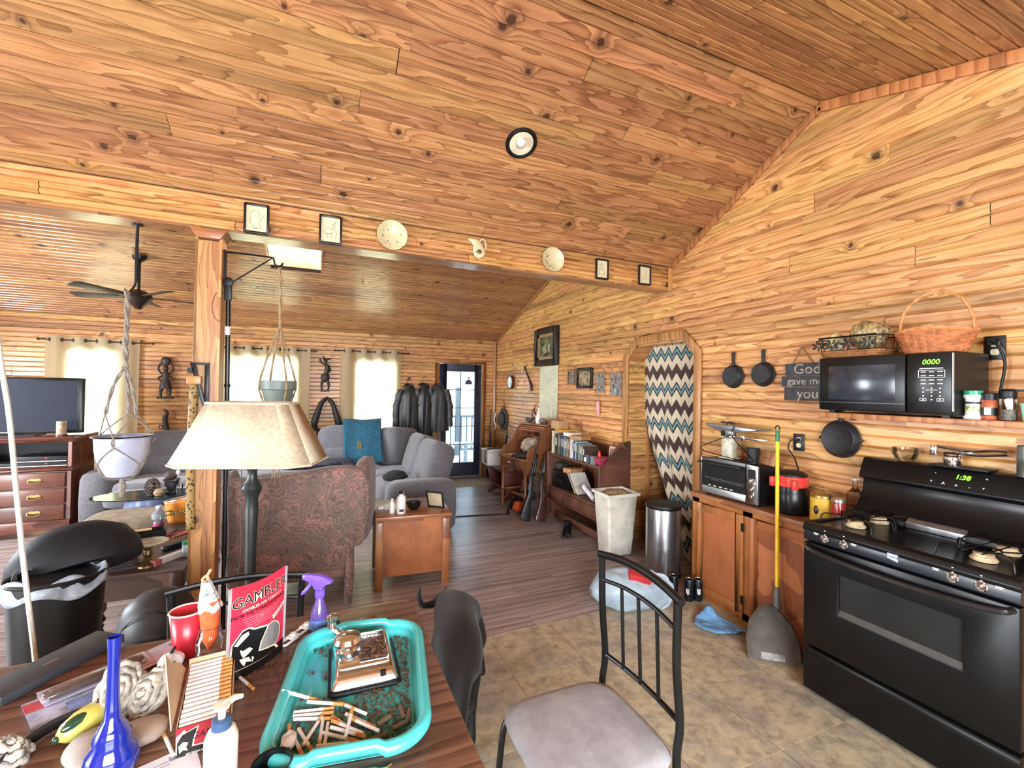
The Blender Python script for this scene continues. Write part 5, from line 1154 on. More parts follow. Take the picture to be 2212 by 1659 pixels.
for k in range(3):
    a = by0+0.03+k*0.365; pw('drawer', MB().box(bx0+0.004, a, 0.283, bx0+0.02, a+0.352, 0.395), BC, bc, bevel=0.004)
pw('drawer_rail', MB().box(bx0, by0+0.022, 0.262, bx0+0.03, by1-0.022, 0.278), BC, bc, bevel=0.003)
rn = srand('books'); y = by1-0.03
BCOL = [(214, 206, 178), (196, 184, 140), (60, 74, 96), (40, 44, 58), (132, 118, 90), (54, 60, 66), (70, 84, 110), (38, 40, 46), (120, 136, 146), (58, 70, 72), (150, 128, 96), (110, 84, 66), (206, 200, 190), (196, 196, 204), (44, 52, 72), (150, 182, 190), (60, 60, 64), (120, 150, 160), (86, 80, 72), (140, 130, 110), (70, 50, 44)]
BH = [0.275, 0.255, 0.245, 0.235, 0.24, 0.23, 0.235, 0.225, 0.225, 0.22, 0.215, 0.22, 0.215, 0.21, 0.205, 0.2, 0.19, 0.185, 0.175, 0.17, 0.165]
BD = ['tall cream book at the left end of the bookcase row', 'yellowish tall book second in the bookcase row', 'slate blue hardback third in the bookcase row', 'near-black hardback fourth in the row', 'mottled tan book fifth in the row', 'charcoal hardback between tan and blue books', 'steel blue hardback in the left half of the row', 'black spine right of the steel blue hardback', 'pale grey-blue book near the middle of the row', 'dark green-grey book near the middle of the row', 'tan ring-bound cookbook mid row', 'brown book right of the ring-bound one', 'white spine right of the brown book', 'second white spine, slightly lilac, mid row', 'dark navy book right of the white spines', 'light teal paperback in the right half of the row', 'charcoal paperback beside the light teal one', 'pale blue paperback in the shorter books', 'olive-grey short paperback near the row end', 'beige short paperback near the row end', 'dark red-brown short book at the right end of the row']
for k in range(21):
    w = rn.uniform(0.026, 0.042); h = BH[k]; d = rn.uniform(0.15, 0.19)
    t = thing('book', BD[k], 'book', (2.70+rn.uniform(0, 0.015), y-w/2, 0.828), group='books in the row on the bookcase')
    cm_ = M('book_cover_%d' % k, BCOL[k], 0.5, var=0.15, scale=20)
    make('cover', MB().box(0, -w/2, 0, 0.004, w/2, h).box(0.004, -w/2, 0, d, -w/2+0.003, h).box(0.004, w/2-0.003, 0, d, w/2, h), cm_, t)
    make('pages', MB().box(0.004, -w/2+0.003, 0.004, d-0.004, w/2-0.003, h-0.004), M('book_pages', (216, 204, 176), 0.8), t)
    make('title_band', MB().box(-0.0008, -w*0.3, h*0.45, 0.001, w*0.3, h*0.85), M('title_print_%d' % (k % 3), ((206, 196, 170), (150, 140, 120), (170, 170, 176))[k % 3], 0.6, var=0.6, scale=90), t)
    y -= w+0.002
YB_ = y
for k, (yy, z, w, h, d, c, lb) in enumerate(((4.83, 1.1, 0.17, 0.03, 0.15, (196, 150, 60), 'yellow book lying on top of the upright books'), (4.62, 1.065, 0.16, 0.045, 0.15, (222, 218, 210), 'white book lying across the middle of the row'), (4.44, 1.045, 0.2, 0.045, 0.16, (168, 128, 86), 'tan carved wooden box lying on the shorter books'))):
    solo('flat_book', lb, 'book' if k < 2 else 'box', MB().box(-d/2, -w/2, 0, d/2, w/2, h), M('flat_book_%d' % k, c, 0.6, var=0.15), (2.80, yy, z), 0.1*k, bevel=0.004)
solo('cardboard_carton', 'small tan cardboard carton on the end of the desk top by the books', 'box', MB().box(-0.07, -0.09, 0, 0.07, 0.09, 0.10).box(-0.0705, 0.02, 0.02, -0.0695, 0.08, 0.09), M('cardboard', (184, 146, 104), 0.8), (2.81, 4.975, 1.157) if False else (2.80, 4.93, 1.133), bevel=0.002)
for k, (yy, c, lb) in enumerate(((YB_-0.055, (70, 78, 84), 'grey candle jar with white label at the end of the books'), (YB_-0.16, (110, 116, 116), 'grey glass candle beside the labelled candle jar'))):
    t = thing('candle_jar', lb, 'candle', (2.715, yy, 0.828)); make('jar', MB().lathe([(0.038, 0), (0.04, 0.005), (0.04, 0.085), (0.036, 0.088), (0, 0.088)], n=20), M('grey_jar_%d' % k, c, 0.25), t)
    if k == 0: make('label', MB().box(-0.0415, -0.02, 0.015, -0.039, 0.02, 0.06), WHITEP, t)
solo('red_sauce_bottle', 'small red capped bottle behind the pink dish on the bookcase', 'bottle', MB().lathe([(0.025, 0), (0.028, 0.06), (0.018, 0.09), (0.016, 0.11), (0.006, 0.135), (0, 0.14)], n=14), M('red_cap', (206, 60, 50), 0.4), (2.80, YB_-0.14, 0.828))
pd = solo('pink_glass_dish', 'pink cut glass dish at the right end of the bookcase top shelf', 'dish', MB().lathe([(0.05, 0), (0.06, 0.01), (0.078, 0.06), (0.085, 0.08), (0.08, 0.078), (0.055, 0.014), (0, 0.01)], n=14), M('pink_glass', (190, 70, 96), 0.15, var=0.25, scale=20, Transmission_Weight=0.4), (2.765, by0+0.13, 0.828), smooth=0)
fr_ = thing('framed_snapshot', 'standing pale pink framed photo on the bookcase top shelf', 'picture frame', (2.90, by0+0.11, 0.828), rot=(0, 0.15, 0))
make('frame', MB().box(-0.008, -0.075, 0, 0.004, -0.052, 0.19).box(-0.008, 0.052, 0, 0.004, 0.075, 0.19).box(-0.008, -0.052, 0, 0.004, 0.052, 0.025).box(-0.008, -0.052, 0.165, 0.004, 0.052, 0.19), M('pale_pink_frame', (206, 160, 140), 0.5), fr_, bevel=0.002); make('photo', MB().box(-0.002, -0.052, 0.025, 0.002, 0.052, 0.165), PHOTO3, fr_)
# lower shelf
bb = thing('black_case', 'black vinyl case on the lower shelf of the bookcase', 'case', (2.86, 4.74, 0.428)); make('case', MB().box(-0.15, -0.22, 0, 0.15, 0.22, 0.2), BLACKE, bb, bevel=0.02); make('clasp', MB().box(-0.154, -0.02, 0.09, -0.148, 0.02, 0.1), CHROME, bb)
solo('dark_pouch', 'dark green crumpled pouch on top of the black case', 'pouch', crumple(0.09, 0.09, 0.045, amt=0.3, seed=3), M('dark_olive', (54, 56, 46), 0.7), (2.80, 4.86, 0.63))
solo('wooden_box', 'small pale wooden box on the black case in the bookcase', 'box', MB().box(-0.1, -0.07, 0, 0.1, 0.07, 0.055), M('pale_wood_box', (176, 126, 80), 0.6), (2.82, 4.62, 0.63), 0.2, bevel=0.003)
for k, a in enumerate((0.0, 0.06)): solo('leaning_book', ['white album leaning against the black case', 'thinner tan book leaning behind the white album'][k], 'book', MB().box(-0.1, 0, 0, 0.1, 0.016, 0.27), M('album_%d' % k, ((212, 208, 198), (178, 160, 130))[k], 0.6), (2.80, 4.31+a, 0.445), rot=(-0.7, 0, 0))
solo('rolled_magazine', 'rolled white magazine lying on the lower shelf of the bookcase', 'magazine', MB().tube([(2.70, 4.19, 0.56), (2.70, 3.98, 0.462)], 0.03, 14), M('magazine_print', (206, 206, 212), 0.5, var=0.2, scale=20))
solo('clear_bag', 'crumpled clear bag beside the rolled magazine', 'bag', crumple(0.09, 0.08, 0.07, amt=0.4, seed=11), M('smoky_plastic', (120, 124, 128), 0.2, var=0.4), (2.84, 3.98, 0.43))
solo('tripod', 'folded black tripod lying on the floor beneath the bookcase', 'tripod', MB().tube([(2.72, 4.60, 0.022), (2.46, 4.22, 0.022)], 0.018, 8).tube([(2.76, 4.56, 0.03), (2.52, 4.19, 0.022)], 0.016, 8).tube([(2.72, 4.52, 0.05), (2.50, 4.17, 0.05)], 0.016, 8).cb((2.70, 4.55, 0.05), (0.07, 0.06, 0.06), (0, 0, 0.9)), BLACKP)
# ================================================================ far wall: curtains, carvings, coats
def curtain_mat():
    t = NT('cream_curtain'); vec = t.coord()
    d = t.n('ShaderNodeBsdfDiffuse'); tr = t.n('ShaderNodeBsdfTranslucent'); mx = t.n('ShaderNodeMixShader')
    n = t.noise(vec, 90, 2); c = t.ramp(n, (0.3, rgb(186, 176, 150)), (0.7, rgb(206, 196, 168)))
    t.l(c, d.inputs[0]); tr.inputs[0].default_value = rgb(246, 232, 184); mx.inputs[0].default_value = 0.5
    t.l(d.outputs[0], mx.inputs[1]); t.l(tr.outputs[0], mx.inputs[2]); t.l(mx.outputs[0], t.out.inputs[0]); return t.m
CURT = curtain_mat()
GROM = M('dark_grommet', (60, 48, 40), 0.35, 0.7)
def curtains(x0, x1, zt, zb, panels, label, rod):
    t = thing('window_curtain', label, 'curtain', ((x0+x1)/2, YF-0.07, zt)); yc = YF-0.075
    pw('rod', MB().cyl((rod[0], yc, zt-0.05), (rod[1], yc, zt-0.05), 0.008, 8).ball((rod[0], yc, zt-0.05), 0.016, 8, 6).ball((rod[1], yc, zt-0.05), 0.016, 8, 6), GROM, t)
    for k, (a, b, seed, fl) in enumerate(panels):
        n = max(4, int((b-a)/0.115)); W_ = b-a
        def fn(u, v, a=a, b=b, n=n, fl=fl, seed=seed):
            z = zt+0.012*math.cos(2*PI*u*n)*0+(zb-zt)*v
            x = a+(b-a)*u+fl*(v**1.5)*(u-0.5 if fl > 0 else (u-0.5))*0.12
            amp = 0.028*(1-0.25*v); y = yc+amp*math.cos(PI*u*n)+0.008*math.sin(u*31+seed+v*4)*v
            return (x, y, z)
        pw('panel', MB().grid(fn, 12*n+1, 16), CURT, t, smooth=180, merge=False)
        for i in range(n):
            u = (i+0.5)/n; x = a+W_*u
            pw('grommet', MB().tube([(x+0.022*math.cos(q*PI/6)*0.55, yc-0.004+0.012*math.cos(q*PI/6), zt-0.05+0.022*math.sin(q*PI/6)) for q in range(12)], 0.0045, 5, closed=True), GROM, t)
    return t
curtains(0, 0, 2.20, 0.30, [(-3.34, -2.34, 1, 0.2)], 'cream grommet curtain over the left window behind the television', (-3.36, -2.2)) if False else None
def cset(x0, x1, zt, zb, panels, label, rod):
    o = curtains(x0, x1, zt, zb, panels, label, rod); return o
cset(-3.34, -2.34, 2.235, 0.28, [(-3.34, -2.86, 1, 0.0), (-2.86, -2.34, 2, 0.0)], 'cream grommet curtains over the left window behind the television', (-3.40, -2.18))
cset(-1.36, -0.14, 2.235, 0.30, [(-1.36, -0.76, 3, 0.0), (-0.76, -0.14, 4, 0.0)], 'cream grommet curtains over the middle window behind the post', (-1.42, -0.06))
cset(0.31, 1.30, 2.265, 0.30, [(0.31, 0.80, 5, 0.0), (0.80, 1.30, 6, 0.0)], 'cream grommet curtains over the right window beside the coats', (0.22, 1.42))
CARV = M('dark_carved_wood', (52, 38, 32), 0.5, var=0.25, scale=30, bump=0.2, bscale=60)
def T(*p): return spline(p, 4)
def carve(name, label, x, z, build):
    mb = MB(); build(mb); o = solo(name, label, 'carving', mb, CARV, (x, YF-0.06, z), smooth=60); return o
def fig1(m):
    m.box(-0.09, -0.04, 0, 0.09, 0.04, 0.03)
    for s in (-1, 1): m.tube(T((s*0.05, 0, 0.03), (s*0.055, 0, 0.1), (s*0.03, 0, 0.18)), [0.018]*5+[0.025]*4, 7)
    m.lathe([(0.07, 0.15), (0.075, 0.18), (0.045, 0.26), (0.035, 0.28), (0.05, 0.36), (0.03, 0.39), (0.02, 0.41)], n=12, sy=0.6)
    m.ball((0, 0, 0.44), (0.032, 0.03, 0.042), 10, 8)
    for s in (-1, 1): m.tube(T((s*0.045, 0, 0.36), (s*0.085, 0, 0.42), (s*0.07, 0, 0.49), (s*0.03, 0, 0.52)), 0.013, 6); m.tube(T((s*0.04, 0, 0.33), (s*0.085, 0, 0.29), (s*0.04, 0, 0.24)), 0.012, 6)
    m.lathe([(0.03, 0.48), (0.055, 0.52), (0.06, 0.57), (0.03, 0.6), (0, 0.6)], n=12, sy=0.6)
carve('carved_figure', 'dark carved standing figure with raised arms between left curtains and post', -2.03, 1.405, fig1)
def fig2(m):
    m.tube(T((0, 0, 0.1), (0.01, 0, 0.35), (-0.01, 0, 0.52), (0.015, 0, 0.6), (-0.03, 0, 0.66)), [0.045]*5+[0.034]*5+[0.022]*5+[0.008]*2, 8)
    for a, l in ((-2.9, 0.2), (-2.3, 0.18), (-0.9, 0.16), (-0.25, 0.22), (0.2, 0.17)): m.tube(T((0, 0, 0.14), (math.cos(a)*l*0.5, -abs(math.sin(a))*0.03, 0.08), (math.cos(a)*l, -abs(math.sin(a))*0.04, 0.02)), [0.04]*5+[0.03]*3+[0.015], 7)
    m.tube([(-0.045, 0, 0.42+0.03*math.sin(q)) if False else (-0.055+0.022*math.cos(q*0.7), 0, 0.4+0.028*math.sin(q*0.7)) for q in range(9)], 0.006, 5, closed=True)
carve('carved_bird', 'dark carved long-necked bird on splayed roots below the standing figure', -2.015, 0.60, fig2)
def fig3(m):
    m.box(-0.07, -0.04, 0, 0.07, 0.04, 0.025)
    for s in (-1, 1): m.tube(T((s*0.04, 0, 0.02), (s*0.055, 0, 0.1), (s*0.03, 0, 0.2)), [0.016]*5+[0.022]*4, 7)
    m.ball((0, 0, 0.23), (0.07, 0.035, 0.075), 12, 8)
    m.tube(T((0, 0, 0.28), (0.02, 0, 0.34), (0.03, 0, 0.42), (-0.01, 0, 0.47)), [0.03]*4+[0.04]*5+[0.02]*4, 8)
    m.tube(T((0.03, 0, 0.42), (0.075, 0, 0.36), (0.03, 0, 0.29)), 0.013, 6)
    m.tube(T((0.0, 0, 0.43), (-0.05, 0, 0.46), (-0.085, 0, 0.53)), 0.012, 6)
    m.ball((0.0, 0, 0.495), (0.03, 0.026, 0.03), 10, 7).tube(T((-0.04, 0, 0.53), (0.02, 0, 0.525), (0.08, 0, 0.54)), 0.012, 6)
    m.tube(T((0, 0, 0.52), (-0.03, 0, 0.56), (-0.02, 0, 0.585)), 0.008, 5)
carve('carved_figure', 'dark carved dancing figure above the horse collar', 0.085, 1.535, fig3)
hc = solo('horse_collar', 'old black leather horse collar hanging between the two right windows', 'collar', MB().tube(spline([(0, 0, 0.48), (-0.08, 0, 0.40), (-0.15, 0, 0.2), (-0.18, 0, 0.06), (-0.13, 0, -0.03), (0, 0, -0.06), (0.13, 0, -0.03), (0.18, 0, 0.06), (0.15, 0, 0.2), (0.08, 0, 0.40), (0.001, 0, 0.48)], 4)[:-1], [0.028, 0.03, 0.034, 0.036, 0.038, 0.042, 0.045, 0.048, 0.052, 0.055, 0.056, 0.055, 0.05, 0.042, 0.035, 0.03, 0.028, 0.025, 0.024, 0.024, 0.024, 0.024, 0.025, 0.028, 0.03, 0.035, 0.042, 0.05, 0.055, 0.056, 0.055, 0.052, 0.048, 0.045, 0.042, 0.038, 0.036, 0.034, 0.03, 0.028][:40], 10, closed=True), M('old_black_leather', (38, 34, 32), 0.5, var=0.2, bump=0.3), (0.118, YF-0.07, 0.95))
def coat(x, z, w, h, c, label, seed, rough=0.4):
    t = thing('hanging_coat', label, 'coat', (x, YF-0.12, z), group=None)
    def fn(u, v):
        a = 2*PI*u; sh = min(1, v*6)**0.6
        ww = w/2*(0.28+0.72*sh)*(1+0.12*v); dd = 0.055+0.05*sh
        f = 0.018*math.sin(a*7+seed)*min(1, v*3)+0.012*math.sin(a*13+seed*2+v*3)*v
        k = 1+f*4
        return (math.cos(a)*ww*k, -0.07+math.sin(a)*dd*k, -0.02-0.05*(1-math.cos(math.asin(min(1, abs(math.cos(a))))))*0-h*v-0.09*abs(math.cos(a))**2*(1-v)*sh)
    m = M('coat_cloth_%d' % seed, c, rough, var=0.25, scale=6, bump=0.25, bscale=30)
    make('body', MB().grid(fn, 56, 20, cu=True), m, t, smooth=180)
    for s in (-1, 1):
        def sl(u, v, s=s):
            a = 2*PI*u; r = 0.068-0.015*v; kk = 1+0.1*math.sin(v*26+a+seed)
            return (s*(w*0.40+0.075*min(1, v*2.2))+math.cos(a)*r*kk, -0.09+math.sin(a)*r*0.9*kk-0.02*v, -0.09-h*0.82*v)
        make('sleeve', MB().grid(sl, 14, 16, cu=True), m, t, smooth=180)
    make('collar', MB().tube(spline([(-0.07, -0.09, -0.03), (0, -0.045, 0.0), (0.07, -0.09, -0.03), (0.05, -0.14, -0.12)], 4), 0.02, 7), m, t)
    make('hook', MB().tube(spline([(-0.1, -0.03, -0.05), (-0.02, -0.03, 0.04), (0, -0.03, 0.10), (0.03, -0.03, 0.13), (0.04, -0.02, 0.1)], 4), 0.004, 5), BLACKM, t)
    return t
coat(1.41, 1.68, 0.34, 0.84, (42, 44, 44), 'black leather coat nearest the window, left of the three hanging coats', 1)
coat(1.67, 1.70, 0.27, 0.93, (30, 32, 36), 'black coat hanging in the middle of the three', 2)
coat(1.92, 1.69, 0.34, 0.80, (50, 52, 54), 'dark grey coat with pale drawcords nearest the glazed door', 3, 0.5)
for k, (yy, lb) in enumerate(((7.32, 'beige doormat before the glazed door'),)):
    solo('doormat', lb, 'mat', MB().box(-0.42, -0.26, 0.001, 0.42, 0.30, 0.012), M('beige_mat', (168, 158, 134), 0.95, var=0.2, scale=60, bump=0.3), (2.33, yy, 0), bevel=0.004)
# photo sticker on the door pane, seen from inside
stk = thing('door_sticker', 'small sticker of a person in a dark shirt on the glazed door', 'sticker', (2.555, YF+0.034, 1.76))
make('shirt', MB().prism([(-0.07, -0.06), (-0.06, 0.0), (-0.02, 0.03), (0.02, 0.03), (0.06, 0.0), (0.07, -0.06)], -0.001, 0.0005, 'y'), M('sticker_shirt', (60, 66, 100), 0.6), stk); make('face', MB().prism([(u, v+0.06) for u, v in rrect(0.04, 0.055, 0.018, 4)], -0.001, 0.0005, 'y'), M('sticker_skin', (190, 140, 120), 0.6), stk)
# porch furniture glimpsed through the door
for k, (x, h) in enumerate(((2.55, 2.4), (3.2, 2.4))): solo('porch_post', ['porch post seen through the left panes of the door', 'porch post further right outside the door'][k], 'post', MB().box(-0.05, -0.05, 0, 0.05, 0.05, h), M('weathered_grey_wood', (120, 128, 134), 0.7), (x, YF+2.9, -0.05))
rl = thing('porch_railing', 'grey porch railing seen through the door panes', 'railing', (2.4, YF+2.9, -0.05))
for z in (0.12, 0.95): make('rail', MB().box(-1.4, -0.03, z, 1.4, 0.03, z+0.05), M('weathered_grey_wood', (120, 128, 134), 0.7), rl)
for k in range(20): make('baluster', MB().box(-1.35+k*0.14, -0.015, 0.17, -1.32+k*0.14, 0.015, 0.95), M('weathered_grey_wood', (120, 128, 134), 0.7), rl)
solo('porch_table', 'round pale porch table outside the door', 'table', MB().lathe([(0.2, 0), (0.05, 0.04), (0.04, 0.4), (0.3, 0.42), (0.3, 0.45), (0, 0.45)], n=20), M('pale_metal', (180, 186, 190), 0.5), (3.05, YF+1.7, -0.05))
# ================================================================ television and its chest
TVC = wood('mahogany', (126, 76, 56), (100, 56, 42), (64, 34, 26), 0.25, 0.4, knots=False, gs=1.3, rv=0.06)
tc = thing('media_chest', 'dark mahogany media chest with open shelf and three wide drawers', 'chest', (-3.0, 6.45, 0))
x0, x1, y0, y1 = -3.62, -2.40, 6.20, 6.72
pw('carcass_side', MB().box(x0, y0, 0.08, x0+0.03, y1, 0.985), TVC, tc); pw('carcass_side', MB().box(x1-0.03, y0, 0.08, x1, y1, 0.985), TVC, tc)
pw('top', MB().prism([(y0-0.03, 1.01), (y0-0.045, 1.03), (y0-0.04, 1.045), (y1, 1.045), (y1, 0.985), (y0-0.005, 0.985)], x0-0.03, x1+0.035, 'x'), TVC, tc, bevel=0.003)
pw('waist_moulding', MB().prism([(y0-0.03, 0.695), (y0-0.025, 0.715), (y0, 0.725), (y1, 0.725), (y1, 0.68), (y0-0.01, 0.68)], x0-0.02, x1+0.02, 'x'), TVC, tc, bevel=0.002)
pw('drawer_case', MB().box(x0+0.03, y0+0.01, 0.13, x1-0.03, y1, 0.68), TVC, tc); pw('back', MB().box(x0+0.03, y1-0.015, 0.725, x1-0.03, y1, 0.985), BLACKP, tc)
ap = [(x0, 0.0), (x0, 0.17), (x1, 0.17), (x1, 0.0), (x1-0.1, 0.02), (x1-0.16, 0.07), (x1-0.35, 0.075), ((x0+x1)/2, 0.045), (x0+0.35, 0.075), (x0+0.16, 0.07), (x0+0.1, 0.02)]
pw('apron', MB().prism(ap, y0-0.012, y0+0.02, 'y'), TVC, tc, bevel=0.003); pw('bracket_foot', MB().box(x1-0.05, y1-0.08, 0, x1, y1, 0.09), TVC, tc)
for k in range(3):
    z = 0.175+k*0.168; d = pw('drawer', MB().box(x0+0.045, y0-0.014, z, x1-0.045, y0+0.012, z+0.158), TVC, tc, bevel=0.006, seg=3)
    for xx in (x0+0.28, x1-0.28): pw('bail_pull', MB().tube(spline([(xx-0.05, y0-0.016, z+0.09), (xx-0.045, y0-0.03, z+0.065), (xx, y0-0.034, z+0.055), (xx+0.045, y0-0.03, z+0.065), (xx+0.05, y0-0.016, z+0.09)], 4), 0.005, 6).prism([(xx-0.06, z+0.085), (xx-0.03, z+0.105), (xx, z+0.1), (xx+0.03, z+0.105), (xx+0.06, z+0.085), (xx, z+0.078)], y0-0.018, y0-0.014, 'y'), M('brass', (176, 140, 84), 0.3, 0.9), d)
def deck(name, xa, xb, ya, z, h, label):
    t = thing(name, label, 'player', ((xa+xb)/2, ya+0.15, z)); pw('case', MB().box(xa, ya, z, xb, ya+0.3, z+h), BLACKP, t, bevel=0.004); pw('silver_trim', MB().box(xa+0.01, ya-0.003, z+0.004, xb-0.01, ya+0.001, z+0.012), STEEL, t); pw('red_light', MB().box(xb-0.18, ya-0.003, z+h*0.6, xb-0.165, ya+0.001, z+h*0.8), emis('red_led', (220, 40, 50), 1.5), t); return t
deck('media_player', -3.15, -2.45, 6.25, 0.726, 0.045, 'wide black player with silver trim at the bottom of the chest shelf'); deck('media_player', -2.90, -2.46, 6.27, 0.772, 0.06, 'smaller black player with a red light stacked on the wide one'); deck('media_player', -3.5, -3.2, 6.27, 0.726, 0.11, 'black box at the left of the open chest shelf')
tv = thing('television', 'flat black television standing on the mahogany chest', 'television', (-3.0, 6.42, 1.046))
pw('screen', MB().box(-3.58, 6.385, 1.10, -2.43, 6.389, 1.63), M('tv_screen', (34, 38, 50), 0.5, var=0.06, scale=2, Specular_IOR_Level=0.15), tv); pw('bezel', MB().box(-3.62, 6.389, 1.065, -2.39, 6.44, 1.665), BLACKP, tv, bevel=0.006)
pw('bezel_frame', MB().box(-3.62, 6.378, 1.065, -2.39, 6.389, 1.10).box(-3.62, 6.378, 1.63, -2.39, 6.389, 1.665).box(-3.62, 6.378, 1.1, -3.58, 6.389, 1.63).box(-2.43, 6.378, 1.1, -2.39, 6.389, 1.63), BLACKE, tv, bevel=0.002)
pw('stand', MB().box(-3.25, 6.32, 1.0462, -2.75, 6.54, 1.056).box(-3.1, 6.41, 1.056, -2.9, 6.45, 1.07), BLACKP, tv); pw('badge', MB().box(-3.06, 6.376, 1.075, -2.96, 6.379, 1.083), STEEL, tv)
ln = thing('glass_lantern', 'small tan glass candle lantern in front of the television', 'lantern', (-2.52, 6.28, 1.046))
make('glass', MB().lathe([(0.04, 0.012), (0.042, 0.02), (0.042, 0.15), (0.038, 0.155)], n=18), M('amber_frosted_glass', (196, 170, 140), 0.3, var=0.2, Transmission_Weight=0.3), ln); make('base', MB().lathe([(0.05, 0), (0.05, 0.01), (0.042, 0.014), (0, 0.014)], n=18), DARKW, ln); make('flame', MB().ball((0, -0.036, 0.1), (0.014, 0.012, 0.02), 8, 6), emis('flame', (255, 200, 110), 2.5), ln)
# ================================================================ sofa
SOFA = M('grey_chenille', (100, 98, 102), 0.9, var=0.14, scale=40, bump=0.35, bscale=90, Sheen_Weight=0.25)
sf = thing('sectional_sofa', 'large grey chenille sectional sofa along the far wall and turning towards the door', 'sofa', (-0.4, 6.9, 0))
def cush(name, c, d, p=0.4, rot=None):
    m = Matrix.Translation(c) @ (Euler(rot).to_matrix().to_4x4() if rot else Matrix())
    return pw(name, MB().pillow((0, 0, 0), d, p, 12, m), SOFA, sf, smooth=180)
pw('base', MB().box(-2.3, 6.25, 0.03, 0.9, 7.2, 0.28).box(0.75, 5.0, 0.03, 1.45, 7.2, 0.28), SOFA, sf, bevel=0.03, seg=3)
for k, (a, b) in enumerate(((-2.06, -1.02), (-1.02, -0.02), (-0.02, 0.85))):
    cush('seat_cushion', ((a+b)/2, 6.56, 0.40), (b-a, 0.78, 0.24), 0.35); cush('back_cushion', ((a+b)/2, 7.03, 0.72), (b-a, 0.36, 0.66 if k else 0.6), 0.42, (-0.2, 0, 0))
    cush('lumbar_cushion', ((a+b)/2, 6.88, 0.58), (b-a-0.02, 0.26, 0.32), 0.45, (-0.15, 0, 0))
cush('arm', (-2.2, 6.6, 0.34), (0.28, 0.95, 0.62), 0.3)
cush('corner_back', (1.12, 6.98, 0.70), (0.62, 0.46, 0.62), 0.45, (-0.1, 0.12, 0.6))
for k, (a, b) in enumerate(((5.10, 5.86), (5.86, 6.62))):
    cush('seat_cushion', (0.93, (a+b)/2, 0.39), (0.62, b-a, 0.24), 0.35); cush('back_cushion', (1.31, (a+b)/2, 0.66), (0.34, b-a, 0.62), 0.42, (0, 0.28, 0))
cush('arm', (1.06, 4.95, 0.31), (0.78, 0.26, 0.58), 0.3)
cush('footrest', (-1.5, 5.98, 0.40), (1.05, 0.42, 0.16), 0.35); cush('footrest', (-1.55, 6.2, 0.47), (0.95, 0.4, 0.14), 0.4)
cv = MB()
def throw(x0, x1, pts, amp, seed):
    P = spline(pts, 6); n = len(P)
    def fn(u, v):
        i = v*(n-1); k = min(int(i), n-2); p = P[k].lerp(P[k+1], i-k)
        return (x0+(x1-x0)*u+0.03*math.sin(v*5+seed)*u, p.y-amp*math.sin(u*9+seed+v*2)-0.004, p.z+amp*0.6*math.sin(u*7+seed))
    return MB().grid(fn, 22, n)
TEAL = M('teal_blanket', (30, 84, 106), 0.9, var=0.2, scale=25, bump=0.4, bscale=140)
tb = thing('teal_blanket', 'teal fringed blanket draped over the sofa back near the corner', 'blanket', (0.62, 6.85, 1.0))
o = pw('cloth', throw(0.33, 0.88, [(0, 7.36, 0.75), (0, 7.33, 1.0), (0, 7.17, 1.12), (0, 6.96, 1.09), (0, 6.78, 0.90), (0, 6.65, 0.70), (0, 6.60, 0.54)], 0.012, 1), TEAL, tb, solid=0.012, smooth=180)
pw('gold_motif', MB().prism([(0.50, 0.86), (0.56, 0.84), (0.57, 0.72), (0.6, 0.62), (0.56, 0.6), (0.53, 0.7)], 6.62, 6.628, 'y', Matrix.Translation((0, 0.04, 0.0))), M('gold_thread', (120, 112, 60), 0.8, var=0.4, scale=40), tb)
solo('dark_throw', 'dark navy crumpled throw heaped on the sofa seat beside the teal blanket', 'blanket', crumple(0.34, 0.2, 0.07, 30, 16, 0.45, 5), M('navy_throw', (44, 44, 54), 0.9, bump=0.2), (0.1, 6.42, 0.515))
solo('black_pillow', 'black pillow on the right arm of the sofa beside the wing chair', 'pillow', crumple(0.14, 0.1, 0.06, amt=0.25, seed=7), M('black_cotton', (34, 30, 32), 0.9), (0.84, 5.34, 0.52))
cp = thing('baseball_cap', 'navy baseball cap with white stitching on the wing chair', 'cap', (-0.17, 4.12, 0.93))
NVC = M('navy_cap_cloth', (44, 52, 78), 0.85)
make('crown', MB().lathe([(0.105, 0), (0.108, 0.03), (0.095, 0.075), (0.06, 0.11), (0.02, 0.125), (0, 0.126)], n=20), NVC, cp); make('peak', MB().prism([(math.cos(a)*0.10+0.06, math.sin(a)*0.10) for a in [-1.4+2.8*i/12 for i in range(13)]], 0.0, 0.01, 'z'), NVC, cp); make('stitching', MB().tube([(math.cos(a)*0.07, math.sin(a)*0.07-0.0, 0.104) for a in [0.2*i for i in range(12)]], 0.003, 5), WHITEP, cp)
# ---- oval glass coffee table on a blue urn
gt = thing('glass_coffee_table', 'oval glass coffee table on a pale blue ceramic urn', 'table', (-1.52, 5.45, 0))
make('urn', MB().lathe([(0.13, 0.18), (0.16, 0.22), (0.185, 0.33), (0.19, 0.42), (0.17, 0.5), (0.165, 0.515), (0, 0.515)], n=28), M('pale_blue_glaze', (128, 144, 190), 0.3, var=0.08), gt); make('plinth', MB().lathe([(0.2, 0.002), (0.2, 0.03), (0.12, 0.06), (0.12, 0.18)], n=24), M('dark_plinth', (60, 56, 54), 0.6), gt)
make('glass_top', MB().lathe([(0.0, 0.516), (0.39, 0.516), (0.395, 0.522), (0.39, 0.528), (0, 0.528)], n=48, sx=1.15, sy=0.62), M('tinted_glass', (70, 96, 92), 0.05, Transmission_Weight=0.75), gt)
for k in range(5): make('rivet', MB().ball((-0.12+k*0.07, -math.sqrt(max(0, 0.187**2-(-0.12+k*0.07)**2)), 0.36), 0.009, 8, 5), DARKW, gt)
pcn = thing('pine_cone', 'large dark pine cone standing on the oval glass table', 'pine cone', (-1.47, 5.36, 0.53))
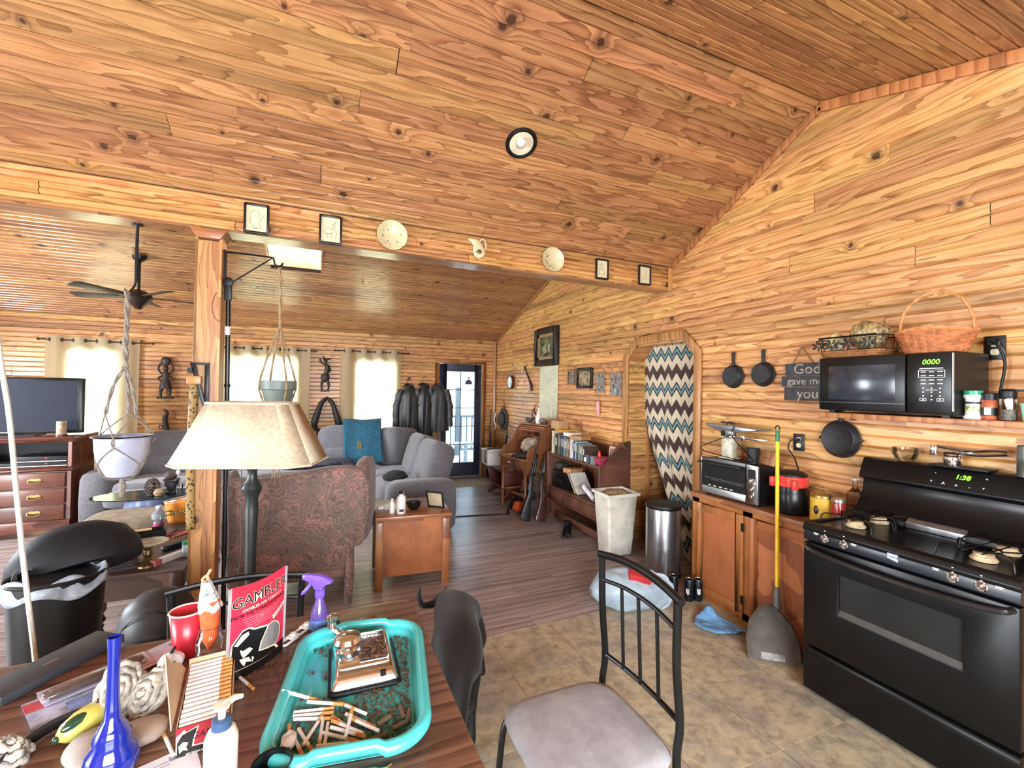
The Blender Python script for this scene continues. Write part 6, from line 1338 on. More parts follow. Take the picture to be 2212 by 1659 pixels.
pm = MB()
for r in range(9):
    z = 0.012+r*0.018; R = 0.05*math.sin(PI*(r+1.5)/11)+0.008
    for k in range(9):
        a = 2*PI*k/9+r*0.35; pm.ball((math.cos(a)*R, math.sin(a)*R, z), (0.016, 0.011, 0.006), 6, 4, Euler((0, 0.5, a)).to_matrix().to_4x4())
make('scales', pm, M('pine_cone_scale', (74, 60, 52), 0.7, var=0.3), pcn); make('core', MB().lathe([(0.012, 0), (0.035, 0.05), (0.03, 0.1), (0.005, 0.17), (0, 0.17)], n=10), DARKW, pcn)
vz = thing('plaid_vase', 'dark striped urn vase holding a pine cone on the glass table', 'vase', (-1.33, 5.42, 0.53)); make('urn', MB().lathe([(0.045, 0), (0.05, 0.01), (0.03, 0.03), (0.055, 0.08), (0.06, 0.12), (0.075, 0.135), (0.07, 0.14), (0, 0.12)], n=20), M('dark_plaid', (60, 56, 62), 0.35, var=0.5, scale=30), vz); make('dried_cone', MB().ball((-0.01, 0, 0.175), (0.055, 0.05, 0.045), 12, 8), M('pine_cone_scale', (74, 60, 52), 0.7, var=0.3), vz); make('white_flower', MB().ball((0.05, 0, 0.2), (0.02, 0.02, 0.03), 8, 6).cyl((0.05, 0, 0.2), (0.07, 0, 0.27), 0.006, 6), WHITEP, vz)
solo('tan_gourd', 'small round tan gourd between the pine cone and the vase', 'gourd', MB().lathe([(0, 0), (0.03, 0.003), (0.045, 0.035), (0.03, 0.07), (0, 0.075)], n=14), M('tan_gourd_skin', (166, 142, 106), 0.6), (-1.41, 5.33, 0.529))
solo('glass_tumbler', 'clear glass tumbler right of the vase on the oval table', 'glass', MB().lathe([(0.028, 0), (0.034, 0.1), (0.032, 0.1), (0.026, 0.006), (0, 0.006)], n=16), CLEAR, (-1.25, 5.34, 0.529))
fo = thing('tan_footstool', 'tan padded footstool with a wooden base before the sofa', 'stool', (-1.45, 5.02, 0)); make('cushion', MB().pillow((0, 0, 0.40), (0.74, 0.42, 0.13), 0.35, 12), M('worn_tan_velvet', (140, 126, 106), 0.85, var=0.2), fo, smooth=180); make('frame', MB().box(-0.3, -0.17, 0.27, 0.3, 0.17, 0.34), DARKW, fo)
for sx_ in (-1, 1):
    for sy_ in (-1, 1): make('leg', MB().lathe([(0.02, 0), (0.026, 0.1), (0.02, 0.2), (0.024, 0.28)], (sx_*0.26, sy_*0.13, 0), 10), DARKW, fo)
# ================================================================ wing chair seen from behind
def paisley():
    t = NT('faded_paisley'); vec = t.coord()
    w = t.n('ShaderNodeTexNoise'); t.l(vec, w.inputs['Vector']); w.inputs['Scale'].default_value = 5.5; w.inputs['Detail'].default_value = 1.5
    a = t.n('ShaderNodeVectorMath', operation='MULTIPLY_ADD'); t.l(w.outputs[1], a.inputs[0]); a.inputs[1].default_value = (0.35, 0.35, 0.35); t.l(vec, a.inputs[2])
    v = t.n('ShaderNodeTexVoronoi', feature='F1'); t.l(a.outputs[0], v.inputs['Vector']); v.inputs['Scale'].default_value = 7
    rings = t.math('PINGPONG', t.math('MULTIPLY', v.outputs['Distance'], 5.5), 0.5)
    fine = t.noise(a.outputs[0], 42, 3, 0.6, 0.8)
    c = t.ramp(t.noise(vec, 6, 2), (0.35, rgb(98, 80, 74)), (0.55, rgb(114, 88, 80)), (0.68, rgb(146, 100, 94)))
    c = t.mix(t.ramp(rings, (0.36, (0, 0, 0)), (0.44, (0.8, 0.8, 0.8))), c, rgb(84, 74, 64))
    c = t.mix(t.ramp(rings, (0.03, (0.55, 0.55, 0.55)), (0.08, (0, 0, 0))), c, rgb(150, 128, 104))
    c = t.mix(t.ramp(fine, (0.56, (0, 0, 0)), (0.62, (0.75, 0.75, 0.75))), c, rgb(66, 58, 54))
    t.base(c); t.set(Roughness=0.92, Sheen_Weight=0.15); return t.m
PAIS = paisley()
wcx = thing('wing_chair', 'faded paisley wing chair seen from behind beside the post', 'armchair', (-0.095, 3.9, 0), -0.06)
bp = [(-0.44, 0.20), (-0.45, 0.42), (-0.50, 0.62), (-0.515, 0.80), (-0.50, 0.92), (-0.46, 0.965), (-0.25, 0.955), (0.0, 0.99), (0.2, 1.02), (0.34, 1.02), (0.44, 0.99), (0.485, 0.90), (0.50, 0.72), (0.47, 0.50), (0.43, 0.42), (0.33, 0.41), (0.325, 0.20)]
make('back', MB().prism([(u, v) for u, v in bp], -0.36, -0.24, 'y'), PAIS, wcx, bevel=0.035, seg=4, smooth=60)
make('wing', MB().pillow((0, 0, 0), (0.12, 0.46, 0.56), 0.45, 12, Matrix.Translation((-0.47, -0.16, 0.70)) @ Euler((0, 0, 0.18)).to_matrix().to_4x4()), PAIS, wcx, smooth=180)
make('wing', MB().pillow((0, 0, 0), (0.13, 0.5, 0.62), 0.45, 12, Matrix.Translation((0.455, -0.12, 0.74)) @ Euler((0, 0, -0.18)).to_matrix().to_4x4()), PAIS, wcx, smooth=180)
make('inner_back', MB().pillow((0, -0.2, 0.68), (0.82, 0.2, 0.58), 0.4, 12), PAIS, wcx, smooth=180); make('seat', MB().pillow((0, 0.12, 0.40), (0.7, 0.66, 0.22), 0.35, 12), PAIS, wcx, smooth=180); make('seat_rail', MB().box(-0.36, -0.28, 0.2, 0.33, 0.42, 0.36), PAIS, wcx, bevel=0.02)
for s in (-1, 1): make('arm', MB().pillow((s*0.41, 0.12, 0.5), (0.15, 0.66, 0.26), 0.5, 12), PAIS, wcx, smooth=180)
make('leg', MB().tube([(0.345, -0.32, 0.42), (0.35, -0.34, 0.2), (0.34, -0.36, 0.0)], [0.034, 0.034, 0.028], 8), PAIS, wcx); make('leg', MB().tube([(-0.38, -0.3, 0.24), (-0.38, -0.33, 0.0)], [0.034, 0.028], 8), PAIS, wcx)
for s in (-1, 1): make('leg', MB().tube([(s*0.32, 0.38, 0.24), (s*0.32, 0.4, 0.0)], [0.03, 0.022], 8), DARKW, wcx)
# ================================================================ end table and its things
ET = wood('end_table_oak', (164, 108, 66), (138, 84, 48), (98, 56, 32), 0.32, 0.3, knots=False, gs=1.5, rv=0.05)
et = thing('end_table', 'square oak end table with panelled back beside the wing chair', 'table', (0.74, 3.86, 0), -0.07)
make('top', MB().box(-0.30, -0.25, 0.558, 0.31, 0.34, 0.585), ET, et, bevel=0.006)
ed = [(-0.285, 0.557)]+[(-0.285+0.0285*i, 0.535+(0.006 if i % 2 else 0)) for i in range(21)]+[(0.285, 0.557)]
make('scalloped_apron', MB().prism(ed, -0.24, -0.225, 'y'), ET, et)
for sx_ in (-1, 1):
    for yy in (-0.22, 0.29): make('leg', MB().box(sx_*0.265-0.03, yy-0.02, 0, sx_*0.265+0.03, yy+0.03, 0.556), ET, et, bevel=0.004)
make('back_panel', MB().box(-0.236, -0.212, 0.10, 0.236, -0.195, 0.534), M('aged_plywood', (150, 88, 48), 0.5, var=0.2, scale=5), et); make('side_panel', MB().box(-0.275, -0.19, 0.12, -0.26, 0.27, 0.55), DARKW, et); make('side_panel', MB().box(0.26, -0.19, 0.12, 0.275, 0.27, 0.55), DARKW, et)
def bottle(name, label, loc, h, r, body, cap, cat='bottle'):
    t = thing(name, label, cat, loc); make('bottle', MB().lathe([(r*0.9, 0), (r, h*0.03), (r, h*0.68), (r*0.8, h*0.76), (r*0.42, h*0.82), (r*0.42, h*0.9), (0, h*0.9)], n=18, sy=0.75), body, t); make('cap', MB().lathe([(r*0.48, h*0.87), (r*0.48, h), (0, h)], n=14), cap, t); return t
b1 = bottle('white_bottle', 'white lotion bottle with dark cap on the end table', (0.632, 3.70, 0.586), 0.185, 0.036, WHITEP, BLACKP); make('print', MB().box(-0.018, -0.0282, 0.02, 0.02, -0.026, 0.04), M('dark_print', (40, 50, 60), 0.5, var=0.6, scale=80), b1)
b2 = bottle('white_bottle', 'slim white bottle left of the lotion bottle on the end table', (0.565, 3.735, 0.586), 0.12, 0.02, WHITEP, WHITEP)
bottle('white_bottle', 'taller white bottle half hidden behind the lotion bottle', (0.655, 3.79, 0.586), 0.16, 0.032, WHITEP, WHITEP)
solo('black_bowl', 'black bowl beside the white bottles on the end table', 'bowl', MB().lathe([(0.03, 0), (0.05, 0.02), (0.065, 0.06), (0.06, 0.06), (0.045, 0.02), (0, 0.012)], n=20), BLACKP, (0.755, 3.80, 0.586))
solo('glass_ashtray', 'clear cut glass ashtray sitting in the black bowl', 'ashtray', MB().lathe([(0.02, 0), (0.035, 0.01), (0.045, 0.045), (0.04, 0.05), (0.03, 0.015), (0, 0.012)], n=8), CLEAR, (0.755, 3.80, 0.602), smooth=0)
ff_ = thing('framed_certificate', 'standing photo frame with cream mat seen edge-on on the end table', 'picture frame', (0.95, 3.80, 0.586), 0, rot=(0.30, 0, -0.75)); make('frame', MB().box(-0.08, -0.006, 0, -0.066, 0.006, 0.15).box(0.066, -0.006, 0, 0.08, 0.006, 0.15).box(-0.066, -0.006, 0, 0.066, 0.006, 0.014).box(-0.066, -0.006, 0.136, 0.066, 0.006, 0.15), FRB, ff_, bevel=0.001); make('mat', MB().box(-0.066, -0.002, 0.014, 0.066, 0.003, 0.136), M('tan_mat', (176, 160, 130), 0.6), ff_)
for k, (x, y, a) in enumerate(((0.50, 3.90, 0.3), (0.555, 3.86, -0.2))): solo('small_carton', ['small white carton at the left edge of the end table', 'small white carton beside the slim bottle'][k], 'box', MB().box(-0.03, -0.02, 0, 0.03, 0.02, 0.022), M('white_carton', (206, 204, 206), 0.5, var=0.25, scale=40), (x, y, 0.586), a, bevel=0.001)
# ================================================================ ceiling fan
fn_ = thing('ceiling_fan', 'dark ceiling fan hanging from the far sloping ceiling', 'fan', (-1.90, 6.3, 2.6))
zc = FE+(YF-6.3)*FS-2.6
make('downrod', MB().cyl((0, 0, 0.06), (0, 0, zc-0.02), 0.014, 10), BLACKM, fn_); make('canopy', MB().lathe([(0.07, zc-0.02), (0.06, zc-0.06), (0.02, zc-0.09)], n=20), BLACKM, fn_)
make('motor', MB().lathe([(0.02, 0.08), (0.06, 0.07), (0.12, 0.03), (0.13, -0.02), (0.1, -0.07), (0.06, -0.1), (0.03, -0.14), (0, -0.145)], n=24), M('fan_bronze', (52, 40, 34), 0.4, 0.5), fn_)
for k in range(5):
    a = 0.35+2*PI*k/5; mm_ = Euler((0, 0, a)).to_matrix().to_4x4() @ Matrix.Translation((0.13, 0, 0)) @ Euler((0.22, 0, 0)).to_matrix().to_4x4()
    make('blade', MB().prism([(0.06, -0.05), (0.5, -0.075), (0.54, -0.04), (0.54, 0.04), (0.5, 0.075), (0.06, 0.05)], -0.004, 0.004, 'z', mm_), M('fan_blade', (44, 38, 36), 0.5, var=0.2), fn_, bevel=0.002); make('blade_arm', MB().box(-0.03, -0.015, -0.008, 0.1, 0.015, 0.0, mm_), BLACKM, fn_)
# ================================================================ dining table (foreground)
TBW = wood('worn_table_oak', (142, 106, 82), (112, 78, 58), (70, 46, 34), 0.38, 0.2, knots=False, gs=1.2, rv=0.04)
TT = 0.76
tbl = thing('dining_table', 'worn oak dining table in the foreground covered with smoking things', 'table', (-0.6, 1.1, 0))
tp_ = [(u-0.62, v+0.93) for u, v in rrect(1.96, 1.80, 0.06, 6)]
pw('table_top', MB().prism(tp_, TT-0.03, TT, 'z'), TBW, tbl, bevel=0.008, seg=3)
pw('apron', MB().box(-1.45, 1.70, 0.63, 0.22, 1.73, 0.729).box(0.20, 0.1, 0.63, 0.23, 1.73, 0.729).box(-1.48, 0.1, 0.63, -1.45, 1.73, 0.729), TBW, tbl)
for x, y in ((0.17, 1.68), (-1.42, 1.68), (0.17, 0.16), (-1.42, 0.16)): pw('leg', MB().lathe([(0.025, 0.0), (0.035, 0.05), (0.03, 0.3), (0.045, 0.42), (0.035, 0.5), (0.045, 0.56), (0.045, 0.729)], (x, y, 0), 12), TBW, tbl)
# ---- black metal dining chairs
SEATC = M('grey_woven_seat', (160, 158, 161), 0.85, var=0.14, scale=9, bump=0.35, bscale=220)
def metal_chair(label, loc, rz):
    t = thing('metal_dining_chair', label, 'chair', loc, rz, 'black metal dining chairs'); r = 0.0115
    for s in (-1, 1): make('post', MB().tube(spline([(s*0.205, -0.07, 0.0), (s*0.203, -0.01, 0.30), (s*0.20, 0.0, 0.46), (s*0.20, -0.012, 0.56), (s*0.20, 0.004, 0.75), (s*0.205, 0.006, 0.95)], 5), r*1.15, 10), BLACKM, t)
    for s in (-1, 1): make('front_leg', MB().tube(spline([(s*0.19, 0.38, 0.43), (s*0.2, 0.42, 0.40), (s*0.205, 0.44, 0.2), (s*0.21, 0.45, 0.0)], 5), r, 10), BLACKM, t)
    def railp(z, b, w, rise): return spline([(-w, b, z), (-w*0.5, b-0.012, z+rise*0.75), (0, b-0.016, z+rise), (w*0.5, b-0.012, z+rise*0.75), (w, b, z)], 4)
    make('top_rail', MB().tube(railp(0.955, 0.006, 0.222, 0.022), 0.0145, 10), BLACKM, t); make('mid_rail', MB().tube(railp(0.86, 0.006, 0.203, 0.018), 0.008, 8), BLACKM, t); make('low_rail', MB().tube(railp(0.565, -0.012, 0.2, 0.0), 0.009, 8), BLACKM, t)
    for k in (-1, 0, 1): make('spindle', MB().tube([(k*0.095, -0.022 if k == 0 else -0.02, 0.563), (k*0.095, -0.008, 0.87)], 0.0065, 8), BLACKM, t)
    make('seat_frame', MB().tube([(u, v+0.21, 0.43) for u, v in rrect(0.38, 0.40, 0.06, 4)], 0.01, 8, closed=True), BLACKM, t)
    def sfn(u, v):
        a = 2*PI*u; n = 5; c, s = math.cos(a), math.sin(a); k = (abs(c)**n+abs(s)**n)**(-1/n)
        w = 0.222+0.0*s
        rr = [0.0, 0.55, 0.85, 0.96, 1.0, 0.985, 0.93, 0.0]; zz_ = [0.482, 0.482, 0.479, 0.472, 0.458, 0.444, 0.438, 0.438]
        i = int(round(v*7)); R = rr[i]
        return (c*k*R*w*(1-0.06*max(0, s)*0), 0.215+s*k*R*0.232, zz_[i]-0.012*(R**2)*0.3)
    make('seat', MB().grid(sfn, 48, 8, cu=True), SEATC, t, smooth=180)
    return t
ch1 = metal_chair('black metal chair with grey seat standing by itself on the vinyl floor', (1.055, 1.285, 0.0), PI/2)
ch2 = dup(ch1, (-0.265, 1.985, 0.0), PI, 'black metal chair pushed under the far side of the table'); ch2.scale = (1.05, 0.6, 0.89)
# ---- teal tray with its load
TEALP = M('teal_melamine', (72, 186, 186), 0.3, var=0.06, scale=6, Coat_Weight=0.4)
RZT = -0.155; trl = V((0.112, 1.322, TT))
tr_ = thing('serving_tray', 'turquoise plastic serving tray with moulded handles on the table', 'tray', trl, RZT)
tw, tl = 0.355, 0.545
make('tray_floor', MB().prism(rrect(tw-0.05, tl-0.05, 0.07, 6), 0.002, 0.008, 'z'), TEALP, tr_)
wl_ = MB(); A = rrect(tw-0.05, tl-0.05, 0.07, 6); B = rrect(tw-0.012, tl-0.012, 0.085, 6); n = len(A)
wl_.add([(u, v, 0.006) for u, v in A]+[(u, v, 0.034) for u, v in B], [(i, (i+1) % n, n+(i+1) % n, n+i) for i in range(n)]); make('tray_wall', wl_, TEALP, tr_, solid=0.004)
rim = []; rr = []
for u, v in rrect(tw, tl, 0.09, 12):
    rim.append((u, v, 0.036)); rr.append(0.0165)
# straight runs subdivided so the handle grips can swell and rise
def seg_pts(a, b, k): return [a.lerp(b, i/k) for i in range(k)]
R_ = [V(p) for p in rim]; out = []; 
for i in range(len(R_)):
    a, b = R_[i], R_[(i+1) % len(R_)]; out += seg_pts(a, b, 16 if (b-a).length > 0.1 else 1)
def gripz(p): return 0.012*max(0, min(1, (0.085-abs(p.x))/0.02)) if abs(abs(p.y)-tl/2) < 0.01 else 0
out = [V((p.x, p.y, p.z+gripz(p))) for p in out]; rads = [0.0165-(0.0035 if gripz(p) > 0.004 else 0) for p in out]
make('tray_rim', MB().tube(out, rads, 12, closed=True), TEALP, tr_, smooth=180)
def tm(x, y, z=0.0): return V((x, y, z))
TOB = M('shredded_tobacco', (98, 62, 40), 0.8, var=0.5, scale=60)
rn = srand('tob'); tb_ = MB()
iM = (Matrix.Translation(trl) @ Euler((0, 0, RZT)).to_matrix().to_4x4())
cnt = 0
while cnt < 3000:
    x, y = rn.uniform(-0.145, 0.145), rn.uniform(-0.24, 0.24)
    d = NZ.noise(V((x*16, y*16, 3)))+0.5*NZ.noise(V((x*40, y*40, 7)))
    w = 0.28-0.3*(abs(x+0.02) < 0.06 and -0.02 < y < 0.12)-(0.35 if (x < -0.03 and -0.02 < y < 0.16) else 0)+(0.25 if (x > 0.0 and y < 0.03) else 0)+(0.25 if y < -0.08 else 0)+(0.25 if x > 0.10 else 0)
    if d+w < rn.uniform(0.0, 0.45): continue
    a = rn.uniform(0, PI); L = rn.uniform(0.003, 0.010); z = rn.uniform(0.0085, 0.013)
    p = iM @ V((x, y, z)); dx, dy = math.cos(a)*L/2, math.sin(a)*L/2; h = 0.0009; nx, ny = -math.sin(a)*h, math.cos(a)*h
    tb_.add([(p.x-dx-nx, p.y-dy-ny, p.z), (p.x+dx-nx, p.y+dy-ny, p.z+0.001), (p.x+dx+nx, p.y+dy+ny, p.z+0.0005), (p.x-dx+nx, p.y-dy+ny, p.z+0.0015), (p.x, p.y, p.z+0.003)], [(0, 1, 4), (1, 2, 4), (2, 3, 4), (3, 0, 4)]); cnt += 1
tag(make('loose_tobacco', tb_, TOB, smooth=0, merge=False), 'loose shredded brown tobacco spread over the turquoise tray', 'tobacco', kind='stuff')
tb2 = MB(); rn = srand('tob2')
for _ in range(700):
    x, y = rn.gauss(-0.11, 0.07), rn.gauss(1.56, 0.07)
    if x > -0.02 and y < 1.6: x -= 0.12
    if x < -0.28 or y > 1.81: continue
    a = rn.uniform(0, PI); L = rn.uniform(0.002, 0.007); dx, dy = math.cos(a)*L/2, math.sin(a)*L/2; nx, ny = -math.sin(a)*0.0009, math.cos(a)*0.0009
    tb2.add([(x-dx-nx, y-dy-ny, TT+0.0008), (x+dx-nx, y+dy-ny, TT+0.0008), (x+dx+nx, y+dy+ny, TT+0.0008), (x-dx+nx, y-dy+ny, TT+0.0008), (x, y, TT+0.003)], [(0, 1, 4), (1, 2, 4), (2, 3, 4), (3, 0, 4)])
tag(make('tobacco_crumbs', tb2, TOB, smooth=0, merge=False), 'brown tobacco crumbs scattered on the table left of the tray', 'tobacco', kind='stuff')
# cigarette machine
cmx = thing('rolling_machine', 'chrome cigarette rolling machine with crank knob standing in the turquoise tray', 'machine', (0.138, 1.412, TT+0.009), -0.03)
make('base', MB().prism(rrect(0.196, 0.244, 0.018, 4), 0.0, 0.012, 'z'), BLACKP, cmx, bevel=0.003)
def tap(w0, l0, w1, l1, z0, z1):
    return MB().add([(-w0/2, -l0/2, z0), (w0/2, -l0/2, z0), (w0/2, l0/2, z0), (-w0/2, l0/2, z0), (-w1/2, -l1/2, z1), (w1/2, -l1/2, z1), (w1/2, l1/2, z1), (-w1/2, l1/2, z1)], [(3, 2, 1, 0), (4, 5, 6, 7), (0, 1, 5, 4), (1, 2, 6, 5), (2, 3, 7, 6), (3, 0, 4, 7)])
make('housing', tap(0.185, 0.232, 0.155, 0.20, 0.012, 0.042), CHROME, cmx, bevel=0.008, seg=3)
make('top_plate', MB().box(-0.07, -0.07, 0.042, 0.07, 0.09, 0.046), CHROME, cmx, bevel=0.003)
make('hopper', MB().box(-0.012, -0.055, 0.046, 0.066, 0.082, 0.048), M('hopper_steel', (170, 178, 190), 0.2, 0.9), cmx); make('hopper_wall', MB().box(0.064, -0.06, 0.046, 0.069, 0.088, 0.058).box(-0.014, 0.083, 0.046, 0.069, 0.088, 0.058), CHROME, cmx, bevel=0.001)
make('slide_slot', MB().box(0.04, -0.108, 0.022, 0.055, -0.1, 0.042), BLACKP, cmx)
make('dome', MB().lathe([(0.034, 0.044), (0.03, 0.05), (0.024, 0.056), (0.038, 0.062), (0.042, 0.072), (0.036, 0.084), (0.02, 0.09), (0, 0.091)], (-0.045, 0.035, 0), 28), CHROME, cmx)
make('crank_arm', MB().tube([(-0.045, 0.03, 0.078), (-0.085, 0.085, 0.085)], [0.012, 0.009], 8), CHROME, cmx); make('crank_knob', MB().lathe([(0.008, 0), (0.014, 0.006), (0.012, 0.022), (0.018, 0.03), (0.017, 0.04), (0.008, 0.043), (0, 0.041)], (-0.09, 0.092, 0.085), 18), CHROME, cmx)
hb = MB(); rn = srand('hop')
for _ in range(380):
    x, y = rn.uniform(-0.008, 0.062), rn.uniform(-0.052, 0.075)
    if y > 0.02+0.06*(x/0.06) and rn.random() < 0.85: continue
    a = rn.uniform(0, PI); L = rn.uniform(0.004, 0.011); z = rn.uniform(0.049, 0.054); dx, dy = math.cos(a)*L/2, math.sin(a)*L/2; nx, ny = -math.sin(a)*0.001, math.cos(a)*0.001
    hb.add([(x-dx-nx, y-dy-ny, z), (x+dx-nx, y+dy-ny, z), (x+dx+nx, y+dy+ny, z), (x-dx+nx, y-dy+ny, z), (x, y, z+0.003)], [(0, 1, 4), (1, 2, 4), (2, 3, 4), (3, 0, 4)])
o = make('tobacco_fill', hb, TOB, cmx, smooth=0, merge=False); o['kind'] = 'stuff'
# cigarettes
CIGP = M('cigarette_paper', (232, 230, 228), 0.7, var=0.03); CORK = M('cork_tip', (206, 148, 84), 0.7, var=0.15, scale=120)
cg0 = thing('cigarette', 'topmost of the three parallel cigarettes pointing right at the far left of the heap', 'cigarette', (0, 0, 0), group='loose cigarettes in the tray')
make('paper', MB().cyl((0, 0, 0), (0.072, 0, 0), 0.0042, 10), CIGP, cg0); make('filter', MB().cyl((0.072, 0, 0), (0.098, 0, 0), 0.0044, 10), CORK, cg0)
first = True
CL = ['topmost of the three parallel cigarettes pointing right at the far left of the heap', 'middle of the three parallel cigarettes at the far left of the heap', 'lowest of the three parallel cigarettes at the far left of the heap', 'cigarette lying across the right tips of the three parallel ones', 'bent cigarette with its tip towards the chrome machine', 'left one of the two parallel cigarettes beside the torn one', 'right one of the two parallel cigarettes beside the torn one', 'cigarette whose tip points up right between the two pairs', 'left of the two upright cigarettes in the middle of the heap', 'right of the two upright cigarettes in the middle of the heap', 'cigarette with its tip up left across the middle of the heap', 'cigarette slanting down right under the topmost one', 'cigarette slanting down right just above the lower slanting one', 'topmost cigarette pointing away from the camera across the heap', 'cigarette lying nearest the camera along the near rim', 'cigarette at the far right of the heap with its tip down right', 'white cigarette just below the far right one, tip hidden', 'short-looking cigarette mostly hidden under the right side of the heap']
def cig(a, b, z, lab=None, grp=None, zb=None):
    """a: tobacco end, b: filter end"""
    global first
    A = V((a[0], a[1], z)); B = V((b[0], b[1], zb if zb else z)); d = (B-A).normalized()
    q = d.to_track_quat('X', 'Z').to_euler(); c = (A+B)/2-d*0.049
    if first and not lab: o = cg0; o.location = c; o.rotation_euler = q; first = False
    else: o = dup(cg0, c, rot=q)
    if lab: o['label'] = lab
    if grp: o['group'] = grp
    elif 'group' in o: del o['group']
    return o
zt = TT+0.017
for k, (a, b) in enumerate((((-0.041, 1.269), (0.05, 1.248)), ((-0.041, 1.255), (0.047, 1.232)), ((-0.037, 1.242), (0.044, 1.212)), ((-0.008, 1.283), (0.069, 1.242)), ((0.126, 1.195), (0.062, 1.268)), ((-0.045, 1.20), (-0.018, 1.112)), ((-0.03, 1.205), (0.004, 1.112)), ((-0.014, 1.155), (0.02, 1.225)), ((0.024, 1.21), (0.015, 1.12)), ((0.036, 1.195), (0.025, 1.105)), ((0.112, 1.118), (0.045, 1.19)), ((0.02, 1.172), (0.098, 1.112)), ((0.04, 1.17), (0.118, 1.104)), ((0.072, 1.108), (0.094, 1.205)), ((0.01, 1.118), (0.104, 1.094)), ((0.078, 1.215), (0.142, 1.14)), ((0.145, 1.115), (0.085, 1.185)), ((0.09, 1.15), (0.055, 1.205)))):
    cig(a, b, lab=None if k == 0 else CL[k], grp='loose cigarettes in the tray', z=zt+(0.009 if k in (3, 10, 12, 13, 14, 16) else 0)+(0.009 if k in (13,) else 0))
cig((-0.078, 1.318), (0.018, 1.288), TT+0.052, 'white cigarette lying alone across the left rim of the turquoise tray', zb=TT+0.018)
cig((-0.2, 1.51), (-0.155, 1.435), TT+0.0048, 'single cigarette on the table between the pouch and the tray'); cig((-0.29, 1.245), (-0.33, 1.33), TT+0.0048, 'single cigarette on the table left of the open cigarette box')
tc0 = thing('torn_cigarette', 'torn cigarette with shredded white paper at the left end of the tray', 'cigarette', (-0.05, 1.165, TT+0.016)); make('paper', crumple(0.016, 0.028, 0.008, 12, 8, 0.5, 3), CIGP, tc0); make('filter', MB().cyl((0.0, 0.032, 0.006), (-0.002, 0.055, 0.006), 0.0046, 10), CORK, tc0)
BUTT = M('brown_stub', (112, 92, 74), 0.7, var=0.15)
for k, (x, y, a, lb) in enumerate(((0.165, 1.157, 0.45, 'brown stub lying nearest the loose cigarettes'), (0.212, 1.17, 1.65, 'brown stub standing off the right wall of the tray'), (0.226, 1.152, 1.25, 'brown stub against the right wall of the tray'), (0.2, 1.125, 0.3, 'brown stub in the near right corner of the tray'), (0.143, 1.105, 0.1, 'brown stub close to the near rim of the tray'))):
    solo('brown_stub', lb, 'stub', MB().cyl((-0.019, 0, 0), (0.019, 0, 0), 0.006, 10), BUTT, (x, y, TT+0.016), a, 'brown stubs in the tray')
# ---- tobacco pouch
REDP = M('red_foil', (206, 42, 66), 0.3, var=0.06, scale=8, Coat_Weight=0.4); BLKF = M('black_foil', (18, 17, 18), 0.3, Coat_Weight=0.3); GRYF = M('grey_print', (120, 116, 112), 0.4, var=0.15); CRM = M('cream_print', (226, 212, 184), 0.6)
pfx, pfz = V((0.718, 0.696, 0)), V((0.02, -0.02, 1)).normalized()
pch = thing('tobacco_pouch', 'red and black tobacco pouch lettered GAMBLER standing on the table', 'pouch', (-0.224, 1.484, TT))
PM = frame((0, 0, 0), pfx, pfz)   # x along width, y up, z out towards the camera
def pp(u, v): return (u, v)
def body(u, v):
    a = u*2-1
    bul = 0.024*math.sin(PI*min(1, max(0, u)))*math.sin(PI*min(1, 0.12+v*0.9))**0.6
    top = 0.274+0.0*u-0.012*math.sin(PI*u)
    return (0.183*u, top*v, bul)
fr = MB().grid(lambda u, v: tuple(PM @ V(body(u, v))), 14, 14); make('front', fr, REDP, pch, smooth=180)
make('back', MB().grid(lambda u, v: tuple(PM @ V((body(u, v)[0], body(u, v)[1], -body(u, v)[2]-0.001))), 14, 14), REDP, pch, smooth=180)
for u0, u1 in ((-0.006, 0.003), (0.18, 0.189)): make('clear_seam', MB().prism([(u0, 0.03), (u0, 0.272), (u1, 0.272), (u1, 0.03)], -0.001, 0.001, 'z', PM), M('clear_film', (196, 190, 192), 0.25, Transmission_Weight=0.4), pch)
def bz(u, v): return body(min(1, max(0, u/0.183)), min(1, v/0.274))[2]
def art(name, poly, mat, off, pa=pch, k=6):
    # printed shape following the pouch's bulge
    P = []
    for i in range(len(poly)):
        a, b = poly[i], poly[(i+1) % len(poly)]
        for j in range(k): P.append((a[0]+(b[0]-a[0])*j/k, a[1]+(b[1]-a[1])*j/k))
    me = bpy.data.meshes.new(name); bm = bmesh.new()
    f = bm.faces.new([bm.verts.new((u, v, 0)) for u, v in P]); bmesh.ops.triangulate(bm, faces=[f]); bmesh.ops.subdivide_edges(bm, edges=[e for e in bm.edges if e.calc_length() > 0.02], cuts=2, use_grid_fill=True)
    for vt in bm.verts: vt.co = PM @ V((vt.co.x, vt.co.y, bz(vt.co.x, vt.co.y)+off))
    bm.to_mesh(me); bm.free(); me.materials.append(mat); o = bpy.data.objects.new(name, me); COL.objects.link(o); o.parent = pa; return o
def ptext(s, size, u, v, mat, rot, off=0.001, **kw):
    o = text('lettering', s, size, Matrix(), mat, pch, ext=0.0, **kw); c, sn = math.cos(rot), math.sin(rot)
    for vt in o.data.vertices:
        x, y = u+vt.co.x*c-vt.co.y*sn, v+vt.co.x*sn+vt.co.y*c; vt.co = PM @ V((x, y, bz(x, y)+off))
art('black_base', [(0, 0.0), (0.183, 0.0), (0.183, 0.045), (0.1, 0.035), (0, 0.05)], BLKF, 0.0008)
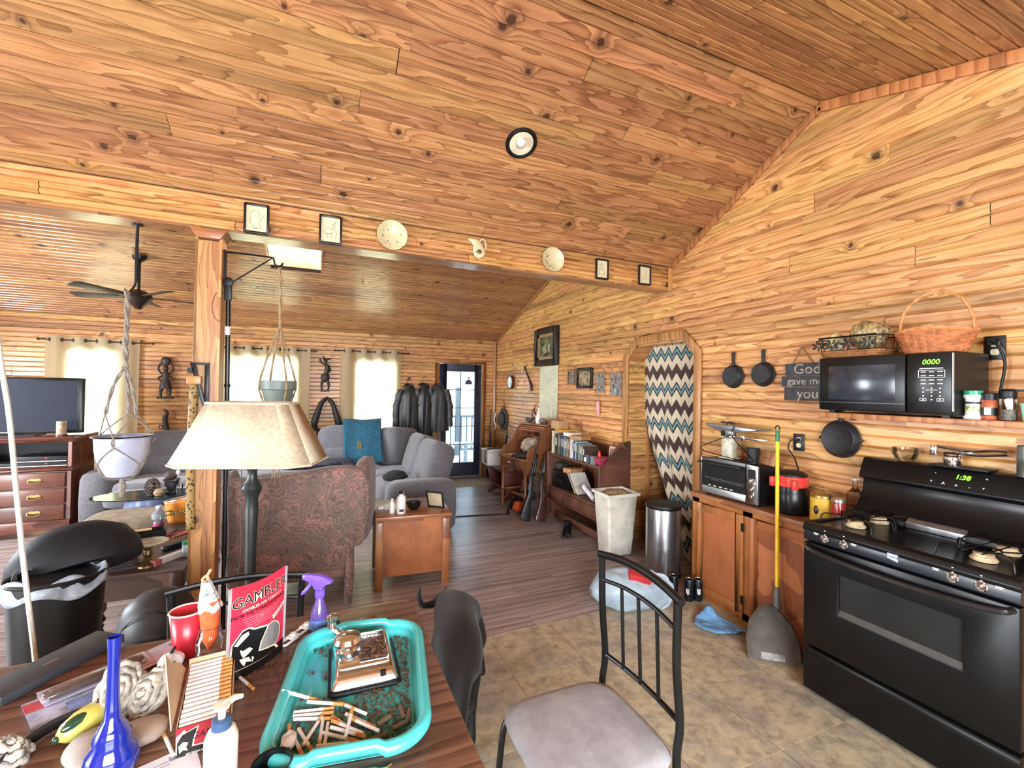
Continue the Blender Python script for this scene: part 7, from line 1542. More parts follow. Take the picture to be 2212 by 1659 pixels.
art('moon', [(0.118+0.044*math.cos(a), 0.082+0.047*math.sin(a)) for a in [0.3*i for i in range(21)]], CRM, 0.0010, k=1); art('moon', [(0.118+0.041*math.cos(a), 0.082+0.044*math.sin(a)) for a in [0.3*i for i in range(21)]], GRYF, 0.0013, k=1)
art('figure_outline', [(0.005, 0.108), (0.03, 0.142), (0.048, 0.146), (0.062, 0.138), (0.11, 0.128), (0.088, 0.088), (0.082, 0.062), (0.14, 0.05), (0.16, 0.03), (0.0, 0.028)], CRM, 0.0016)
art('hat', [(0.008, 0.106), (0.031, 0.138), (0.047, 0.142), (0.06, 0.133), (0.103, 0.125), (0.082, 0.086), (0.078, 0.06), (0.136, 0.046), (0.15, 0.03), (0.004, 0.03)], BLKF, 0.0019)
art('hat_band', [(0.011, 0.104), (0.03, 0.13), (0.046, 0.134), (0.048, 0.124), (0.02, 0.1)], CRM, 0.0022); art('face', [(0.026, 0.088), (0.034, 0.082), (0.05, 0.086), (0.06, 0.078), (0.052, 0.07), (0.036, 0.06), (0.03, 0.072)], CRM, 0.0022); art('neckerchief', [(0.026, 0.06), (0.05, 0.058), (0.06, 0.04), (0.044, 0.046), (0.04, 0.034), (0.032, 0.046)], CRM, 0.0022); art('lapel', [(0.058, 0.055), (0.066, 0.05), (0.062, 0.036)], CRM, 0.0022)
art('label_strip', [(0.122, 0.146), (0.178, 0.168), (0.18, 0.156), (0.126, 0.133)], CRM, 0.0012)
ptext('GAMBLER', 0.042, 0.092, 0.226, CRM, 0.06, 0.0010, shear=0.12, bold=0.0009); ptext('GAMBLER', 0.042, 0.092, 0.226, BLKF, 0.06, 0.0016, shear=0.12)
ptext('GAMBLER PIPE TOBACCO', 0.0115, 0.096, 0.2, CRM, 0.06, 0.0012); ptext('FROM THE TOBACCO EXPERTS', 0.0125, 0.09, 0.187, BLKF, 0.06, 0.0012, bold=0.0003); ptext('REGULAR', 0.0105, 0.151, 0.151, BLKF, 0.37, 0.0016)
for k in range(5): art('small_print', [(0.03+k*0.004, 0.172-k*0.007), (0.155-k*0.006, 0.178-k*0.007), (0.155-k*0.006, 0.1765-k*0.007), (0.03+k*0.004, 0.1705-k*0.007)], M('pink_print', (226, 130, 140), 0.5), 0.0012)
# ---- open box of cigarettes
BXR = M('carton_red', (150, 28, 40), 0.45); CARD = M('raw_card', (206, 178, 140), 0.75, var=0.08)
bx_ = thing('cigarette_box', 'open red cigarette box lettered GAMBLER packed with filter cigarettes', 'box', (-0.284, 1.236, TT), 0.125)
bw, bl, bh = 0.108, 0.26, 0.066
make('shell', MB().box(0, 0, 0.0005, bw, bl, 0.002).box(0, 0, 0.002, 0.002, bl, bh).box(bw-0.002, 0, 0.002, bw, bl, bh).box(0.002, bl-0.002, 0.002, bw-0.002, bl, bh+0.006), CARD, bx_); make('front', MB().box(0, -0.0015, 0.0005, bw, 0.0008, bh), BXR, bx_)
make('flap', MB().prism([(0.0, bh), (0.04, bh+0.16), (0.09, bh+0.11), (0.20, bh+0.05), (bl, bh), (0.12, bh-0.002)], -0.002, 0.0, 'x', Matrix.Translation((0, 0, 0)) @ Euler((0, -0.12, 0)).to_matrix().to_4x4()), CARD, bx_); make('back_flap', MB().box(0.0, bl-0.006, bh, bw, bl-0.004, bh+0.035, Euler((-0.05, 0, 0)).to_matrix().to_4x4()), CARD, bx_)
make('figure_print', MB().prism([(0.001, 0.004), (0.001, 0.048), (0.016, 0.06), (0.02, 0.054), (0.044, 0.062), (0.036, 0.034), (0.034, 0.02), (0.06, 0.018), (0.07, 0.004)], -0.0023, -0.0014, 'y'), CRM, bx_); make('figure_print', MB().prism([(0.003, 0.006), (0.003, 0.034), (0.012, 0.05), (0.041, 0.059), (0.033, 0.034), (0.031, 0.018), (0.056, 0.016), (0.066, 0.006)], -0.0028, -0.0022, 'y'), BLKF, bx_); make('figure_print', MB().prism([(0.006, 0.026), (0.014, 0.034), (0.024, 0.03), (0.02, 0.02), (0.024, 0.012), (0.014, 0.016), (0.008, 0.01)], -0.0033, -0.0027, 'y'), CRM, bx_); make('base_print', MB().box(0.001, -0.0034, 0.0008, bw-0.001, -0.0012, 0.008), BLKF, bx_)
text('lettering', 'GAMBLER', 0.02, frame((0.072, -0.0018, 0.04), (1, 0, 0), (0, 0, 1)), BLKF, bx_, shear=0.1); text('lettering', '200 REGULAR CIGARETTE', 0.006, frame((0.054, -0.0037, 0.0045), (1, 0, 0), (0, 0, 1)), CRM, bx_)
bM = Matrix.Translation(bx_.location) @ Euler((0, 0, 0.125)).to_matrix().to_4x4()
rb = srand('bx')
ORD = 'nearest second third fourth fifth sixth seventh eighth ninth tenth eleventh twelfth thirteenth fourteenth last'.split()
for k in range(15):
    y = 0.012+k*0.0168; p = bM @ V((0.005+rb.uniform(-0.001, 0.001), y, 0.058+0.012*k/14+rb.uniform(0, 0.001)))
    o = dup(cg0, p, rot=(0, 0, 0.125), scale=(1, 1.85, 1.85)); o['label'] = ORD[k]+' filter cigarette counted from the near end of the open red box'; o['group'] = 'cigarettes in the open box'
make('packing', MB().box(0.003, 0.004, 0.002, bw-0.003, bl-0.004, 0.052), CIGP, bx_)
# ---- bottles, cup, jar, shakers
ltn = thing('lotion_bottle', 'cream lotion bottle with blue collar and pump at the bottom of the picture', 'bottle', (-0.178, 1.128, TT)); make('bottle', MB().lathe([(0.03, 0), (0.032, 0.006), (0.032, 0.095), (0.026, 0.112), (0.017, 0.118), (0, 0.118)], n=24), M('cream_bottle', (222, 214, 194), 0.4, var=0.05), ltn); make('collar', MB().lathe([(0.019, 0.112), (0.019, 0.135), (0.016, 0.137), (0, 0.137)], n=22), M('blue_collar', (60, 84, 118), 0.4), ltn); make('pump', MB().lathe([(0.007, 0.135), (0.008, 0.155), (0.015, 0.158), (0.017, 0.166), (0, 0.168)], n=16).tube([(0, 0, 0.161), (0.02, 0.018, 0.163), (0.033, 0.03, 0.156)], [0.008, 0.007, 0.005], 8), M('cream_bottle', (222, 214, 194), 0.4, var=0.05), ltn)
PUR = M('violet_plastic', (116, 84, 200), 0.25, var=0.06)
sp_ = thing('spray_bottle', 'small violet trigger spray bottle behind the turquoise tray', 'bottle', (0.016, 1.70, TT), -0.5)
make('bottle', MB().lathe([(0.028, 0), (0.031, 0.006), (0.031, 0.045), (0.026, 0.075), (0.014, 0.105), (0.012, 0.118)], n=24), M('violet_clear_plastic', (140, 112, 206), 0.12, var=0.08, Transmission_Weight=0.55), sp_); make('neck_ring', MB().lathe([(0.015, 0.115), (0.017, 0.12), (0.017, 0.138), (0.012, 0.142), (0, 0.142)], n=20), PUR, sp_); make('trigger_head', MB().prism([(-0.06, 0.192), (-0.062, 0.176), (-0.03, 0.166), (-0.014, 0.142), (0.012, 0.142), (0.02, 0.158), (0.046, 0.168), (0.04, 0.176), (0.015, 0.19), (-0.03, 0.194)], -0.012, 0.012, 'y'), PUR, sp_, bevel=0.004); make('trigger', MB().tube(spline([(-0.032, 0, 0.17), (-0.04, 0, 0.15), (-0.062, 0, 0.125), (-0.066, 0, 0.12)], 4), [0.006]*9+[0.004]*4, 8), PUR, sp_); make('label', MB().lathe([(0.0318, 0.012), (0.0318, 0.045)], n=24), M('blue_label', (96, 130, 186), 0.5, var=0.35, scale=30), sp_)
rc = thing('red_cup', 'red plastic party cup with white rim at the far edge of the table', 'cup', (-0.368, 1.70, TT)); make('cup', MB().lathe([(0.032, 0.002), (0.034, 0.01), (0.047, 0.138)], n=28), M('red_cup_plastic', (204, 42, 56), 0.3), rc, solid=0.0012); make('rim', MB().tube([(math.cos(0.2244*k)*0.0475, math.sin(0.2244*k)*0.0475, 0.139) for k in range(28)], 0.0028, 6, closed=True), M('cup_white', (222, 206, 204), 0.35), rc); make('contents', MB().lathe([(0.043, 0.105), (0, 0.105)], n=20).ball((0.0, -0.005, 0.108), (0.014, 0.012, 0.012), 8, 6), M('red_drink', (170, 50, 46), 0.3, var=0.3), rc)
jr = thing('glass_jar', 'clear glass jar holding a carrot-shaped ornament beside the red cup', 'jar', (-0.292, 1.625, TT)); make('jar', MB().lathe([(0.034, 0.001), (0.038, 0.006), (0.038, 0.075), (0.03, 0.09), (0.03, 0.112), (0.0315, 0.114)], n=24), CLEAR, jr); make('tobacco_dust', MB().lathe([(0, 0.004), (0.035, 0.004), (0.035, 0.03), (0, 0.034)], n=18), M('dusty_ash', (140, 124, 116), 0.8, var=0.4, scale=80), jr)
orn = thing('carrot_ornament', 'orange felt ornament with mottled white wrap and curled stem standing in the jar', 'ornament', (-0.294, 1.625, TT+0.04)); make('orange_cone', MB().lathe([(0.004, 0), (0.022, 0.04), (0.027, 0.11), (0.026, 0.15), (0, 0.16)], n=18), M('orange_felt', (206, 96, 48), 0.85, var=0.12, scale=60), orn); make('white_wrap', MB().grid(lambda u, v: (math.cos(2*PI*u)*(0.031-0.02*v)*(1+0.1*math.sin(14*PI*u))-0.012*v, math.sin(2*PI*u)*(0.031-0.02*v), 0.125+0.085*v+0.006*math.sin(9*PI*u)*(1-v)), 36, 8, cu=True), M('mottled_white_lace', (186, 200, 196), 0.8, var=0.4, scale=90), orn, smooth=180, solid=0.002); make('curled_stem', MB().tube(spline([(-0.012, 0, 0.205), (-0.022, 0, 0.215), (-0.012, 0, 0.226), (-0.006, 0, 0.216), (-0.01, 0.0, 0.224), (0.0, 0, 0.245)], 5), 0.004, 7), M('peach_stem', (216, 150, 106), 0.6), orn)
pk = thing('pumpkin_shaker', 'white ghost-faced pumpkin shaker stacked on an orange pumpkin', 'shaker', (-0.37, 1.545, TT))
def pump(mb, r, h, z): return mb.grid(lambda u, v: (math.cos(2*PI*u)*r*math.sin(PI*v)*(1+0.07*abs(math.sin(8*PI*u))), math.sin(2*PI*u)*r*math.sin(PI*v)*(1+0.07*abs(math.sin(8*PI*u))), z+h/2-h/2*math.cos(PI*v)), 48, 12, cu=True)
make('orange_pumpkin', pump(MB(), 0.033, 0.05, 0), M('orange_glaze', (178, 74, 40), 0.2, Coat_Weight=0.5), pk, smooth=180); make('white_pumpkin', pump(MB(), 0.03, 0.046, 0.044), M('white_glaze', (214, 220, 222), 0.2, Coat_Weight=0.5), pk, smooth=180); make('stem', MB().tube([(0, 0, 0.086), (0.002, 0, 0.096), (0.008, 0, 0.104)], [0.005, 0.004, 0.005], 8), BLACKP, pk); make('eyes', MB().ball((0.004, -0.028, 0.075), 0.0025, 6, 4).ball((0.014, -0.025, 0.075), 0.0025, 6, 4), BLACKP, pk)
CIG2 = None
for k, (x, y, a, lb) in enumerate(((-0.075, 1.66, 0.9, 'white plastic clip half hidden behind the tobacco pouch'), (-0.035, 1.715, 0.9, 'white plastic clip lying beside the spray bottle'))): solo('plastic_clip', lb, 'clip', MB().tube([(u, v, 0.005) for u, v in rrect(0.07, 0.026, 0.012, 4)], 0.0045, 8, closed=True).box(0.0, -0.016, 0.006, 0.034, 0.016, 0.012).cyl((0.016, 0, 0.01), (0.016, 0, 0.02), 0.009, 10), WHITEP, (x, y, TT), a, 'white plastic clips on the table')
lt = thing('lighter', 'slim silver and black lighter lying between spray bottle and tray', 'lighter', (0.062, 1.735, TT+0.008), -1.05); make('metal_end', MB().cyl((-0.05, 0, 0), (0.02, 0, 0), 0.0075, 10), CHROME, lt); make('black_grip', MB().cyl((0.02, 0, 0), (0.055, 0, 0), 0.0075, 10), BLACKP, lt)
solo('coin', 'silver coin on the table behind the tray', 'coin', MB().lathe([(0.0115, 0), (0.012, 0.001), (0.0115, 0.002), (0, 0.002)], n=20), STEEL, (0.167, 1.722, TT+0.0003)); solo('coin', 'copper coin on the table behind the tray', 'coin', MB().lathe([(0.0095, 0), (0.0098, 0.001), (0.0095, 0.0018), (0, 0.0018)], n=20), M('copper', (186, 110, 80), 0.35, 0.9), (0.2, 1.729, TT+0.0003))
# ---- left part of the table
BXB = M('black_card_box', (44, 47, 52), 0.55, var=0.12)
bxb = thing('flat_black_box', 'flat black box lying across the far left corner of the table', 'box', (-0.705, 1.76, TT+0.001), 0.98); make('box', MB().box(-0.155, -0.055, 0, 0.155, 0.055, 0.024), BXB, bxb, bevel=0.002); make('silver_mark', MB().box(-0.03, 0.0, 0.024, 0.01, 0.004, 0.0246), STEEL, bxb)
def sheet(name, cat, lb, c, d, a, z, mat, marks=()):
    t = thing(name, lb, cat, (c[0], c[1], TT+z), a); make('sheet', MB().box(-d[0]/2, -d[1]/2, 0, d[0]/2, d[1]/2, 0.0016), mat, t)
    for (x, y, w, h, m) in marks: make('print', MB().box(x-w/2, y-h/2, 0.0016, x+w/2, y+h/2, 0.0019), m, t)
LIL = M('lilac_paper', (196, 198, 222), 0.6, var=0.04); PRT = M('grey_blue_print', (136, 140, 160), 0.6, var=0.3, scale=80)
sheet('magazine', 'magazine', 'colourful crumpled magazine page under the envelopes', (-0.56, 1.585), (0.24, 0.15), 0.55, 0.0015, M('magazine_colours', (150, 160, 186), 0.4, var=0.8, scale=14), ((-0.09, 0.04, 0.06, 0.05, M('pink_red_print', (200, 80, 90), 0.5)), (0.0, -0.03, 0.1, 0.05, M('sky_print', (120, 150, 210), 0.5, var=0.4)), (-0.03, 0.03, 0.05, 0.03, M('green_print', (90, 150, 140), 0.5)), (0.08, 0.03, 0.06, 0.05, M('ochre_print', (180, 140, 50), 0.5)), (0.09, -0.05, 0.05, 0.03, M('navy_print', (50, 50, 130), 0.5))))
sheet('envelope', 'envelope', 'long pale envelope with a window lying towards the red cup', (-0.455, 1.715), (0.22, 0.10), 0.72, 0.0048, LIL, ((0.07, 0.02, 0.035, 0.018, PRT), (-0.02, 0.01, 0.09, 0.03, M('pale_window', (176, 182, 210), 0.4)))); sheet('envelope', 'envelope', 'pale envelope with a red stripe beneath the clear pouch', (-0.565, 1.65), (0.235, 0.09), 0.58, 0.0072, LIL, ((0.03, -0.02, 0.1, 0.02, M('pink_red_print', (200, 80, 90), 0.5)),))
sheet('paper_slip', 'paper', 'folded white paper slip under the open cigarette box at the bottom edge', (-0.305, 1.205), (0.14, 0.09), 0.35, 0.0002, M('white_slip', (222, 222, 228), 0.7, var=0.03), ((-0.02, 0.02, 0.08, 0.002, PRT), (-0.02, 0.01, 0.08, 0.002, PRT), (0.03, 0.025, 0.02, 0.015, PRT)))
cs2 = thing('clear_pouch', 'clear plastic pouch of dark leaf lying over the envelopes', 'pouch', (-0.565, 1.632, TT+0.0095), 0.6); make('film', MB().pillow((0, 0, 0.009), (0.22, 0.045, 0.018), 0.4, 10), M('smoky_film', (84, 74, 74), 0.15, var=0.3, Coat_Weight=0.6), cs2, smooth=180)
for s in (-1, 1): make('silver_end', MB().box(s*0.105-0.008, -0.024, 0.003, s*0.105+0.008, 0.024, 0.012), M('silver_film', (200, 200, 208), 0.2, 0.6), cs2, bevel=0.003)
lm = thing('ceramic_lemon', 'yellow ceramic lemon with a dark green leaf on the table', 'ornament', (-0.503, 1.408, TT), 0.95); make('lemon', MB().lathe([(0, -0.062), (0.008, -0.06), (0.022, -0.045), (0.031, -0.015), (0.032, 0.012), (0.025, 0.04), (0.01, 0.058), (0, 0.06)], n=24, mtx=Matrix.Translation((0, 0, 0.031)) @ Euler((0, PI/2, 0)).to_matrix().to_4x4()), M('lemon_glaze', (196, 188, 96), 0.25, var=0.08, Coat_Weight=0.5), lm); make('leaf', MB().ball((-0.025, -0.008, 0.048), (0.034, 0.014, 0.014), 12, 8), M('dark_leaf_glaze', (34, 66, 44), 0.2, Coat_Weight=0.5), lm); make('tip', MB().ball((-0.062, 0, 0.03), (0.008, 0.008, 0.008), 8, 6), M('dark_leaf_glaze', (34, 66, 44), 0.2), lm); make('holes', MB().ball((0.02, -0.004, 0.062), 0.0025, 6, 4).ball((0.028, 0.006, 0.061), 0.0025, 6, 4), BLACKP, lm)
sb_ = [(-0.625, 1.325), (-0.617, 1.37), (-0.59, 1.43), (-0.552, 1.462), (-0.51, 1.475), (-0.47, 1.50)]
stp = MB(); q = spline([(x, y, TT+0.002) for x, y in sb_], 6); n = len(q); vs = [p for p in q]+[p+V((0.004, -0.004, 0.03)) for p in q]; stp.add(vs, [(i, i+1, n+i+1, n+i) for i in range(n-1)]); o = make('leather_strap', stp, M('black_leather_strap', (26, 24, 26), 0.4), solid=0.003); tag(o, 'black leather strap standing on edge left of the ceramic lemon', 'strap')
def oyster(loc, r, rz, seed, lb, tilt):
    mb = MB()
    def fn(u, v):
        a = 2*PI*u; R = v; k = 1+0.18*NZ.noise(V((math.cos(a)*1.5, math.sin(a)*1.5, seed)))+0.05*math.sin(a*9+seed)
        x, y = math.cos(a)*R*r*0.72*k, math.sin(a)*R*r*k
        z = 0.03*(1-R*R)+0.006*math.sin(R*22+2*NZ.noise(V((x*40, y*40, seed))))+0.006*NZ.noise(V((x*60, y*60, 5)))
        return (x, y, z)
    o = solo('oyster_shell', lb, 'shell', mb.grid(fn, 44, 18, cu=True), M('oyster_shell', (170, 164, 152), 0.55, var=0.4, scale=35, bump=0.3), loc, rot=(tilt, 0, rz), solid=0.006, smooth=180)
oyster((-0.455, 1.455, TT+0.06), 0.068, 0.2, 1, 'large oyster shell propped behind the blue glass vase', 0.9); oyster((-0.385, 1.425, TT+0.055), 0.058, -0.5, 4, 'oyster shell leaning right of the blue glass vase', 0.95); oyster((-0.628, 1.375, TT+0.012), 0.05, 0.9, 7, 'small broken shell at the bottom left corner', 0.25)
STN = M('river_stone', (150, 138, 128), 0.6, var=0.2, scale=14)
solo('river_stone', 'smooth grey-brown stone left of the blue vase', 'stone', crumple(0.052, 0.07, 0.026, 20, 12, 0.1, 2, 0.05), STN, (-0.452, 1.305, TT), 0.3, smooth=180); solo('river_stone', 'smooth brown stone right of the blue vase', 'stone', crumple(0.055, 0.045, 0.024, 20, 12, 0.1, 5, 0.05), M('brown_stone', (132, 112, 100), 0.55, var=0.2), (-0.375, 1.325, TT), 0.2, smooth=180)
vz2 = solo('blue_glass_vase', 'tall cobalt blue glass bud vase at the bottom left', 'vase', MB().lathe([(0.025, 0), (0.045, 0.015), (0.05, 0.035), (0.044, 0.06), (0.032, 0.078), (0.034, 0.09), (0.026, 0.105), (0.015, 0.125), (0.0115, 0.17), (0.0105, 0.25), (0.0125, 0.3), (0.011, 0.3), (0.009, 0.25), (0.008, 0.15), (0, 0.1)], n=24), M('cobalt_glass', (30, 50, 170), 0.08, var=0.06, Transmission_Weight=0.45, Coat_Weight=0.6), (-0.398, 1.235, TT), smooth=50)
solo('black_cup', 'black cup with beaded rim at the bottom edge beside the tray', 'cup', MB().lathe([(0.03, 0), (0.038, 0.06), (0.04, 0.062), (0.036, 0.06), (0.028, 0.006), (0, 0.006)], n=24), BLACKE, (-0.075, 1.06, TT+0.0005))
kc = thing('keychain', 'small gold chain and glass pieces under the near rim of the tray', 'chain', (0.135, 1.03, TT)); make('chain', MB().tube([(0.012*k-0.03, 0.006*math.sin(k*1.3), 0.004) for k in range(6)], 0.003, 6), M('gold_metal', (190, 160, 96), 0.28, 0.9), kc); make('glass_drop', MB().ball((-0.04, -0.02, 0.01), (0.014, 0.012, 0.009), 10, 6), M('green_tint', (130, 150, 130), 0.1, Transmission_Weight=0.6), kc)
# ================================================================ dog
DOGM = M('black_dog_coat', (11, 11, 13), 0.6, var=0.3, scale=16, bump=0.25, bscale=200, Sheen_Weight=0.08)
def skin_mesh(name, chains, mat, parent, sub=2):
    vs = []; es = []; rs = []; idx = {}
    for ch in chains:
        prev = None
        for (p, r) in ch:
            k = tuple(round(c, 4) for c in p)
            if k not in idx: idx[k] = len(vs); vs.append(p); rs.append(r)
            if prev is not None: es.append((prev, idx[k]))
            prev = idx[k]
    me = bpy.data.meshes.new(name); me.from_pydata(vs, es, []); o = bpy.data.objects.new(name, me); COL.objects.link(o)
    o.modifiers.new('s', 'SKIN'); me.skin_vertices[0].data[0].use_root = True
    for i, r in enumerate(rs):
        me.skin_vertices[0].data[i].radius = (r, r) if not isinstance(r, tuple) else r
    o.modifiers.new('u', 'SUBSURF').levels = sub
    dg = bpy.context.evaluated_depsgraph_get(); m2 = bpy.data.meshes.new_from_object(o.evaluated_get(dg)); bpy.data.objects.remove(o)
    m2.materials.clear(); m2.materials.append(mat); m2.shade_smooth()
    o = bpy.data.objects.new(name, m2); COL.objects.link(o); o.parent = parent; return o
dg_ = thing('dog', 'black dog walking towards the camera beside the table, head lowered', 'dog', (0.64, 2.1, 0))
L_ = lambda x, y, z: (x-0.64, y-2.1, z)
RU, MI, SH = L_(0.715, 2.36, 0.44), L_(0.65, 2.15, 0.435), L_(0.595, 1.95, 0.43)
skin_mesh('body', [
    [(RU, (0.105, 0.11)), (L_(0.685, 2.26, 0.44), (0.115, 0.115)), (MI, (0.115, 0.12)), (L_(0.62, 2.05, 0.43), (0.125, 0.135)), (SH, (0.12, 0.135)), (L_(0.555, 1.84, 0.40), 0.085), (L_(0.525, 1.76, 0.34), 0.07), (L_(0.50, 1.70, 0.285), (0.068, 0.064)), (L_(0.48, 1.65, 0.24), (0.042, 0.04)), (L_(0.47, 1.615, 0.21), (0.03, 0.028))],
    [(SH, (0.12, 0.135)), (L_(0.665, 1.955, 0.32), 0.058), (L_(0.675, 1.975, 0.2), 0.034), (L_(0.665, 1.955, 0.1), 0.026), (L_(0.66, 1.935, 0.03), 0.028), (L_(0.65, 1.90, 0.022), 0.026)],
    [(SH, (0.12, 0.135)), (L_(0.525, 1.93, 0.32), 0.058), (L_(0.515, 1.93, 0.2), 0.034), (L_(0.51, 1.90, 0.1), 0.026), (L_(0.505, 1.875, 0.03), 0.028), (L_(0.495, 1.84, 0.022), 0.026)],
    [(RU, (0.105, 0.11)), (L_(0.79, 2.33, 0.35), 0.07), (L_(0.82, 2.28, 0.27), 0.05), (L_(0.85, 2.38, 0.15), 0.028), (L_(0.865, 2.37, 0.05), 0.024), (L_(0.86, 2.33, 0.022), 0.026)],
    [(RU, (0.105, 0.11)), (L_(0.655, 2.37, 0.33), 0.07), (L_(0.645, 2.32, 0.25), 0.048), (L_(0.64, 2.45, 0.14), 0.028), (L_(0.635, 2.46, 0.04), 0.024), (L_(0.625, 2.42, 0.022), 0.026)],
    [(RU, (0.105, 0.11)), (L_(0.68, 2.46, 0.45), 0.035), (L_(0.60, 2.47, 0.40), 0.022), (L_(0.54, 2.44, 0.42), 0.018), (L_(0.515, 2.41, 0.48), 0.014), (L_(0.515, 2.40, 0.54), 0.009)]], DOGM, dg_)
for s in (-1, 1): make('ear', MB().pillow((0, 0, 0), (0.05, 0.018, 0.09), 0.7, 8, Matrix.Translation(L_(0.51+s*0.062, 1.725+s*0.012, 0.30)) @ Euler((0.5, s*0.35, 0.3)).to_matrix().to_4x4()), DOGM, dg_, smooth=180); make('eye', MB().ball(L_(0.488+s*0.034, 1.668+s*0.008, 0.285), 0.009, 8, 6), M('dog_eye', (60, 40, 24), 0.15), dg_)
make('nose', MB().ball(L_(0.463, 1.59, 0.213), (0.018, 0.012, 0.013), 10, 6), BLACKE, dg_)
# ================================================================ floor lamp, planters, post hardware
yaw_l = math.atan2(-0.161, 0.511)
lmp = thing('floor_lamp', 'floor lamp with wide stained parchment shade and dark metal pole', 'lamp', (-0.272, 2.33, 0), yaw_l)
def shade_mat():
    t = NT('stained_parchment'); vec = t.coord()
    a = t.noise(vec, 60, 4, 0.7); b = t.noise(vec, 3.5, 3, 0.6, 1.0)
    c = t.ramp(a, (0.3, rgb(172, 158, 134)), (0.6, rgb(200, 188, 162))); c = t.mix(t.ramp(b, (0.5, (0, 0, 0)), (0.7, (0.45, 0.45, 0.45))), c, rgb(150, 122, 90))
    t.base(c); t.set(Roughness=0.85, Transmission_Weight=0.0); return t.m
SHD = shade_mat()
def cutrect(w, d, c): return [(-w/2+c, -d/2), (w/2-c, -d/2), (w/2, -d/2+c*0.9), (w/2, d/2-c*0.9), (w/2-c, d/2), (-w/2+c, d/2), (-w/2, d/2-c*0.9), (-w/2, -d/2+c*0.9)]
Bq, Tq = cutrect(0.585, 0.36, 0.07), cutrect(0.345, 0.2, 0.04); zb, zt_ = 1.268, 1.532
n = 8
for i in range(n):
    j = (i+1) % n; a, b, c, d = (*Bq[i], zb), (*Bq[j], zb), (*Tq[j], zt_), (*Tq[i], zt_)
    make('shade_panel', MB().add([a, b, c, d], [(0, 1, 2, 3)]), SHD, lmp, solid=0.003)
make('shade_trim', MB().tube([(u, v, zb) for u, v in Bq], 0.006, 6, closed=True), M('shade_piping', (190, 176, 150), 0.8), lmp); make('shade_trim', MB().tube([(u, v, zt_) for u, v in Tq], 0.006, 6, closed=True), M('shade_piping', (190, 176, 150), 0.8), lmp)
DGM = M('dark_green_metal', (48, 52, 50), 0.4, 0.5)
make('pole', MB().lathe([(0.016, 0.03), (0.02, 0.5), (0.024, 0.9), (0.028, 1.05), (0.024, 1.10), (0.036, 1.125), (0.042, 1.145), (0.034, 1.165), (0.022, 1.185), (0.018, 1.22), (0.026, 1.235), (0.02, 1.25), (0.012, 1.4)], n=20), DGM, lmp); make('base', MB().lathe([(0.15, 0.0), (0.15, 0.015), (0.1, 0.03), (0.03, 0.05), (0.02, 0.06)], n=32), DGM, lmp); make('harp', MB().tube([(0, 0, 1.4), (0, 0, 1.515), (0.165, 0, 1.525)], 0.004, 6).tube([(0, 0, 1.515), (-0.165, 0, 1.525)], 0.004, 6), DGM, lmp)
for k, x in enumerate((-0.035, -0.09)): make('pull_cord', MB().tube(spline([(x, -0.02, 1.35), (x-0.003, -0.02, 1.1), (x+0.004, -0.02, 0.9), (x-0.008, -0.02, 0.72)], 4), 0.0022, 5), M('dark_cord', (56, 46, 44), 0.6), lmp)
ROPE = M('weathered_rope', (132, 124, 114), 0.9, var=0.25, scale=90, bump=0.4)
def knot_rope(mb, pts, r, tw=26):
    P = spline(pts, 6)
    for q in range(2): mb.tube([p+V((math.cos(i*0.9+q*PI)*r*0.55, math.sin(i*0.9+q*PI)*r*0.55, 0)) for i, p in enumerate(P)], r*0.75, 6)
    return mb
pl1 = thing('macrame_planter', 'white enamel bowl planter in a macrame rope hanger at the left', 'planter', (-1.082, 3.4, 1.05))
make('bowl', MB().lathe([(0.055, 0.0), (0.075, 0.01), (0.11, 0.08), (0.128, 0.16), (0.132, 0.235), (0.146, 0.243), (0.145, 0.248), (0.13, 0.243)], n=36), M('white_enamel', (176, 182, 204), 0.22, var=0.04, Coat_Weight=0.5), pl1, solid=0.003); make('dark_rim', MB().tube([(math.cos(0.1745*k)*0.146, math.sin(0.1745*k)*0.146, 0.246) for k in range(36)], 0.004, 6, closed=True), BLACKE, pl1); make('soil', MB().lathe([(0.128, 0.205), (0, 0.21)], n=24), M('dark_soil', (40, 34, 30), 0.9), pl1)
make('top_rope', knot_rope(MB(), [(0, 0, 1.125), (0.004, 0, 0.95), (0.0, 0, 0.8), (0.004, 0, 0.66)], 0.013), ROPE, pl1)
N3 = [(-0.5+2*PI*k/3) for k in range(3)]
for k, a in enumerate(N3):
    c, s = math.cos(a), math.sin(a); make('hanger_rope', knot_rope(MB(), [(0.002, 0, 0.67), (c*0.05, s*0.05, 0.55), (c*0.085, s*0.085, 0.38)], 0.009), ROPE, pl1)
    nt = MB()
    for da in (-PI/3, PI/3):
        nt.tube(spline([(c*0.085, s*0.085, 0.38), (math.cos(a+da)*0.154, math.sin(a+da)*0.154, 0.244), (math.cos(a+da)*0.14, math.sin(a+da)*0.14, 0.19)], 4), 0.004, 6)
        nt.tube(spline([(math.cos(a+da)*0.14, math.sin(a+da)*0.14, 0.19), (math.cos(a+da*0.5)*0.126, math.sin(a+da*0.5)*0.126, 0.13), (math.cos(a)*0.112, math.sin(a)*0.112, 0.07), (math.cos(a)*0.07, math.sin(a)*0.07, -0.004), (0, 0, -0.012)], 4), 0.004, 6)
    make('net_cord', nt, ROPE, pl1)
make('tassel', MB().tube([(0, 0, -0.01), (0.004, 0, -0.06), (0.0, 0, -0.12)], [0.012, 0.02, 0.012], 8), ROPE, pl1)
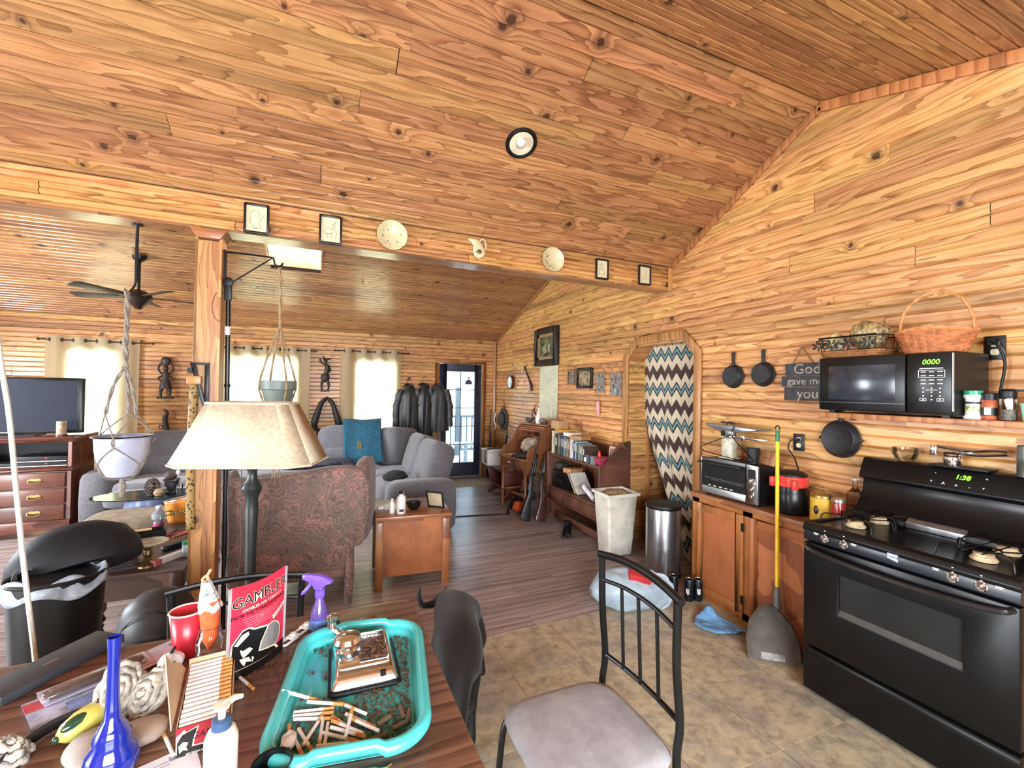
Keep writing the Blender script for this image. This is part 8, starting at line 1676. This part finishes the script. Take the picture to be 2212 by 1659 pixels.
hk = thing('ceiling_hook_rod', 'thin dark rod with hook hanging from the header beam above the left planter', 'hook', (-1.05, 3.4, 2.2)); make('rod', MB().cyl((0.01, 0, 0.385), (0.01, 0, 0.03), 0.0085, 8), BLACKM, hk); make('plate', MB().lathe([(0.03, 0.38), (0.03, 0.386), (0, 0.386)], (0.01, 0, 0), 14), BLACKM, hk); make('j_hook', MB().tube(spline([(0.01, 0, 0.04), (0.0, 0, 0.0), (-0.025, 0, -0.03), (-0.045, 0, -0.015)], 4), 0.006, 6), BLACKM, hk)
pl2 = thing('hanging_planter', 'grey-green plastic pot in a jute hanger right of the post', 'planter', (-0.258, 3.4, 1.45))
make('pot', MB().lathe([(0.06, 0.0), (0.065, 0.005), (0.098, 0.135), (0.113, 0.14), (0.116, 0.195), (0.11, 0.197), (0.106, 0.145)], n=32), M('grey_green_pot', (110, 122, 116), 0.45, var=0.06), pl2, solid=0.003); make('soil', MB().lathe([(0.1, 0.175), (0, 0.182)], n=20), M('dark_soil', (40, 34, 30), 0.9), pl2)
JUTE = M('jute_rope', (150, 124, 92), 0.9, var=0.2, scale=80, bump=0.3)
make('top_rope', knot_rope(MB(), [(-0.006, 0, 0.975), (0.002, 0, 0.8), (0.004, 0, 0.62), (0.006, 0, 0.56)], 0.009), JUTE, pl2)
for k in range(4):
    a = 0.5+k*PI/2; c, s = math.cos(a), math.sin(a); make('hanger_rope', knot_rope(MB(), [(0.006, 0, 0.57), (c*0.05, s*0.05, 0.42), (c*0.118, s*0.118, 0.19), (c*0.105, s*0.105, 0.09), (c*0.06, s*0.06, -0.006), (0, 0, -0.02)], 0.006), JUTE, pl2)
ts = MB()
for k in range(10): ts.tube([(math.cos(k)*0.006, math.sin(k)*0.006, -0.015), (math.cos(k*1.7)*0.012, math.sin(k*1.7)*0.012, -0.2), (math.cos(k*2.3)*0.026, math.sin(k*2.3)*0.026, -0.46)], 0.003, 4)
o = make('tassel', ts, JUTE, pl2)
pb = thing('plant_bracket', 'black iron swing bracket on the right side of the post', 'bracket', (-0.575, 3.39, 2.3)); make('arm', MB().tube(spline([(0.0, 0, -0.03), (0.0, 0, 0.16), (0.012, 0, 0.178), (0.04, 0, 0.18), (0.25, 0, 0.178), (0.275, 0, 0.165), (0.283, 0, 0.135), (0.305, 0, 0.122), (0.325, 0, 0.135), (0.33, 0, 0.15)], 4), 0.0065, 7), BLACKM, pb); make('brace', MB().cyl((0.02, 0, -0.03), (0.262, 0, 0.17), 0.005, 7), BLACKM, pb); make('wall_plate', MB().box(-0.007, -0.015, -0.05, 0.004, 0.015, 0.19), BLACKM, pb)
pp_ = thing('pole_pruner', 'long black pole with pulley head standing against the right side of the post', 'pole', (-0.548, 3.36, 0)); make('pole', MB().tube([(0.012, 0, 0.002), (0.004, 0, 1.5), (-0.004, 0, 2.26)], 0.0135, 10), BLACKM, pp_); make('pulley_head', MB().box(-0.026, -0.012, 2.16, 0.016, 0.012, 2.29).lathe([(0.0, -0.016), (0.028, -0.016), (0.028, 0.016), (0, 0.016)], n=18, mtx=frame((-0.004, 0, 2.28), (1, 0, 0), (0, 0, 1))), BLACKP, pp_, bevel=0.003); make('white_tape', MB().cyl((-0.0035, 0, 1.99), (-0.003, 0, 1.935), 0.0165, 12), WHITEP, pp_); make('joint', MB().cyl((0.003, 0, 1.62), (0.003, 0, 1.60), 0.018, 12), BLACKP, pp_)
wr_2 = MB().tube(spline([(-0.02, -0.012, 2.2), (-0.06, -0.05, 2.19), (-0.08, -0.06, 2.1), (-0.06, -0.06, 2.03), (-0.03, -0.05, 2.01)], 4), 0.0022, 5); make('wire', wr_2, M('rusty_wire', (90, 70, 56), 0.6), pp_)
fb = thing('folding_bracket', 'black folding shelf bracket screwed to the front of the post', 'bracket', (-0.655, 3.31, 1.6)); make('upright', MB().box(-0.002, -0.014, -0.16, 0.022, 0.0, 0.15), BLACKM, fb, bevel=0.002); make('arm', MB().box(-0.078, -0.016, 0.135, 0.018, -0.004, 0.15), BLACKM, fb); make('strut', MB().prism([(-0.075, 0.145), (-0.05, 0.145), (0.01, -0.11), (0.004, -0.155), (-0.012, -0.1)], -0.03, -0.012, 'y'), BLACKM, fb, bevel=0.002); make('knob', MB().cyl((-0.072, -0.03, 0.1), (-0.072, 0.0, 0.1), 0.018, 12), BLACKP, fb)
def snake_mat():
    t = NT('spotted_snakeskin'); vec = t.coord(); mp = t.n('ShaderNodeMapping'); t.l(vec, mp.inputs[0]); mp.inputs['Scale'].default_value = (1, 1, 0.75)
    v = t.n('ShaderNodeTexVoronoi'); t.l(mp.outputs[0], v.inputs['Vector']); v.inputs['Scale'].default_value = 62; n = t.noise(vec, 22, 3)
    d = t.math('ADD', v.outputs['Distance'], t.math('MULTIPLY', t.math('SUBTRACT', n, 0.5), 0.8))
    t.base(t.ramp(d, (0.34, rgb(26, 20, 16)), (0.42, rgb(142, 110, 52)))); t.set(Roughness=0.6); return t.m
sk_ = thing('snakeskin_strip', 'long yellow and black spotted snakeskin strip hanging on the front of the post', 'hanging', (-0.705, 3.303, 1.6)); make('skin', MB().grid(lambda u, v: (-0.026+0.046*u-0.01*math.sin(v*3), -0.004-0.008*math.sin(PI*u)-0.02*(v > 0.02)*0, 0.02-0.9*v), 8, 30), snake_mat(), sk_, solid=0.003, smooth=180); make('wooden_clip', MB().box(-0.04, -0.03, 0.015, 0.035, -0.001, 0.065), TRIM, sk_, bevel=0.004)
o = solo('long_rope', 'long pale cord hanging at the far left edge', 'rope', MB().tube(spline([(-1.42, 2.56, 3.18), (-1.27, 2.50, 2.3), (-1.189, 2.476, 1.713), (-1.15, 2.462, 1.47), (-1.11, 2.45, 1.1), (-1.077, 2.44, 0.815), (-1.036, 2.427, 0.5), (-1.0, 2.41, 0.2), (-0.99, 2.40, 0.006)], 5), 0.009, 7), M('pale_cord_left', (206, 202, 190), 0.8, var=0.1, scale=60))
# ================================================================ rubbish bin, dome bin, low table and its clutter
rb_ = thing('black_rubbish_bin', 'tall black rubbish bin with grey bag liner and raised lid at the left', 'bin', (-1.19, 2.97, 0))
make('body', MB().lathe([(0.14, 0.003), (0.145, 0.02), (0.175, 0.64), (0.17, 0.645)], n=28, sx=1.05, sy=0.95), BLACKP, rb_, solid=0.004); make('rim', MB().tube([(math.cos(0.2244*k)*0.188, math.sin(0.2244*k)*0.17, 0.645) for k in range(28)], 0.009, 7, closed=True), BLACKP, rb_)
make('lid', MB().lathe([(0.27, -0.03), (0.28, 0.0), (0.27, 0.08), (0.22, 0.16), (0.12, 0.215), (0, 0.23)], n=32, sy=0.62, mtx=Matrix.Translation((-0.02, 0.26, 0.60)) @ Euler((-0.5, -0.14, 0.3)).to_matrix().to_4x4()), M('black_lid', (16, 17, 22), 0.6, var=0.2, Specular_IOR_Level=0.3), rb_, solid=0.006)
lb_ = MB().grid(lambda u, v: (math.cos(2*PI*u)*(0.17+0.03*v)*(1+0.05*math.sin(10*PI*u+v*4)), math.sin(2*PI*u)*(0.155+0.03*v)*(1+0.06*math.sin(14*PI*u)), 0.655-0.075*(v**1.5)+0.02*math.sin(2*PI*u*5+v*3)), 60, 8, cu=True)
make('bag_liner', lb_, M('grey_bag', (148, 158, 170), 0.35, var=0.25, scale=20), rb_, smooth=180, solid=0.002); make('inside_bag', MB().lathe([(0.165, 0.63), (0.12, 0.5), (0, 0.48)], n=24), M('black_bag', (24, 24, 28), 0.3, var=0.4), rb_)
db = thing('dome_bin', 'small black swing bin with domed lid under the far side of the table', 'bin', (-0.655, 2.52, 0)); make('body', MB().lathe([(0.115, 0.003), (0.12, 0.02), (0.14, 0.52), (0.136, 0.525)], n=32), BLACKP, db); make('dome', MB().lathe([(0.146, 0.515), (0.147, 0.53), (0.142, 0.56), (0.122, 0.61), (0.08, 0.65), (0.03, 0.667), (0, 0.669)], n=36), M('charcoal_plastic', (38, 38, 40), 0.5, var=0.12), db); make('swing_seam', MB().tube([(0.1435*math.cos(a), 0.1435*math.sin(a)*1.0, 0.545+0.085*math.sin((a+2.4)/1.7*PI)) for a in [-2.4+1.7*i/12 for i in range(13)]], 0.003, 5), BLACKP, db)
LTW = wood('dark_low_table', (104, 78, 66), (84, 58, 48), (54, 36, 30), 0.5, 0.05, knots=False, gs=1.2)
lt_ = thing('low_table', 'low dark wooden table with turned legs crowded with clutter beside the post', 'table', (-0.98, 3.92, 0)); x0, x1, y0, y1 = -1.285, -0.76, 3.425, 4.72
pw('top', MB().box(x0, y0, 0.425, x1, y1, 0.45), LTW, lt_, bevel=0.005)
pw('apron', MB().box(x0+0.05, y0+0.04, 0.28, x1-0.05, y0+0.06, 0.424), LTW, lt_); pw('apron', MB().box(x1-0.06, y0+0.06, 0.28, x1-0.04, y1-0.06, 0.424), LTW, lt_); pw('apron', MB().box(x0+0.04, y0+0.06, 0.28, x0+0.06, y1-0.06, 0.424), LTW, lt_)
for x in (x0+0.07, x1-0.06):
    for y in (y0+0.07, y1-0.07): pw('leg', MB().lathe([(0.028, 0.003), (0.04, 0.03), (0.045, 0.07), (0.03, 0.11), (0.036, 0.13), (0.028, 0.145), (0.044, 0.165), (0.036, 0.185), (0.028, 0.2), (0.045, 0.225), (0.045, 0.424)], (x, y, 0), 14), LTW, lt_)
z_ = 0.451
solo('slate_block_stack', 'stack of dark slate slabs under the purple stone on the low table', 'slabs', MB().prism(rrect(0.24, 0.16, 0.03, 3), 0, 0.018, 'z').prism(rrect(0.22, 0.15, 0.03, 3), 0.0185, 0.034, 'z').prism(rrect(0.21, 0.14, 0.03, 3), 0.0345, 0.05, 'z'), M('dark_slate', (74, 66, 66), 0.6, var=0.2), (-1.15, 3.56, z_), 0.25, bevel=0.003)
solo('purple_stone', 'purple quartz stone on the slate slabs at the front of the low table', 'stone', crumple(0.105, 0.075, 0.035, 24, 14, 0.25, 6, 0.1), M('purple_quartz', (146, 116, 128), 0.5, var=0.25, scale=12), (-1.15, 3.565, z_+0.0505), 0.25)
cmp = thing('brass_compote', 'brass pedestal dish with worn plate top at the front of the low table', 'dish', (-0.985, 3.545, z_)); BRA = M('aged_brass', (120, 98, 60), 0.35, 0.8, var=0.2); make('pedestal', MB().lathe([(0.06, 0), (0.058, 0.012), (0.03, 0.03), (0.018, 0.05), (0.028, 0.075), (0.02, 0.1), (0.03, 0.12), (0.02, 0.13), (0, 0.13)], n=24), BRA, cmp); make('plate', MB().lathe([(0.03, 0.132), (0.1, 0.142), (0.105, 0.15), (0.095, 0.146), (0, 0.138)], n=32), M('worn_plate', (150, 136, 118), 0.4, var=0.3, scale=14), cmp)
cpk = thing('cigarette_pack', 'long red and white cigarette carton lying at the front of the low table', 'packet', (-0.885, 3.6, z_), 0.95); make('pack', MB().box(-0.11, -0.022, 0, 0.11, 0.022, 0.035), M('white_pack', (198, 192, 186), 0.45, var=0.1), cpk, bevel=0.002); make('red_end', MB().box(-0.1115, -0.0225, -0.0, -0.07, 0.0225, 0.0355), M('faded_red', (170, 84, 88), 0.5), cpk)
wbt = thing('water_bottle', 'clear plastic bottle with pink label at the far side of the low table', 'bottle', (-1.165, 4.42, z_)); make('bottle', MB().lathe([(0.03, 0.0), (0.036, 0.01), (0.036, 0.05), (0.03, 0.06), (0.048, 0.085), (0.046, 0.12), (0.02, 0.15), (0.018, 0.175)], n=20), M('clear_pet', (190, 200, 214), 0.1, Transmission_Weight=0.6), wbt); make('cap', MB().lathe([(0.021, 0.165), (0.021, 0.185), (0, 0.186)], n=16), M('pale_pink_cap', (206, 196, 204), 0.4), wbt); make('label', MB().lathe([(0.0365, 0.012), (0.0365, 0.05)], n=20), M('magenta_label', (160, 50, 96), 0.5, var=0.3), wbt)
dor = thing('snack_bag', 'orange open snack bag lettered Cheetos at the back of the low table', 'bag', (-1.05, 4.56, z_))
make('bag', MB().grid(lambda u, v: (math.cos(2*PI*u)*(0.085+0.03*v)*(1+0.03*math.sin(12*PI*u)), math.sin(2*PI*u)*(0.04+0.02*v), 0.002+0.2*v+0.02*math.cos(2*PI*u)*v), 36, 8, cu=True), M('orange_snack_bag', (206, 130, 50), 0.3, var=0.25, scale=10), dor, smooth=180, solid=0.002); make('silver_mouth', MB().tube([(math.cos(2*PI*k/36)*0.117, math.sin(2*PI*k/36)*0.061, 0.203+0.02*math.cos(2*PI*k/36)) for k in range(36)], 0.006, 5, closed=True), M('silver_film', (200, 200, 208), 0.2, 0.6), dor)
text('lettering', 'Cheetos', 0.06, frame((0.0, -0.064, 0.105), (1, 0.0, 0.12), (0, -0.1, 1)), BLACKP, dor, ext=0.002, bold=0.003); text('lettering', 'Cheetos', 0.06, frame((0.0, -0.0675, 0.105), (1, 0.0, 0.12), (0, -0.1, 1)), M('snack_yellow', (226, 196, 96), 0.5), dor, ext=0.001)
bt = thing('black_box_tray', 'black open box with a wooden stick across it on the low table', 'box', (-1.19, 4.16, z_), 0.35); make('tray', MB().box(-0.13, -0.07, 0, 0.13, 0.07, 0.006).box(-0.13, -0.07, 0, -0.124, 0.07, 0.06).box(0.124, -0.07, 0, 0.13, 0.07, 0.06).box(-0.13, -0.07, 0, 0.13, -0.064, 0.06).box(-0.13, 0.064, 0, 0.13, 0.07, 0.06), BLACKP, bt)
solo('wooden_stick', 'flat pale wooden stick lying on the black open box', 'stick', MB().box(-0.1, -0.018, 0, 0.1, 0.018, 0.008), M('pale_stick', (206, 168, 112), 0.6), (-1.24, 4.16, z_+0.061), 0.2)
for k, (x, y, c, lb) in enumerate(((-0.98, 4.2, (190, 60, 60), 'red pen among the clutter on the low table'), (-0.95, 4.17, (210, 110, 60), 'orange pen among the clutter on the low table'), (-1.03, 4.25, (60, 50, 46), 'dark pliers-like tool on the low table'))): solo('pen' if k < 2 else 'hand_tool', lb, 'pen' if k < 2 else 'tool', MB().cyl((-0.07, 0, 0), (0.07, 0, 0), 0.006, 8), M('pen_colour_%d' % k, c, 0.4), (x, y, z_+0.008), 0.4+k*0.5)
ast = thing('glass_case', 'dark spectacle case beside a clear ashtray on the low table', 'case', (-0.92, 3.84, z_), 0.9); make('case', MB().pillow((0, 0, 0.022), (0.17, 0.05, 0.044), 0.5, 10), BLACKP, ast, smooth=180)
solo('glass_ashtray', 'clear glass ashtray at the right side of the low table', 'ashtray', MB().lathe([(0.04, 0), (0.055, 0.03), (0.05, 0.032), (0.038, 0.008), (0, 0.006)], n=12), CLEAR, (-0.84, 3.97, z_), smooth=0)
gl = thing('green_lid_bottle', 'small white bottle with green lid beside the post on the low table', 'bottle', (-0.80, 3.66, z_)); make('bottle', MB().lathe([(0.03, 0), (0.032, 0.005), (0.032, 0.08), (0, 0.084)], n=18), M('white_blue_print', (170, 186, 190), 0.4, var=0.3, scale=30), gl); make('lid', MB().lathe([(0.033, 0.08), (0.033, 0.1), (0, 0.102)], n=18), M('green_lid', (34, 138, 96), 0.35), gl)
yl = thing('sports_bottle', 'clear tapered bottle with lime label and blue cap beside the post', 'bottle', (-0.81, 4.12, z_)); make('bottle', MB().lathe([(0.035, 0), (0.04, 0.01), (0.04, 0.11), (0.018, 0.16), (0, 0.165)], n=18), M('clear_pet', (190, 200, 214), 0.1, Transmission_Weight=0.6), yl); make('label', MB().lathe([(0.0405, 0.055), (0.0405, 0.105)], n=18), M('lime_label', (176, 196, 60), 0.5), yl); make('cap', MB().lathe([(0.02, 0.155), (0.02, 0.178), (0, 0.18)], n=14), M('blue_cap', (60, 80, 170), 0.4), yl)
